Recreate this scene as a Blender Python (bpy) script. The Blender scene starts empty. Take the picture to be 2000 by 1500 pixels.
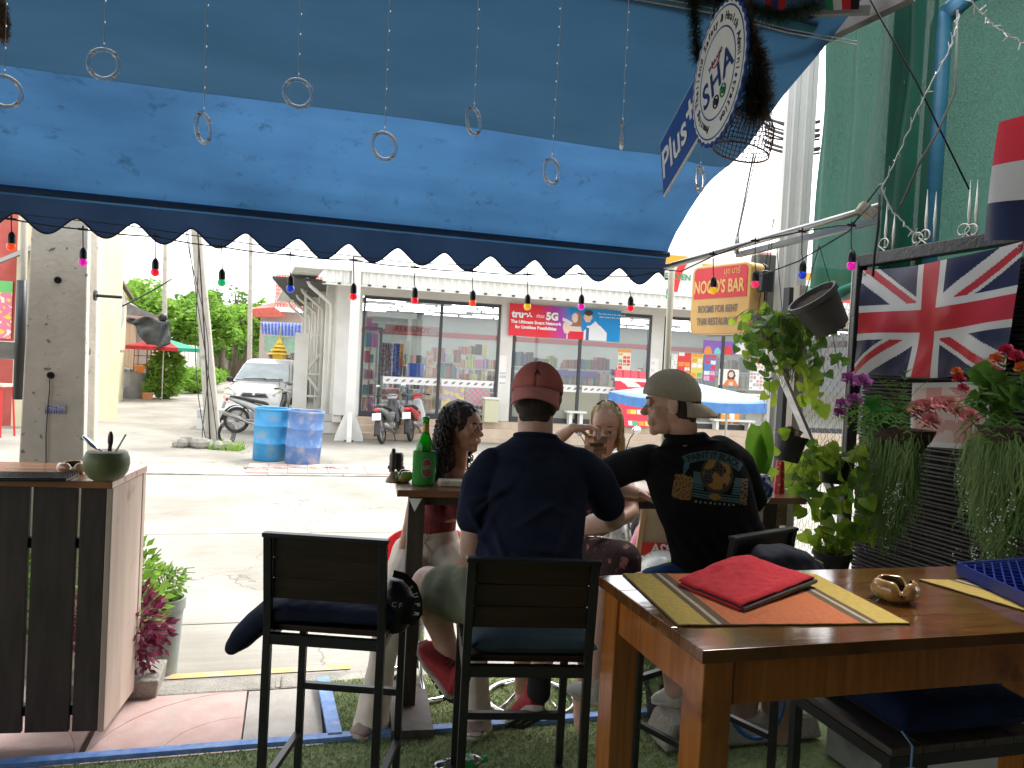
import bpy, bmesh, math, random
from mathutils import Vector, Matrix, noise, Quaternion
from mathutils.bvhtree import BVHTree
random.seed(7)
R = math.radians
sc = bpy.context.scene
COL = sc.collection
CAMZ = 1.62
PITCH, ROLL, F = R(1.34), R(3.0), 1500.0
_f = Vector((0, math.cos(PITCH), -math.sin(PITCH)))
_u0 = Vector((0, math.sin(PITCH), math.cos(PITCH)))
_r = Vector((1,0,0)) * math.cos(ROLL) + _u0 * math.sin(ROLL)
_u = -Vector((1,0,0)) * math.sin(ROLL) + _u0 * math.cos(ROLL)
cam_data = bpy.data.cameras.new('camera')
cam = bpy.data.objects.new('camera', cam_data)
COL.objects.link(cam)
cam_data.sensor_width = 36
cam_data.lens = 36 * F / 2000
cam_data.clip_start = .05
cam_data.clip_end = 2000
m = Matrix.Identity(4)
for i in range(3):
 m[i][0], m[i][1], m[i][2] = _r[i], _u[i], -_f[i]
m[2][3] = CAMZ
cam.matrix_world = m
sc.camera = cam
SUN_EL, SUN_AZ = R(60), R(35)      # azimuth measured from +Y towards +X
w = bpy.data.worlds.new('World'); sc.world = w; w.use_nodes = True
nt = w.node_tree; nt.nodes.clear()
sky = nt.nodes.new('ShaderNodeTexSky'); sky.sky_type = 'NISHITA'; sky.sun_disc = False
sky.sun_elevation = SUN_EL; sky.sun_rotation = SUN_AZ
sky.air_density = 1.0; sky.dust_density = 6.0; sky.ozone_density = 1.0
hsv = nt.nodes.new('ShaderNodeHueSaturation'); hsv.inputs['Saturation'].default_value = .22
hsv.inputs['Value'].default_value = 1.0
add = nt.nodes.new('ShaderNodeMixRGB'); add.blend_type = 'ADD'; add.inputs[0].default_value = 1
add.inputs[2].default_value = (5.6,5.7,5.8,1)
bg = nt.nodes.new('ShaderNodeBackground'); bg.inputs['Strength'].default_value = .13
wo = nt.nodes.new('ShaderNodeOutputWorld')
nt.links.new(sky.outputs[0], hsv.inputs['Color']); nt.links.new(hsv.outputs[0], add.inputs[1])
nt.links.new(add.outputs[0], bg.inputs['Color']); nt.links.new(bg.outputs[0], wo.inputs['Surface'])
sl = bpy.data.lights.new('sun', 'SUN'); sl.energy = 1.3; sl.angle = R(14); sl.color = (1,.96,.9)
so = bpy.data.objects.new('sun', sl); COL.objects.link(so)
sd = Vector((math.sin(SUN_AZ) * math.cos(SUN_EL), math.cos(SUN_AZ) * math.cos(SUN_EL), math.sin(SUN_EL)))
so.rotation_euler = sd.to_track_quat('Z', 'Y').to_euler()
sc.view_settings.view_transform = 'Standard'; sc.view_settings.look = 'None'
sc.view_settings.gamma = 1; sc.view_settings.use_curve_mapping = False
sc.view_settings.exposure = 1.12
sc.render.engine = 'CYCLES'
sc.cycles.max_bounces = 10; sc.cycles.diffuse_bounces = 5; sc.cycles.glossy_bounces = 4
sc.cycles.transmission_bounces = 8; sc.cycles.transparent_max_bounces = 24
sc.cycles.use_denoising = True
sc.cycles.sample_clamp_indirect = 6
TH = R(16)
CT, ST = math.cos(TH), math.sin(TH)
def B(u, v, z=0.0):                      # bar frame -> world
 return Vector((u * CT - v * ST, u * ST + v * CT, z))
def ray(x, y):
 return _f + _r * ((x - 1000) / F) + _u * ((750 - y) / F)
CAM0 = Vector((0,0, CAMZ))
def at_y(x, y, Y):
 d = ray(x, y); return CAM0 + d * (Y / d.y)
def at_z(x, y, z):
 d = ray(x, y); return CAM0 + d * ((z - CAMZ) / d.z)
NV = Vector((-ST, CT, 0)); NU = Vector((CT, ST, 0))
def at_v(x, y, v):
 d = ray(x, y); return CAM0 + d * (v / d.dot(NV))
def at_u(x, y, u):
 d = ray(x, y); return CAM0 + d * (u / d.dot(NU))
def uv_of(p): return p.dot(NU), p.dot(NV)
STREET = -0.18
MATS = {}
def _rgb(c): return (c[0], c[1], c[2], 1)
def pm(name, c1, c2=None, scale=(8,8,8), rough=.6, bump=0, metal=0, detail=4, spec=.5, ramp=(.35,.65),
       bscale=None, bdist=.004, trans=0, ior=1.45, alpha=1, emit=None, estr=0, coat=0, sheen=0, sub=0, dist=0, c3=None, c3scale=3, c3ramp=(.6,.75), coord='Object', rough2=None):
 if name in MATS: return MATS[name]
 m = bpy.data.materials.new(name); m.use_nodes = True; MATS[name] = m
 nt = m.node_tree; b = nt.nodes['Principled BSDF']
 b.inputs['Base Color'].default_value = _rgb(c1); b.inputs['Roughness'].default_value = rough
 b.inputs['Metallic'].default_value = metal; b.inputs['Specular IOR Level'].default_value = spec
 b.inputs['Transmission Weight'].default_value = trans; b.inputs['IOR'].default_value = ior
 b.inputs['Alpha'].default_value = alpha; b.inputs['Coat Weight'].default_value = coat
 b.inputs['Coat Roughness'].default_value = .12
 b.inputs['Sheen Weight'].default_value = sheen
 if sub: b.inputs['Subsurface Weight'].default_value = sub; b.inputs['Subsurface Radius'].default_value = (.012,.005,.003)
 if emit: b.inputs['Emission Color'].default_value = _rgb(emit); b.inputs['Emission Strength'].default_value = estr
 if c2 or bump:
  tc = nt.nodes.new('ShaderNodeTexCoord'); mp = nt.nodes.new('ShaderNodeMapping'); mp.inputs['Scale'].default_value = scale
  nt.links.new(tc.outputs[coord], mp.inputs['Vector'])
  nz = nt.nodes.new('ShaderNodeTexNoise'); nz.inputs['Scale'].default_value = 1; nz.inputs['Detail'].default_value = detail
  nz.inputs['Distortion'].default_value = dist; nz.inputs['Roughness'].default_value = .6
  nt.links.new(mp.outputs[0], nz.inputs['Vector'])
  if c2:
   cr = nt.nodes.new('ShaderNodeValToRGB')
   cr.color_ramp.elements[0].position, cr.color_ramp.elements[1].position = ramp
   cr.color_ramp.elements[0].color, cr.color_ramp.elements[1].color = _rgb(c1), _rgb(c2)
   nt.links.new(nz.outputs['Fac'], cr.inputs[0]); out = cr.outputs[0]
   if c3:
    n3 = nt.nodes.new('ShaderNodeTexNoise'); n3.inputs['Scale'].default_value = c3scale; n3.inputs['Detail'].default_value = 5
    nt.links.new(tc.outputs[coord], n3.inputs['Vector'])
    r3 = nt.nodes.new('ShaderNodeValToRGB'); r3.color_ramp.elements[0].position, r3.color_ramp.elements[1].position = c3ramp
    nt.links.new(n3.outputs['Fac'], r3.inputs[0])
    mx = nt.nodes.new('ShaderNodeMixRGB'); mx.inputs[2].default_value = _rgb(c3)
    nt.links.new(r3.outputs[0], mx.inputs[0]); nt.links.new(out, mx.inputs[1]); out = mx.outputs[0]
   nt.links.new(out, b.inputs['Base Color'])
  if rough2 is not None:
   mr = nt.nodes.new('ShaderNodeMapRange'); mr.inputs[1].default_value, mr.inputs[2].default_value = ramp
   mr.inputs[3].default_value, mr.inputs[4].default_value = rough, rough2
   nt.links.new(nz.outputs['Fac'], mr.inputs[0]); nt.links.new(mr.outputs[0], b.inputs['Roughness'])
  if bump:
   src = nz
   if bscale:
    src = nt.nodes.new('ShaderNodeTexNoise'); src.inputs['Detail'].default_value = 4
    m2 = nt.nodes.new('ShaderNodeMapping'); m2.inputs['Scale'].default_value = bscale if not isinstance(bscale, (int, float)) else (bscale,) * 3
    src.inputs['Scale'].default_value = 1
    nt.links.new(tc.outputs[coord], m2.inputs['Vector']); nt.links.new(m2.outputs[0], src.inputs['Vector'])
   bp = nt.nodes.new('ShaderNodeBump'); bp.inputs['Strength'].default_value = bump; bp.inputs['Distance'].default_value = bdist
   nt.links.new(src.outputs['Fac'], bp.inputs['Height']); nt.links.new(bp.outputs[0], b.inputs['Normal'])
 return m
def translucent(name, c1, c2, fac=.5, scale=(6,6,6), rough=.6, tcol=None, holes=0, hscale=60, bump=.3, coord='Object', spec=.3):
 """thin sheet: principled + translucent (+ see-through gaps of a woven net)"""
 if name in MATS: return MATS[name]
 m = pm(name, c1, c2, scale=scale, rough=rough, bump=bump, bscale=90, coord=coord, spec=spec)
 nt = m.node_tree; b = nt.nodes['Principled BSDF']; o = nt.nodes['Material Output']
 t = nt.nodes.new('ShaderNodeBsdfTranslucent'); mix = nt.nodes.new('ShaderNodeMixShader'); mix.inputs[0].default_value = fac
 src = b.inputs['Base Color'].links[0].from_socket if b.inputs['Base Color'].links else None
 if tcol: t.inputs['Color'].default_value = _rgb(tcol)
 elif src: nt.links.new(src, t.inputs['Color'])
 nt.links.new(b.outputs[0], mix.inputs[1]); nt.links.new(t.outputs[0], mix.inputs[2]); last = mix
 if holes:
  tr = nt.nodes.new('ShaderNodeBsdfTransparent'); m2 = nt.nodes.new('ShaderNodeMixShader')
  tc = nt.nodes.new('ShaderNodeTexCoord'); mp = nt.nodes.new('ShaderNodeMapping'); mp.inputs['Scale'].default_value = (hscale * .35, hscale * .35, hscale)
  nz = nt.nodes.new('ShaderNodeTexNoise'); nz.inputs['Scale'].default_value = 1; nz.inputs['Detail'].default_value = 2
  nt.links.new(tc.outputs['Object'], mp.inputs[0]); nt.links.new(mp.outputs[0], nz.inputs['Vector'])
  cr = nt.nodes.new('ShaderNodeMapRange'); cr.inputs[1].default_value = .35; cr.inputs[2].default_value = .75
  cr.inputs[3].default_value = 0; cr.inputs[4].default_value = holes
  nt.links.new(nz.outputs['Fac'], cr.inputs[0]); nt.links.new(cr.outputs[0], m2.inputs[0])
  nt.links.new(last.outputs[0], m2.inputs[1]); nt.links.new(tr.outputs[0], m2.inputs[2]); last = m2
 nt.links.new(last.outputs[0], o.inputs['Surface'])
 return m
def glass_mat(name, tint=(1,1,1), gloss=.12, rough=.02):
 if name in MATS: return MATS[name]
 m = bpy.data.materials.new(name); m.use_nodes = True; MATS[name] = m
 nt = m.node_tree; nt.nodes.clear(); o = nt.nodes.new('ShaderNodeOutputMaterial')
 tr = nt.nodes.new('ShaderNodeBsdfTransparent'); tr.inputs[0].default_value = _rgb(tint)
 gl = nt.nodes.new('ShaderNodeBsdfGlossy'); gl.inputs['Roughness'].default_value = rough
 lw = nt.nodes.new('ShaderNodeLayerWeight'); lw.inputs[0].default_value = .35
 ad = nt.nodes.new('ShaderNodeMath'); ad.operation = 'ADD'; ad.inputs[1].default_value = gloss; ad.use_clamp = True
 mx = nt.nodes.new('ShaderNodeMixShader')
 nt.links.new(lw.outputs['Fresnel'], ad.inputs[0]); nt.links.new(ad.outputs[0], mx.inputs[0])
 nt.links.new(tr.outputs[0], mx.inputs[1]); nt.links.new(gl.outputs[0], mx.inputs[2]); nt.links.new(mx.outputs[0], o.inputs[0])
 return m
def emis(name, c, s):
 return pm(name, c, rough=.5, emit=c, estr=s)
def attr_mat(name='printed', rough=.5, bump=0, trans=0, spec=.4):
 if name in MATS: return MATS[name]
 m = pm(name, (1,1,1), None, rough=rough, bump=bump, bscale=300, bdist=.001, spec=spec)
 nt = m.node_tree; a = nt.nodes.new('ShaderNodeAttribute'); a.attribute_name = 'print'
 b = nt.nodes['Principled BSDF']
 nt.links.new(a.outputs['Color'], b.inputs['Base Color'])
 if trans:
  o = nt.nodes['Material Output']; t = nt.nodes.new('ShaderNodeBsdfTranslucent'); mix = nt.nodes.new('ShaderNodeMixShader'); mix.inputs[0].default_value = trans
  nt.links.new(a.outputs['Color'], t.inputs[0]); nt.links.new(b.outputs[0], mix.inputs[1]); nt.links.new(t.outputs[0], mix.inputs[2]); nt.links.new(mix.outputs[0], o.inputs[0])
 return m
def tag(o, label=None, cat=None, group=None, kind=None):
 if label: o['label'] = label
 if cat: o['category'] = cat
 if group: o['group'] = group
 if kind: o['kind'] = kind
 return o
def wm(o):
 m = o.matrix_basis.copy()
 return wm(o.parent) @ m if o.parent else m
def thing(name, label, cat, loc=(0,0,0), rz=0, group=None, rot=None):
 o = bpy.data.objects.new(name, None); COL.objects.link(o); o.location = loc
 o.rotation_euler = rot or (0,0, rz); o.empty_display_size = .1
 return tag(o, label, cat, group)
KIDS = {}
def adopt(o, parent):
 if parent is not None:
  o.parent = parent; KIDS.setdefault(parent.name, []).append(o)
 return o
def dup(o, loc=None, rz=None, label=None, parent=None, mats=None, rot=None):
 c = o.copy(); COL.objects.link(c)
 if parent is not None: adopt(c, parent)
 if loc is not None: c.location = loc
 if rz is not None: c.rotation_euler = (0,0, rz)
 if rot is not None: c.rotation_euler = rot
 if label: c['label'] = label
 for k in list(KIDS.get(o.name, [])): dup(k, parent=c, mats=mats)
 return c
class G:
 def __init__(s): s.v = []; s.f = []; s.c = []; s.mi = []; s.cur = 0
 def add(s, vs, fs, col=None):
  n = len(s.v); s.v += [Vector(v) for v in vs]; s.f += [tuple(n + i for i in f) for f in fs]; s.mi += [s.cur] * len(fs)
  if col is not None or s.c:
   s.c += [None] * (len(s.f) - len(fs) - len(s.c)); s.c += [col] * len(fs)
  return s
 def mat(s, i): s.cur = i; return s
 def box(s, c, d, M=None, taper=1, col=None):
  c = Vector(c); x, y, z = d[0] / 2, d[1] / 2, d[2] / 2
  vs = [Vector((sx * x * (taper if sz > 0 else 1), sy * y * (taper if sz > 0 else 1), sz * z)) for sz in (-1,1) for sy in (-1,1) for sx in (-1,1)]
  if M is not None: vs = [M @ v for v in vs]
  return s.add([c + v for v in vs], [(0,2,3,1),(4,5,7,6),(0,1,5,4),(2,6,7,3),(0,4,6,2),(1,3,7,5)], col)
 def bx(s, a, b, col=None):
  return s.box([(a[i] + b[i]) / 2 for i in range(3)], [abs(b[i] - a[i]) for i in range(3)], col=col)
 def bar(s, p, q, w, h=None, up=(0,0,1), col=None):
  p, q = Vector(p), Vector(q); d = (q - p); L = d.length
  if L < 1e-6: return s
  d.normalize(); up = Vector(up)
  if abs(d.dot(up)) > .98: up = Vector((0,1,0))
  x = d.cross(up).normalized(); z = x.cross(d)
  M = Matrix((x, d, z)).transposed()
  return s.box((p + q) / 2, (w, L, h or w), M, col=col)
 def tube(s, pts, r, n=8, cap=True, col=None, closed=False):
  pts = [Vector(p) for p in pts]; k = len(pts); base = len(s.v); vs = []; fs = []
  rs = list(r) if hasattr(r, '__len__') else [r] * k
  prev = None
  for i, p in enumerate(pts):
   a = pts[(i - 1) % k] if (closed or i > 0) else p; b = pts[(i + 1) % k] if (closed or i < k - 1) else p
   d = (b - a)
   if d.length < 1e-9: d = Vector((0,0,1))
   d.normalize()
   if prev is None:
    prev = Vector((1,0,0)) if abs(d.x) < .9 else Vector((0,1,0))
   x = (prev - d * prev.dot(d))
   x = x.normalized() if x.length > 1e-6 else d.orthogonal().normalized(); y = d.cross(x); prev = x
   for j in range(n):
    t = 2 * math.pi * j / n; vs.append(p + (x * math.cos(t) + y * math.sin(t)) * rs[i])
  for i in range(k if closed else k - 1):
   for j in range(n):
    a, b = i * n + j, i * n + (j + 1) % n; c, d2 = ((i + 1) % k) * n + (j + 1) % n, ((i + 1) % k) * n + j
    fs.append((a, b, c, d2))
  if cap and not closed: fs += [tuple(range(n))[::-1], tuple((k - 1) * n + j for j in range(n))]
  return s.add(vs, fs, col)
 def cyl(s, p, q, r, r2=None, n=16, cap=True, col=None): return s.tube([p, q], [r, r if r2 is None else r2], n, cap, col)
 def lathe(s, prof, n=24, c=(0,0,0), M=None, col=None, a0=0, a1=2 * math.pi):
  c = Vector(c); full = abs(a1 - a0 - 2 * math.pi) < 1e-6; m = n if full else n + 1; vs = []
  for r, z in prof:
   for j in range(m):
    t = a0 + (a1 - a0) * j / n; v = Vector((r * math.cos(t), r * math.sin(t), z))
    vs.append(c + (M @ v if M is not None else v))
  fs = [(i * m + j, i * m + (j + 1) % m, (i + 1) * m + (j + 1) % m, (i + 1) * m + j) for i in range(len(prof) - 1) for j in range(n)]
  return s.add(vs, fs, col)
 def ell(s, c, r, M=None, n=16, k=10, col=None):
  c = Vector(c); r = r if hasattr(r, '__len__') else (r,) * 3; vs = [Vector((0,0, r[2]))]; fs = []
  for i in range(1, k):
   a = math.pi * i / k
   for j in range(n):
    t = 2 * math.pi * j / n; vs.append(Vector((r[0] * math.sin(a) * math.cos(t), r[1] * math.sin(a) * math.sin(t), r[2] * math.cos(a))))
  vs.append(Vector((0,0,-r[2]))); L = len(vs) - 1
  for j in range(n):
   fs.append((0,1 + j, 1 + (j + 1) % n)); fs.append((L, L - n + (j + 1) % n, L - n + j))
  for i in range(k - 2):
   for j in range(n):
    a = 1 + i * n; fs.append((a + j, a + n + j, a + n + (j + 1) % n, a + (j + 1) % n))
  if M is not None: vs = [M @ v for v in vs]
  return s.add([c + v for v in vs], fs, col)
 def quad(s, a, b, c, d, col=None): return s.add([a, b, c, d], [(0,1,2,3)], col)
 def prism(s, poly, ax, h0, h1, col=None):
  """poly = 2D points; ax='x','y','z' extrusion axis"""
  def P(p, h): return {'z': (p[0], p[1], h), 'y': (p[0], h, p[1]), 'x': (h, p[0], p[1])}[ax]
  n = len(poly); vs = [P(p, h0) for p in poly] + [P(p, h1) for p in poly]
  fs = [tuple(range(n))[::-1], tuple(range(n, 2 * n))] + [(i, (i + 1) % n, n + (i + 1) % n, n + i) for i in range(n)]
  return s.add(vs, fs, col)
 def grid(s, fn, nx, ny, col=None, thick=None):
  vs = [Vector(fn(i / nx, j / ny)) for j in range(ny + 1) for i in range(nx + 1)]
  fs = []; cs = []
  for j in range(ny):
   for i in range(nx):
    a = j * (nx + 1) + i; fs.append((a, a + 1, a + nx + 2, a + nx + 1))
    cs.append(col((i + .5) / nx, (j + .5) / ny) if col else None)
  n = len(s.v); s.v += vs; s.f += [tuple(n + q for q in f) for f in fs]; s.mi += [s.cur] * len(fs)
  if col:
   s.c += [None] * (len(s.f) - len(fs) - len(s.c)); s.c += cs
  return s
 def build(s, name, mat, parent=None, world=True, smooth=False, bevel=0, origin=None, solid=0, auto=None, label=None):
  vs = s.v
  if parent is not None and world:
   inv = wm(parent).inverted(); vs = [inv @ v for v in vs]
  off = Vector((0,0,0))
  if parent is None:
   if origin is None:
    xs = [v.x for v in vs]; ys = [v.y for v in vs]; zs = [v.z for v in vs]
    off = Vector(((min(xs) + max(xs)) / 2, (min(ys) + max(ys)) / 2, min(zs)))
   else: off = Vector(origin)
   vs = [v - off for v in vs]
  me = bpy.data.meshes.new(name); me.from_pydata([tuple(v) for v in vs], [], s.f)
  for mt in (mat if isinstance(mat, (list, tuple)) else [mat]): me.materials.append(mt)
  if any(s.mi): me.polygons.foreach_set('material_index', s.mi)
  if s.c:
   cs = s.c + [None] * (len(s.f) - len(s.c)); at = me.attributes.new('print', 'FLOAT_COLOR', 'CORNER'); arr = []
   for p, c in zip(me.polygons, cs):
    c = c or (1,1,1); arr += [c[0], c[1], c[2], 1] * p.loop_total
   at.data.foreach_set('color', arr)
  if smooth: me.polygons.foreach_set('use_smooth', [True] * len(me.polygons))
  me.update()
  if smooth and auto: me.set_sharp_from_angle(angle=R(auto))
  o = bpy.data.objects.new(name, me); COL.objects.link(o); o.location = off
  if parent is not None: o.location = (0,0,0); adopt(o, parent)
  if solid:
   md = o.modifiers.new('solid', 'SOLIDIFY'); md.thickness = solid; md.offset = 0
  if bevel:
   md = o.modifiers.new('bevel', 'BEVEL'); md.width = bevel; md.segments = 2; md.limit_method = 'ANGLE'; md.angle_limit = R(40)
  if label: o['label'] = label
  return o
def struct(o): o['kind'] = 'structure'; return o
def text_mesh(body, size, M, bold=0, extrude=.0005, align='CENTER', squash=1.0, spacing=1.0, res=3):
 """lettering as mesh verts/faces placed with matrix M (x right, y up, z towards viewer)"""
 cu = bpy.data.curves.new('lettering', 'FONT'); cu.body = body; cu.size = size; cu.extrude = extrude; cu.offset = bold
 cu.align_x = align; cu.align_y = 'CENTER'; cu.space_character = spacing; cu.resolution_u = res
 o = bpy.data.objects.new('lettering', cu); COL.objects.link(o)
 dg = bpy.context.evaluated_depsgraph_get(); me = bpy.data.meshes.new_from_object(o.evaluated_get(dg))
 vs = [M @ Vector((v.co.x * squash, v.co.y, v.co.z)) for v in me.vertices]; fs = [tuple(p.vertices) for p in me.polygons]
 bpy.data.objects.remove(o); bpy.data.curves.remove(cu); bpy.data.meshes.remove(me)
 return vs, fs
def lettering(body, size, M, mat, parent, name='lettering', **k):
 vs, fs = text_mesh(body, size, M, **k); g = G(); g.add(vs, fs)
 return g.build(name, mat, parent)
def frame_M(o, x, z):
 """matrix with origin o, x axis x, y axis = z cross x, z axis normal z"""
 x = Vector(x).normalized(); z = Vector(z).normalized(); y = z.cross(x).normalized(); x = y.cross(z)
 M = Matrix.Identity(4)
 for i in range(3): M[i][0], M[i][1], M[i][2], M[i][3] = x[i], y[i], z[i], o[i]
 return M
def catenary(p, q, sag, n=12):
 p, q = Vector(p), Vector(q)
 return [p.lerp(q, i / n) - Vector((0,0, sag * 4 * (i / n) * (1 - i / n))) for i in range(n + 1)]
def rnd(a, b): return random.uniform(a, b)
def rdir():
 z = rnd(-1,1); t = rnd(0,6.283); r = math.sqrt(1 - z * z); return Vector((r * math.cos(t), r * math.sin(t), z))
M_conc = pm('road_concrete', (.235,.222,.19),(.325,.308,.268), scale=(.9,.9,.9), rough=.85, bump=.5, bscale=60, bdist=.006, c3=(.17,.155,.125), c3scale=.6, c3ramp=(.46,.74), detail=8)
def add_cracks(m):
 nt = m.node_tree; b = nt.nodes['Principled BSDF']; src = b.inputs['Base Color'].links[0].from_socket
 tc = nt.nodes.new('ShaderNodeTexCoord'); mp = nt.nodes.new('ShaderNodeMapping'); mp.inputs['Rotation'].default_value = (0,0,-TH)
 nt.links.new(tc.outputs['Object'], mp.inputs[0])
 w1 = nt.nodes.new('ShaderNodeTexNoise'); w1.inputs['Scale'].default_value = 1; w1.inputs['Detail'].default_value = 3
 m2 = nt.nodes.new('ShaderNodeMapping'); m2.inputs['Scale'].default_value = (.8,26,1); nt.links.new(mp.outputs[0], m2.inputs[0]); nt.links.new(m2.outputs[0], w1.inputs['Vector'])
 mr = nt.nodes.new('ShaderNodeMapRange'); mr.inputs[1].default_value = .3; mr.inputs[2].default_value = .7; mr.inputs[3].default_value = .9; mr.inputs[4].default_value = 1.06
 nt.links.new(w1.outputs['Fac'], mr.inputs[0])
 nz = nt.nodes.new('ShaderNodeTexNoise'); nz.inputs['Scale'].default_value = 2.2; nz.inputs['Detail'].default_value = 6; nt.links.new(tc.outputs['Object'], nz.inputs['Vector'])
 va = nt.nodes.new('ShaderNodeVectorMath'); va.operation = 'MULTIPLY_ADD'; va.inputs[1].default_value = (1.1,1.1,0)
 nt.links.new(nz.outputs['Color'], va.inputs[0]); nt.links.new(tc.outputs['Object'], va.inputs[2])
 vo = nt.nodes.new('ShaderNodeTexVoronoi'); vo.feature = 'DISTANCE_TO_EDGE'; vo.inputs['Scale'].default_value = .33; nt.links.new(va.outputs[0], vo.inputs['Vector'])
 c = nt.nodes.new('ShaderNodeMapRange'); c.inputs[1].default_value = .0; c.inputs[2].default_value = .0045; c.inputs[3].default_value = .5; c.inputs[4].default_value = 1
 nt.links.new(vo.outputs['Distance'], c.inputs[0])
 mu = nt.nodes.new('ShaderNodeMath'); mu.operation = 'MULTIPLY'; nt.links.new(mr.outputs[0], mu.inputs[0]); nt.links.new(c.outputs[0], mu.inputs[1])
 mx = nt.nodes.new('ShaderNodeMixRGB'); mx.blend_type = 'MULTIPLY'; mx.inputs[0].default_value = 1
 nt.links.new(src, mx.inputs[1]); nt.links.new(mu.outputs[0], mx.inputs[2]); nt.links.new(mx.outputs[0], b.inputs['Base Color'])
add_cracks(M_conc)
M_kerb = pm('kerb_concrete', (.22,.205,.18),(.36,.34,.3), scale=(5,5,5), rough=.9, bump=.8, bscale=70, bdist=.01, detail=8)
M_joint = pm('dark_joint', (.09,.08,.07),(.15,.135,.115), rough=.95)
M_earth = pm('pale_ground', (.3,.27,.2),(.38,.34,.26), scale=(.5,.5,.5), rough=.95, bump=.6, bscale=15, detail=8)
g = G(); g.quad((-400,-60,-.3),(400,-60,-.3),(400,500,-.3),(-400,500,-.3))
struct(g.build('ground', M_earth))
road = thing('road', None, None, B(0,8, STREET)); struct(road); road.pop('category', None)
VS = [4.12,5.35,8.0,11.78]
US = [-30,-24,-18,-12,-7.6,-2.6,2.4,7.4,12.4,18,24,30]
g = G(); g.quad(B(-60,4, STREET - .03), B(60,4, STREET - .03), B(60,12, STREET - .03), B(-60,12, STREET - .03)); g.build('joint_bed', M_joint, road)
for a, b in zip(VS, VS[1:]):
 for c, d in zip(US, US[1:]):
  e = .006; g = G(); z1 = STREET + rnd(-.002,.002)
  vs = [B(c + e, a + e, STREET - .03), B(d - e, a + e, STREET - .03), B(d - e, b - e, STREET - .03), B(c + e, b - e, STREET - .03)]
  g.add(vs + [Vector((v.x, v.y, z1)) for v in vs], [(4,5,6,7),(0,1,5,4),(1,2,6,5),(2,3,7,6),(3,0,4,7)])
  g.build('slab', M_conc, road)
LV = 11.95
g = G()
g.quad(B(-60, LV, STREET), B(60, LV, STREET), B(75,75, STREET), B(-60,75, STREET))
struct(g.build('forecourt', M_conc))
g = G()
k = -60
while k < 60:
 L = rnd(.9,1.1)
 g.box(B(k + L / 2,11.865, STREET - .03 + rnd(-.004,.004)),(L - .012,.15,.09), Matrix.Rotation(TH, 3, 'Z')); k += L
o = g.build('far_kerb', M_kerb); struct(o)
KM = Matrix.Rotation(TH, 3, 'Z')
nk = thing('near_kerb', None, None, B(0,4.05, STREET)); struct(nk)
k = -9
while k < 9:
 L = 1.0
 g = G(); g.box(B(k + L / 2,4.02 + rnd(-.006,.006), -.115),(L - .012,.17,.15), KM, taper=.985); g.build('kerb_stone', M_kerb, nk, bevel=.012); k += L
M_pink = pm('stamped_pink_concrete', (.43,.285,.26),(.48,.35,.32), scale=(9,9,9), rough=.8, bump=.5, bscale=120, bdist=.003, c3=(.36,.33,.29), c3scale=5, c3ramp=(.55,.75), detail=8)
M_grey = pm('grey_cement', (.3,.285,.26),(.38,.36,.33), scale=(6,6,6), rough=.9, bump=.5, bscale=90)
pv = thing('pavement', None, None, B(0,3.6,-.06)); struct(pv)
g = G(); g.quad(B(-9,2.0,-.062), B(9,2.0,-.062), B(9,4.0,-.062), B(-9,4.0,-.062)); g.build('joint_bed', M_joint, pv)
def arc_tile(u0, v0, s, flip, mt):
 n = 10; cx, cy = (u0, v0) if not flip else (u0 + s, v0)
 def arc(r): return [(cx + (1 if not flip else -1) * r * math.cos(math.pi / 2 * i / n), cy + r * math.sin(math.pi / 2 * i / n)) for i in range(n + 1)]
 gap = .005
 def piece(poly, z):
  m = Vector((sum(p[0] for p in poly) / len(poly), sum(p[1] for p in poly) / len(poly)))
  pts = [(m.x + (p[0] - m.x) * .985, m.y + (p[1] - m.y) * .985) for p in poly]
  g = G(); vs = [B(p[0], p[1], -.062) for p in pts] + [B(p[0], p[1], z) for p in pts]; L = len(pts)
  g.add(vs, [tuple(range(L, 2 * L))] + [(i, (i + 1) % L, L + (i + 1) % L, L + i) for i in range(L)]); g.build('tile', mt, pv)
 r1 = s * .52
 a = arc(r1); piece([(cx, cy)] + a, -.045 + rnd(-.001,.001))
 b = arc(s * .98)
 piece(a + b[::-1], -.045 + rnd(-.001,.001))
 corner = (cx + (s if not flip else -s) * .985, cy + s * .985)
 piece(b + [corner], -.045 + rnd(-.001,.001))
s = .62
for i in range(8): arc_tile(-.14 - (i + 1) * s, 3.335, s, i % 2 == 0, M_pink)
for i in range(1):
 g = G(); vs = [B(-.135,3.335,-.062), B(.2,3.335,-.062), B(.2,3.93,-.062), B(-.135,3.93,-.062)]
 g.add(vs + [v + Vector((0,0,.016)) for v in vs], [(4,5,6,7),(0,1,5,4),(1,2,6,5),(2,3,7,6),(3,0,4,7)]); g.build('tile', M_grey, pv)
M_turf = pm('turf_base', (.18,.24,.10),(.27,.33,.16), scale=(30,30,30), rough=.95, bump=1, bscale=200, bdist=.01)
g = G(); g.quad(B(-6,-3,-.012), B(3.2,-3,-.012), B(3.2,3.27,-.012), B(-6,3.27,-.012)); g.quad(B(.26,3.27,-.012), B(3.2,3.27,-.012), B(3.2,3.92,-.012), B(.22,3.92,-.012))
struct(g.build('turf', M_turf))
M_blade = pm('turf_fibre', (.24,.34,.14),(.40,.45,.24), scale=(14,14,14), rough=.6, c3=(.52,.52,.38), c3scale=40, c3ramp=(.55,.7), spec=.3)
g = G(); vs = []; fs = []
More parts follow.
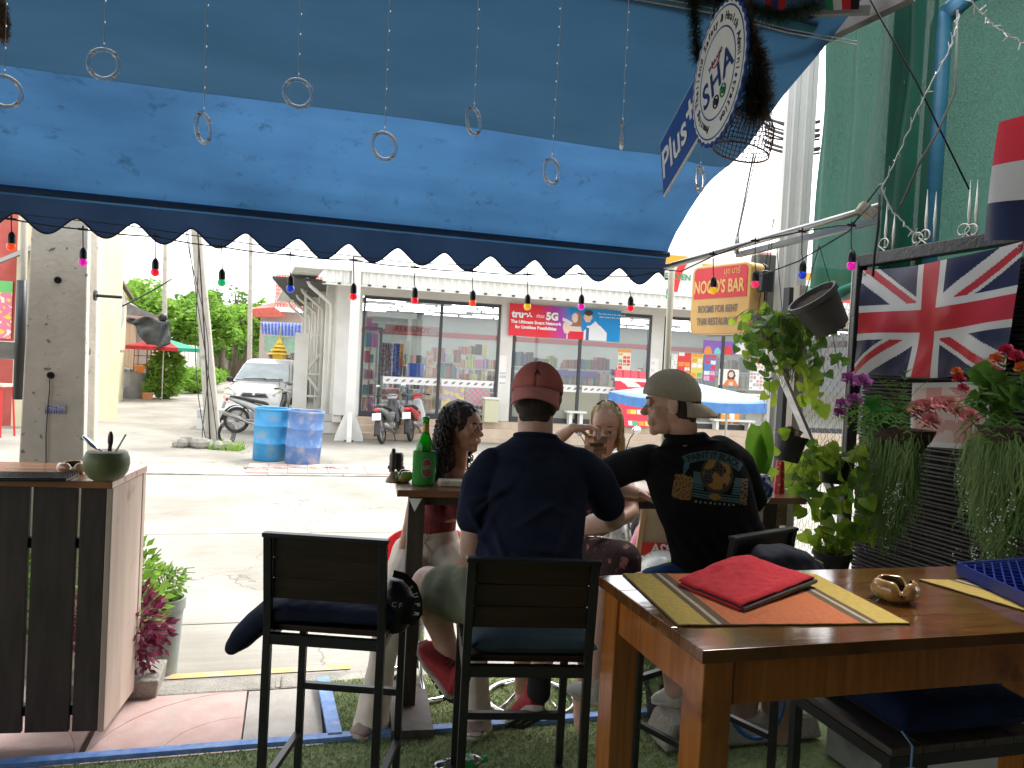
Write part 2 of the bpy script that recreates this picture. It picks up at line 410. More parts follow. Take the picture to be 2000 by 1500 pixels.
def blade(u, v, h):
 a = rnd(0,6.283); w = .0028; l = rnd(-.012,.012); l2 = rnd(-.012,.012); p = B(u, v, -.012)
 d = Vector((math.cos(a), math.sin(a), 0)) * w; n = len(vs); vs.extend([p - d, p + d, p + Vector((l, l2, h))]); fs.append((n, n + 1, n + 2))
for i in range(80000):
 u, v = rnd(-2.2,2.2), rnd(1.9,3.27)
 blade(u, v, rnd(.006,.015))
for i in range(34000):
 u, v = rnd(.25,3.0), rnd(3.30,3.91)
 blade(u, v, rnd(.006,.015))
g.add(vs, fs); tag(g.build('turf_pile', M_blade), 'short green artificial turf fibres covering the bar floor', 'artificial grass', kind='stuff')
M_tape = pm('blue_border_paint', (.10,.22,.55),(.2,.34,.68), scale=(20,20,20), rough=.6, c3=(.35,.42,.55), c3scale=14)
def strip(name, pts, w, z, mt, th=.006):
 g = G()
 for a, b in zip(pts, pts[1:]): g.bar((a[0], a[1], z),(b[0], b[1], z), w, th)
 return g.build(name, mt)
o = strip('border_strip', [B(-6,3.3), B(3.1,3.3)], .045,0.0, M_tape, .02); struct(o)
o = strip('border_strip', [B(.245,3.3), B(.215,3.92)], .06,0.0, M_tape, .02); struct(o)
g = G(); g.bx((-.1,-.1,0),(.1,.1,.1))
M_yel = pm('faded_yellow_paint', (.44,.33,.13),(.33,.31,.27), scale=(7,7,7), rough=.8, ramp=(.45,.55), detail=8)
g = G()
g.quad(B(-1.0,4.46, STREET + .005), B(.4,4.46, STREET + .005), B(.4,4.53, STREET + .005), B(-1.0,4.53, STREET + .005)); struct(g.build('road_marking', M_yel))
fp = thing('far_pavement', None, None, B(0,12.6, STREET)); struct(fp)
for i in range(26):
 for j in range(4):
  g = G(); u0 = -.55 + i * .3 - 0.05; v0 = 12.02 + j * .25
  g.box(B(u0 + .15, v0 + .12, STREET + .006 + rnd(-.002,.002)),(.29,.238,.022), KM); g.build('tile', M_pink, fp)
M_steel = pm('grey_painted_steel', (.20,.20,.20),(.27,.265,.26), scale=(5,5,1), rough=.5, metal=.2, c3=(.14,.13,.12), c3scale=6)
M_roofin = pm('dark_timber_ceiling', (.05,.03,.02),(.09,.055,.04), scale=(2,20,2), rough=.7)
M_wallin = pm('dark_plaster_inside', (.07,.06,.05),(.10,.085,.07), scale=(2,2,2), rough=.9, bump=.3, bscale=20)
g = G(); n = 26
for i in range(n):
 a = -5.6 + i * (7.7 / n); g.box(B(a + 3.85 / n, -.2,3.42),(7.7 / n - .01,6.3,.03), KM)
tag(g.build('roof', M_roofin), 'dark timber boarded bar roof above the tables', 'roof')
g = G(); g.box(B(-1.2,-3.2,1.6),(9.2,.12,3.8), KM); tag(g.build('back_wall', M_wallin), 'dark plaster wall at the back of the bar', 'wall')
g = G(); g.box(B(3.5,-1.3,1.6),(.12,4.2,3.8), KM); tag(g.build('side_wall', M_wallin), 'unseen dark wall added on the right to darken the fronts in the bar', 'wall')  # added out of view, keeps open sky off surfaces facing the camera
g = G(); g.box(B(2.8,-.95,3.5),(1.5,4.5,.03), KM); tag(g.build('side_shade_roof', M_roofin), 'unseen dark roof strip added to shade the right side of the bar', 'roof')  # added above the frame to block sky light over table and flowers
M_dark = pm('dark_cladding', (.03,.028,.027),(.05,.045,.04), rough=.8, bump=.2)
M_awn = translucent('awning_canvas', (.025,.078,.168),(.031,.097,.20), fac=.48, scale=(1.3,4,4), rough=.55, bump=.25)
def awn_nodes():
 nt = M_awn.node_tree; b = nt.nodes['Principled BSDF']; t = [n for n in nt.nodes if n.type == 'BSDF_TRANSLUCENT'][0]
 src = b.inputs['Base Color'].links[0].from_socket
 tc = nt.nodes.new('ShaderNodeTexCoord')
 nz = nt.nodes.new('ShaderNodeTexNoise'); nz.inputs['Scale'].default_value = 9; nz.inputs['Detail'].default_value = 9; nz.inputs['Roughness'].default_value = .75
 nt.links.new(tc.outputs['Object'], nz.inputs['Vector'])
 r1 = nt.nodes.new('ShaderNodeValToRGB'); r1.color_ramp.elements[0].position = .57; r1.color_ramp.elements[1].position = .72
 r1.color_ramp.elements[0].color = (1,1,1,1); r1.color_ramp.elements[1].color = (.45,.42,.4,1); nt.links.new(nz.outputs['Fac'], r1.inputs[0])
 n2 = nt.nodes.new('ShaderNodeTexNoise'); n2.inputs['Scale'].default_value = 1.1; n2.inputs['Detail'].default_value = 3; nt.links.new(tc.outputs['Object'], n2.inputs['Vector'])
 r2 = nt.nodes.new('ShaderNodeMapRange'); r2.inputs[1].default_value = .3; r2.inputs[2].default_value = .7; r2.inputs[3].default_value = .72; r2.inputs[4].default_value = 1.2
 nt.links.new(n2.outputs['Fac'], r2.inputs[0])
 mx = nt.nodes.new('ShaderNodeMixRGB'); mx.blend_type = 'MULTIPLY'; mx.inputs[0].default_value = 1; nt.links.new(src, mx.inputs[1]); nt.links.new(r1.outputs[0], mx.inputs[2])
 m2 = nt.nodes.new('ShaderNodeMixRGB'); m2.blend_type = 'MULTIPLY'; m2.inputs[0].default_value = 1; nt.links.new(mx.outputs[0], m2.inputs[1]); nt.links.new(r2.outputs[0], m2.inputs[2])
 nt.links.new(m2.outputs[0], b.inputs['Base Color']); nt.links.new(m2.outputs[0], t.inputs['Color'])
awn_nodes()
AU0, AU1 = -6.0,2.2
PROF = [(2.60,3.28),(2.9,3.13),(3.2,2.985),(3.5,2.835),(3.62,2.79),(3.9,2.68),(4.1,2.585),(4.24,2.49),(4.32,2.40),(4.35,2.33)]
def prof(t):
 x = t * (len(PROF) - 1); i = min(int(x), len(PROF) - 2); f = x - i; a, b = PROF[i], PROF[i + 1]
 return a[0] + (b[0] - a[0]) * f, a[1] + (b[1] - a[1]) * f
def awn(s, t):
 v, z = prof(t); u = AU0 + (AU1 - AU0) * s
 sag = .004 * math.sin(u * 1.9) * math.sin(math.pi * t) + .012 * noise.noise(Vector((u * .8, v * 1.4,0)))
 edge = max(0, (u - 1.5) / .7)
 sag += -.02 * edge * math.sin(9 * (v + u)) * math.sin(math.pi * t)
 return B(u, v, z + sag * (.3 + .7 * math.sin(math.pi * min(1, t + .05))))
aw = thing('awning', 'blue canvas awning with a scalloped valance over the bar front', 'awning', B(-1.9,3.0,3.1), TH)
TS = 4.25 / 9
g = G(); g.grid(lambda s, t: awn(s, TS + (1 - TS) * t), 150,30); g.build('canopy', M_awn, aw, smooth=True)
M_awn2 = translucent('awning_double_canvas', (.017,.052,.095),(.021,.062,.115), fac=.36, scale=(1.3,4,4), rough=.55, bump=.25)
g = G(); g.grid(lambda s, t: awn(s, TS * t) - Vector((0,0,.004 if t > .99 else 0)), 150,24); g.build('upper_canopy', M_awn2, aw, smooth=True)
M_val = translucent('valance_canvas', (.03,.06,.13),(.035,.075,.16), fac=.15, scale=(3,3,3), rough=.6)
u0v, v0v = uv_of(at_v(1209,525,4.35))
pitch = .2695
def val(s, t):
 u = AU0 + (AU1 - AU0) * s
 ph = (u - u0v) / pitch
 c = .5 + .5 * math.cos(2 * math.pi * ph)        # 1 at gap top
 depth = .075 + (.092 + .012 * noise.noise(Vector((u * 2.3,0,0)))) * (1 - c) ** .8 + .008 * noise.noise(Vector((u * 1.1,3,0)))
 zt = awn(s, 1.0).z
 w = .012 * math.sin(u * 9)
 return B(u, 4.352 + t * w, zt + .008 - (depth + .012) * t)
g = G(); g.grid(val, 620,4); g.build('valance', M_val, aw, smooth=True)
M_bind = pm('dark_binding', (.02,.03,.06), rough=.7)
g = G(); g.tube([val(i / 620,1.0) for i in range(621)], .0045,5); g.build('edge_binding', M_bind, aw, smooth=True)
M_bluepipe = pm('blue_pvc_pipe', (.05,.2,.34),(.07,.25,.4), scale=(3,3,12), rough=.35)
M_alu = pm('galvanised_tube', (.42,.42,.41),(.55,.55,.53), scale=(4,4,20), rough=.38, metal=.8, c3=(.3,.29,.27), c3scale=9)
g = G(); g.cyl(B(AU0,4.335,2.36), B(AU1 + .01,4.335,2.36), .018, n=12); g.build('front_bar', M_val, aw, smooth=True)
g = G(); g.cyl(B(AU0,2.9,3.17), B(2.1,2.9,3.17), .045, n=14)
tag(g.build('roller_pipe', M_bluepipe, smooth=True), 'long blue roller pipe under the roof above the awning', 'pipe')
g = G(); g.box(B(-1.75,2.78,3.32),(7.7,.09,.2), KM)
tag(g.build('roof_beam', pm('red_brown_beam', (.17,.07,.05),(.22,.1,.07), rough=.7)), 'red brown beam running along the front of the roof', 'beam')
PH = R(12.5)
SO = at_z(700,812,.27)
SD = Vector((math.cos(PH), math.sin(PH), 0)); SN = Vector((math.sin(PH), -math.cos(PH), 0))
def S(s, d, z): return Vector((SO.x, SO.y, 0)) + SD * s + SN * d + Vector((0,0, z))
def s_at(x, y, d=0):
 r = ray(x, y); o = Vector((SO.x, SO.y, 0)) + SN * d
 t = (o - CAM0).dot(SN) / r.dot(SN); p = CAM0 + r * t
 return (p - o).dot(SD), p.z
SM = Matrix.Rotation(PH, 3, 'Z')
M_white = pm('white_render', (.62,.61,.57),(.7,.69,.66), scale=(2,2,2), rough=.7)
M_whitemetal = pm('white_sheet_metal', (.66,.66,.62),(.72,.72,.69), scale=(3,3,3), rough=.45, c3=(.5,.48,.42), c3scale=2, c3ramp=(.6,.9))
M_frame = pm('dark_window_frame', (.05,.055,.06), rough=.4, metal=.3)
M_glass = glass_mat('shop_glass', (.86,.9,.89), gloss=.10)
M_step = pm('beige_step_tile', (.46,.36,.27),(.54,.44,.34), scale=(4,4,4), rough=.6)
M_floor = pm('pale_shop_floor', (.5,.5,.48), rough=.25)
M_shopwall = pm('grey_shop_wall', (.36,.40,.38),(.42,.45,.43), scale=(.7,.7,.7), rough=.7)
st = thing('shop_building', 'long white convenience store with wide dark framed windows across the street', 'shop', S(3,0, STREET), PH)
TOPZ = 3.06
s1a = 0.0; s1b = s_at(970,760)[0]; s2a = s_at(997,760)[0]; s2b = s_at(1264,760)[0]; s3a = s_at(1291,760)[0]; s3b = s_at(1535,760)[0]
s4a = s3b + .45; s4b = s4a + 3.6
SL = s_at(655,700)[0]
WALLTOP = 3.55
g = G()
def sbx(g, s0, s1, d0, d1, z0, z1, col=None):
 return g.box(S((s0 + s1) / 2, (d0 + d1) / 2, (z0 + z1) / 2),(abs(s1 - s0), abs(d1 - d0), abs(z1 - z0)), SM, col=col)
sbx(g, SL, s4b + 6,-.2,.04, TOPZ + .03, WALLTOP)
for a, b in ((SL, s1a - .02),(s1b + .02, s2a - .02),(s2b + .02, s3a - .02),(s3b + .02, s4a - .02),(s4b + .02, s4b + 6)):
 sbx(g, a, b, -.2,.04,.27, TOPZ + .03)
g.build('front_wall', M_white, st)
g = G(); sbx(g, SL, s4b + 6,-10.2,-10,.27, WALLTOP); sbx(g, s4b + 5.8, s4b + 6,-10,-.2,.27, WALLTOP); g.build('inner_wall', M_shopwall, st)
g = G(); sbx(g, SL - 1.5, s4b + 6,-10,-.2,3.34,3.4); g.build('ceiling', pm('shop_ceiling', (.07,.075,.075), rough=.8), st)
g = G(); sbx(g, SL - 3, s4b + 6,-10,-.2,.1,.268); g.build('shop_floor', M_floor, st)
QA = R(19); QD = Vector((-math.sin(QA), math.cos(QA), 0)); Q0 = S(SL, -.0,0)
def Q(l, w, z): return Q0 + QD * l + Vector((-math.cos(QA), -math.sin(QA), 0)) * w + Vector((0,0, z))
QM = Matrix.Rotation(QA, 3, 'Z')
g = G(); g.box(Q(5.5,-.1,1.9),(.2,11,3.6), QM); g.build('side_wall', M_white, st)
for k in range(5):
 g = G(); g.box(Q(.9 + k * 2.2,.09,1.8),(.18,.3,3.4), QM); g.build('pilaster', M_white, st)
 l = .35 + k * 2.2
 g = G(); g.tube([Q(l, .7,3.42), Q(l, .62,3.25), Q(l, .3,3.0), Q(l, .12,2.85), Q(l, .1,2.6), Q(l, .1,.1)], .045,8); g.build('downpipe', M_whitemetal, st, smooth=True)
CD = 1.25
cl = s_at(630,545, CD)[0]; zc0 = s_at(660,552, CD)[1]; zc1 = s_at(660,528, CD)[1]
def corr(z0, z1, d, a, b, pitch=.16, amp=.018):
 n = int((b - a) / pitch) * 4
 def fn(s, t):
  ss = a + (b - a) * s; k = int(round(s * n)) % 4
  return S(ss, d + (amp if k in (1,2) else -amp), z0 + (z1 - z0) * t)
 g = G(); g.grid(fn, n, 1); return g
corr(zc0, zc1, CD, cl, s4b + 6).build('corrugated_fascia', M_whitemetal, st)
g = G(); sbx(g, cl, s4b + 6, CD - .12, CD + .04, zc0 - .05, zc0 - .01); sbx(g, cl, s4b + 6, CD - .08, CD + .06, zc1 + .002, zc1 + .05); g.build('gutter', M_whitemetal, st)
g = G(); sbx(g, cl, s4b + 6,-.2, CD - .13, WALLTOP - .13, WALLTOP - .08); g.build('soffit', M_white, st)
zt = s_at(660,512,.6)[1]
g = G(); g.quad(S(cl, CD, zc1 + .06), S(s4b + 6, CD, zc1 + .06), S(s4b + 6,-.2, zt + .35), S(cl, -.2, zt + .35))
g.quad(S(cl, -.2, zt + .35), S(s4b + 6,-.2, zt + .35), S(s4b + 6,-10, zt + 1.1), S(cl, -10, zt + 1.1)); g.build('roof', M_whitemetal, st)
g = G()
for k in range(28): g.box(Q(-1.0 + k * .42,.75,3.5 + .0 * k),(.62,.40,.04), QM)
g.build('side_eave', M_whitemetal, st)
g = G()
n = int((s4b + 5 - cl) / .32)
for k in range(n): sbx(g, cl + k * .32, cl + k * .32 + .07, CD + .04, CD + .055, zc0 - .035, zc0 + .005)
tick = g.build('fascia_clips', M_frame, st); tick['kind'] = 'stuff'
def window(a, b, mull, z0=.3, z1=TOPZ, door=None):
 f = G(); t = .055
 sbx(f, a, b, -.02,.06, z1 - t, z1 + .02); sbx(f, a, b, -.02,.06, z0 - .06, z0 + .09)
 sbx(f, a, a + t, -.02,.055, z0 + .09, z1 - t); sbx(f, b - t, b, -.02,.055, z0 + .09, z1 - t)
 o = f.build('window', M_frame, st)
 ms = sorted(mull); edges = [a + t] + ms + [b - t]
 for m in ms:
  q = G(); sbx(q, m - .035, m + .035,-.02,.05, z0 + .09, z1 - t); q.build('mullion', M_frame, o)
 for c, d in zip(edges, edges[1:]):
  q = G(); q.quad(S(c + .036,.012, z0 + .09), S(d - .036,.012, z0 + .09), S(d - .036,.012, z1 - t), S(c + .036,.012, z1 - t)); q.build('pane', M_glass, o)
 return o
w1 = window(s1a, s1b, [s_at(858,700)[0]])
q = G(); dm, dz = s_at(745,640); sbx(q, dm - .03, dm + .03,.016,.05,.39, dz); sbx(q, .06, dm - .03,.016,.05, dz - .05, dz); q.build('door_frame', M_frame, w1)
w2 = window(s2a, s2b, [s_at(1131,700)[0]])
w3 = window(s3a, s3b, [s_at(1410,700)[0]])
w4 = window(s4a, s4b, [(s4a + s4b) / 2])
M_band = pm('white_vinyl', (.75,.75,.74), rough=.5)
def vinyl_band(a, b, zc, w):
 q = G(); sbx(q, a, b, .02,.024, zc - .085, zc + .085); o = q.build('safety_band', M_band, w)
 n = int((b - a) / .165)
 for i in range(n):
  e = G(); c = S(a + (i + .6) * (b - a) / n, .027, zc)
  pts = [c + SD * (.05 * math.cos(t)) + Vector((0,0,.028 * math.sin(t) + .022 * math.cos(t))) for t in [k * math.pi / 4 for k in range(8)]]
  e.add(pts, [tuple(range(8))]); e.build('oval_mark', pm('grey_print', (.22,.22,.22), rough=.6), o)
for (a, b, w) in ((s_at(748,740)[0], s_at(856,740)[0], w1),(s_at(862,740)[0], s_at(964,740)[0], w1),(s_at(1000,755)[0], s_at(1128,760)[0], w2),(s_at(1136,760)[0], s_at(1222,760)[0], w2),(s3a + .1, s_at(1407,770)[0], w3),(s_at(1413,770)[0], s3b - .1, w3)):
 vinyl_band(a, b, s_at(800,744)[1], w)
for k in range(3):
 g = G(); sbx(g, SL + .25, s4b + 6,-.2 if k == 0 else .36 + (k - 1) * .28 + .0,.36 + k * .28, STREET, .265 - .15 * k); g.build('step', M_step, st, bevel=.01)
g = G(); sbx(g, SL - 3, s4b + 6,-10,-.22, STREET, .09); g.build('plinth', M_white, st)
M_tube = emis('tube_light', (1,.99,.96), 5)
tb = G(); sbx(tb, 0,1.2,-.02,.02,3.27,3.30)
def tubes(s, d, n=1):
 g = G(); sbx(g, s, s + 1.15,-d - .03,-d + .03,3.265,3.30); return g.build('ceiling_light', M_tube, st)
for r_ in range(9):
 for c_ in range(13):
  if (r_ + c_) % 5 == 4: continue
  tubes(-.2 + c_ * 1.25 + (.3 if r_ % 2 else 0), 1.0 + r_ * .95)
al = bpy.data.lights.new('shop_ceiling_glow', 'AREA'); al.shape = 'RECTANGLE'; al.size = 13; al.size_y = 8; al.energy = 190; al.color = (1,.99,.96)
ao = bpy.data.objects.new('shop_ceiling_glow', al); COL.objects.link(ao); ao.location = S(6.5,-5,3.2); ao.rotation_euler = (0,0, PH)
g = G(); sbx(g, SL, s4b + 5.7,-9.99,-9.95,2.55,2.72); g.build('wall_stripe', pm('maroon_band', (.35,.06,.07), rough=.5), st)
PAL = [(.4,.1,.11),(.1,.15,.34),(.5,.47,.43),(.4,.27,.12),(.12,.26,.2),(.4,.16,.24),(.12,.28,.36),(.45,.42,.2),(.08,.08,.1),(.5,.52,.54),(.26,.16,.3),(.5,.33,.3),(.14,.13,.13),(.3,.3,.3)]
M_goods = attr_mat('packaging_print', rough=.4); M_shelf = pm('shelf_metal', (.5,.5,.48), rough=.4)
def shelf(s0, s1, d, h, levels, label, depth=.42, pal=PAL, box=(.03,.09), gh=.9):
 pal = [tuple(sum(c) / 3 * .45 + q * .55 for q in c) for c in pal]
 t = thing('shop_shelf', label, 'shelf', S((s0 + s1) / 2,-d, .27), PH, 'goods shelves inside the store')
 g = G(); dz = (h - .1) / levels
 for i in range(levels + 1): sbx(g, s0, s1,-d - depth / 2,-d + depth / 2,.27 + .08 + i * dz, .27 + .11 + i * dz)
 for s_ in (s0, (s0 + s1) / 2, s1): sbx(g, s_ - .02, s_ + .02,-d - depth / 2 - .02,-d - depth / 2,.27,.27 + h + .1)
 g.build('rack', M_shelf, t)
 g = G()
 for i in range(levels + 1):
  s_ = s0 + .03; z = .27 + .115 + i * dz
  while s_ < s1 - .08:
   c = random.choice(pal); w = rnd(*box); n = random.randint(1,4); hh = rnd(.5, gh) * dz
   for k in range(n):
    if s_ > s1 - .06: break
    sbx(g, s_, s_ + w * .9,-d - depth / 2 + .05,-d + depth / 2 - rnd(.01,.08), z, z + hh, col=tuple(min(1, max(.02, q * rnd(.7,1.3))) for q in c)); s_ += w
 g.build('goods', M_goods, t)['kind'] = 'stuff'
BL = [(.03,.35,.5),(.05,.4,.55),(.5,.5,.5)]; PK = [(.7,.05,.2),(.6,.1,.3),(.1,.1,.14),(.55,.5,.5)]
shelf(.05, s_at(742,700)[0] - .05,.5,2.0,5, 'slim rack of footwear just behind the leftmost glass door', depth=.3, pal=PK + BL[:1])
shelf(s_at(860,720)[0], s_at(925,720)[0], 2.2,1.35,3, 'low shelf of pale packets right of the tower display behind the first window', pal=[(.6,.6,.6),(.1,.4,.5),(.6,.2,.15)])
shelf(s_at(928,720)[0], s_at(968,720)[0] + .3,3.0,1.6,4, 'shelf hung with bright snack bags at the right of the first window', pal=[(.7,.65,.1),(.6,.1,.1),(.65,.3,.5),(.1,.1,.1)])
shelf(s2a + .1, s_at(1128,720)[0] - .1,1.6,1.35,3, 'blue topped goods shelf behind the left pane of the middle window')
shelf(s_at(1134,720)[0], s_at(1210,720)[0] + .3,1.6,1.35,3, 'goods shelf with toys behind the right pane of the middle window', pal=PAL[:8])
shelf(s3a + .2, s3b - .3,1.5,1.5,3, 'long goods shelf behind the posters of the right window')
shelf(.8,6,6.0,1.2,3, 'long far shelf deep inside the store on the left')
shelf(6.6,12,6.0,1.2,3, 'long far shelf deep inside the store on the right')
for (a, b, lab) in ((s2a + .15, s2b - 1.1, 'white counter front below the goods in the middle window'),):
 t = thing('shop_counter', lab, 'counter', S((a + b) / 2,-.75,.27), PH)
 g = G(); sbx(g, a, b, -.9,-.45,.27,1.12); g.build('counter_body', pm('cream_panel', (.5,.5,.42), rough=.5), t)
 g = G(); sbx(g, a, b, -.92,-.43,1.122,1.16); g.build('counter_top', M_frame, t)
g = G(); a = s_at(1095,730)[0]; b = s_at(1200,730)[0]; z = s_at(1100,728)[1]; sbx(g, a, b, -1.36,-1.33, z - .1, z + .06)
tag(g.build('shelf_header', pm('purple_header', (.12,.1,.4), rough=.5)), 'purple strip header above the middle shelves', 'header')
M_cl = attr_mat('garment_print', rough=.9)
clx = [(752, (.6,.5,.45),(.2,.2,.3)),(761, (.55,.35,.35),(.3,.3,.3)),(770, (.15,.22,.6),(.5,.5,.7)),(778, (.2,.3,.6),(.1,.1,.3)),(786, (.55,.45,.3),(.5,.1,.1))]
rk = thing('clothes_rail', 'clothes rail of patterned tops and trousers behind the glass door', 'clothes rail', S(s_at(769,700)[0], -.5,.27), PH)
r0, zr = s_at(746,668,-.45); r1 = s_at(792,668)[0]
g = G(); g.cyl(S(r0,-.45, zr), S(r1,-.45, zr), .012, n=8); g.cyl(S(r0,-.45,.27), S(r0,-.45, zr), .012, n=8); g.cyl(S(r1,-.45,.27), S(r1,-.45, zr), .012, n=8); g.build('rail', M_shelf, rk)
for i, (x, c1, c2) in enumerate(clx):
 s_ = s_at(x, 700)[0]; L = (.78,.8,.75,.8,.55)[i]
 def cl_(a, b, s_=s_, L=L, i=i): return S(s_ + (a - .5) * (.10 + .1 * b), -.45 + .04 * math.sin(a * 14 + i), zr - .02 - L * b)
 def colr(a, b, c1=c1, c2=c2, i=i): n = noise.noise(Vector((a * 6 + i * 3, b * 18, i))); return c1 if n > 0 else c2
 g = G(); g.grid(cl_, 8,24, col=colr); g.build('garment', M_cl, rk, solid=.01)
g = G(); a, z = s_at(796,735,-.6); b = s_at(826,735,-.6)[0]; sbx(g, a, b, -.9,-.5, z, z + .33); sbx(g, a, a + .03,-.9,-.5,.27, z); sbx(g, b - .03, b, -.9,-.5,.27, z)
tag(g.build('basket_stand', pm('blue_plastic', (.03,.1,.5), rough=.4)), 'bright blue basket stand beside the hanging clothes', 'basket')
a = s_at(833,700,-.4)[0]; b = s_at(846,700,-.4)[0]; g = G(); sbx(g, a, b, -.5,-.35,.27, s_at(838,686,-.4)[1])
def tower_col(): return None
tag(g.build('display_tower', pm('printed_card_tower', (.65,.6,.55),(.6,.25,.1), scale=(9,9,9), rough=.5)), 'narrow white and orange card display tower behind the glass', 'display')
M_print = attr_mat('poster_print', rough=.45)
def sposter(name, label, x0, y0, x1, y1, d, fn, nx=24, ny=24, cat='poster', wav=0, group=None):
 (a, z1) = s_at(x0, y0, d); (b, _) = s_at(x1, y0, d); z0 = s_at(x0, y1, d)[1]
 g = G(); g.grid(lambda s, t: S(a + (b - a) * s, d + wav * math.sin(s * 19 + t * 4) * math.sin(s * 3.1), z0 + (z1 - z0) * t), nx, ny, col=fn)
 o = g.build(name, M_print, origin=S((a + b) / 2, d, z0)); tag(o, label, cat, group); return o, a, b, z0, z1
def lerp3(a, b, t): return tuple(a[i] + (b[i] - a[i]) * t for i in range(3))
def inel(s, t, cx, cy, rx, ry): return ((s - cx) / rx) ** 2 + ((t - cy) / ry) ** 2 < 1
def banner_col(s, t):
 red, mag, blu = (.75,.03,.05),(.38,.05,.45),(.0,.25,.62)
 x = s + .12 * (t - .5)
 c = lerp3(red, mag, min(1, max(0, (x - .3) / .17))) if x < .47 else lerp3(mag, blu, min(1, (x - .47) / .12))
 if t < .62 - abs(s - .77) * 3.3 and .66 < s < .88 or (.69 < s < .83 and t < .45): c = (.75,.77,.8)
 if .685 < s < .715 and t < .38: c = (.08,.12,.3)
 if inel(s, t, .70,.73,.038,.17): c = (.75,.5,.4)
 if inel(s, t, .705,.87,.042,.09): c = (.06,.04,.03)
 if inel(s, t, .60,.60,.045,.28): c = (.3,.17,.1)
 if inel(s, t, .582,.68,.028,.15): c = (.8,.58,.48)
 if t < .42 and abs(s - .585) < .075 - t * .05: c = (.8,.6,.5)
 if t < .25 and abs(s - .6) < .07: c = (.7,.02,.05)
 if inel(s, t, .515,.38,.035,.22): c = (.8,.6,.5)
 if abs((t - .55) + (s - .52) * 1.5) < .05 and .475 < s < .56: c = (.7,.72,.75)
 return c
o, a, b, z0, z1 = sposter('advert_banner', 'red to blue mobile network banner with a smiling couple over the shop window', 996,592,1214,655,.14, banner_col, 150,44, 'banner', wav=.02)
H = z1 - z0
Mb = lambda s, z: frame_M(S(s, .175, z), SD, SN)
M_ink = pm('white_ink', (.85,.85,.85), rough=.6)
lettering('true', H * .30, Mb(a + (b - a) * .09, z0 + H * .67), M_ink, o, bold=.012)
lettering('5G', H * .32, Mb(a + (b - a) * .375, z0 + H * .66), M_ink, o, bold=.014)
lettering('dtac', H * .17, Mb(a + (b - a) * .27, z0 + H * .66), M_ink, o)
lettering('The Ultimate Smart Network', H * .135, Mb(a + (b - a) * .235, z0 + H * .44), M_ink, o, bold=.004)
lettering('for Limitless Possibilities', H * .135, Mb(a + (b - a) * .235, z0 + H * .28), M_ink, o, bold=.004)
for i, tx in enumerate(('The only one true network', 'that covers the country')): lettering(tx, H * .085, Mb(a + (b - a) * .91, z0 + H * (.86 - i * .1)), M_ink, o)
g = G(); cx = a + (b - a) * .175; cz = z0 + H * .66
for k in range(3):
 t = R(90 + k * 120); e = []
 for q in range(10):
  p = q / 10 * 6.283; ex, ez = .035 * math.cos(p) + .04,.018 * math.sin(p); e.append(S(cx + ex * math.cos(t) - ez * math.sin(t), .176, cz + ex * math.sin(t) + ez * math.cos(t)))
 g.add(e, [tuple(range(10))])
g.build('emblem', M_ink, o)
def layout(seed, base, inks, rows=6, cols=4, top=None):
 rn = random.Random(seed); cells = {(i, j): rn.choice(inks + [base]) for i in range(cols) for j in range(rows)}
 def fn(s, t):
  if top and t > .86: return top
  if s < .05 or s > .95 or t < .04: return base
  c = cells[(min(cols - 1, int(s * cols)), min(rows - 1, int(t * rows)))]
  fs, ft = (s * cols) % 1, (t * rows) % 1
  if fs < .14 or ft < .22: return base
  n = noise.noise(Vector((s * 11 + seed, t * 13, seed)))
  return lerp3(c, base, .5) if n > .25 else c
 return fn
W = (.78,.76,.72); RD = (.7,.05,.05); OR = (.75,.3,.05); YL = (.75,.6,.1); BU = (.08,.2,.55); GR = (.1,.4,.2); PP = (.25,.12,.5); PN = (.75,.35,.45)
sposter('product_poster', 'cream price poster with an orange top in the middle window above the red leaflet rack', 1208,682,1233,722,.03, layout(3, (.72,.68,.55), [OR, RD, GR], 6,3, OR), 20,28)
sposter('product_poster', 'narrow pale price poster at the left end of the right window', 1312,690,1324,730,.03, layout(4, W, [(.5,.5,.5)], 8,3), 12,24)
sposter('product_poster', 'red food poster in the right window left of the yellow one', 1325,688,1350,735,.03, layout(5, RD, [OR, W, RD], 5,2), 20,28)
sposter('product_poster', 'yellow and green food poster between the red and the blue ones', 1351,690,1374,738,.03, layout(6, (.65,.55,.12), [OR, GR, W], 5,2), 20,28)
sposter('product_poster', 'blue drinks poster right of the yellow one in the right window', 1376,692,1400,745,.03, layout(7, BU, [RD, W, PN], 5,2), 20,28)
sposter('product_poster', 'purple promotional strip with round fruit pictures under the shop eave', 1375,664,1436,690,.03, lambda s, t: OR if inel(s, t, .15,.1,.12,.45) else ((.2,.6,.6) if inel(s, t, .45,.1,.1,.4) else (RD if inel(s, t, .78,.15,.15,.5) else PP)), 40,20)
sposter('product_poster', 'white comic promotional strip right of the purple one', 1438,666,1486,692,.03, layout(8, W, [BU, W, (.4,.5,.7)], 3,8), 30,16)
def woman(s, t):
 c = W if s < .5 else (.75,.73,.7)
 if inel(s, t, .62,.62,.2,.36): c = (.1,.05,.04)
 if inel(s, t, .62,.68,.12,.18): c = (.75,.55,.45)
 if t < .4 and abs(s - .62) < .38 - t * .5: c = (.8,.2,.05)
 if t < .25 and abs(s - .62) < .1: c = (.75,.55,.45)
 return c
sposter('product_poster', 'poster of a long haired woman in an orange top in the right window', 1404,720,1444,752,.03, woman, 30,26)
sposter('product_poster', 'large pale price list poster with a red head near the right end of the window', 1466,700,1498,762,.03, layout(9, W, [(.55,.3,.3),(.4,.4,.45)], 9,5, RD), 30,40)
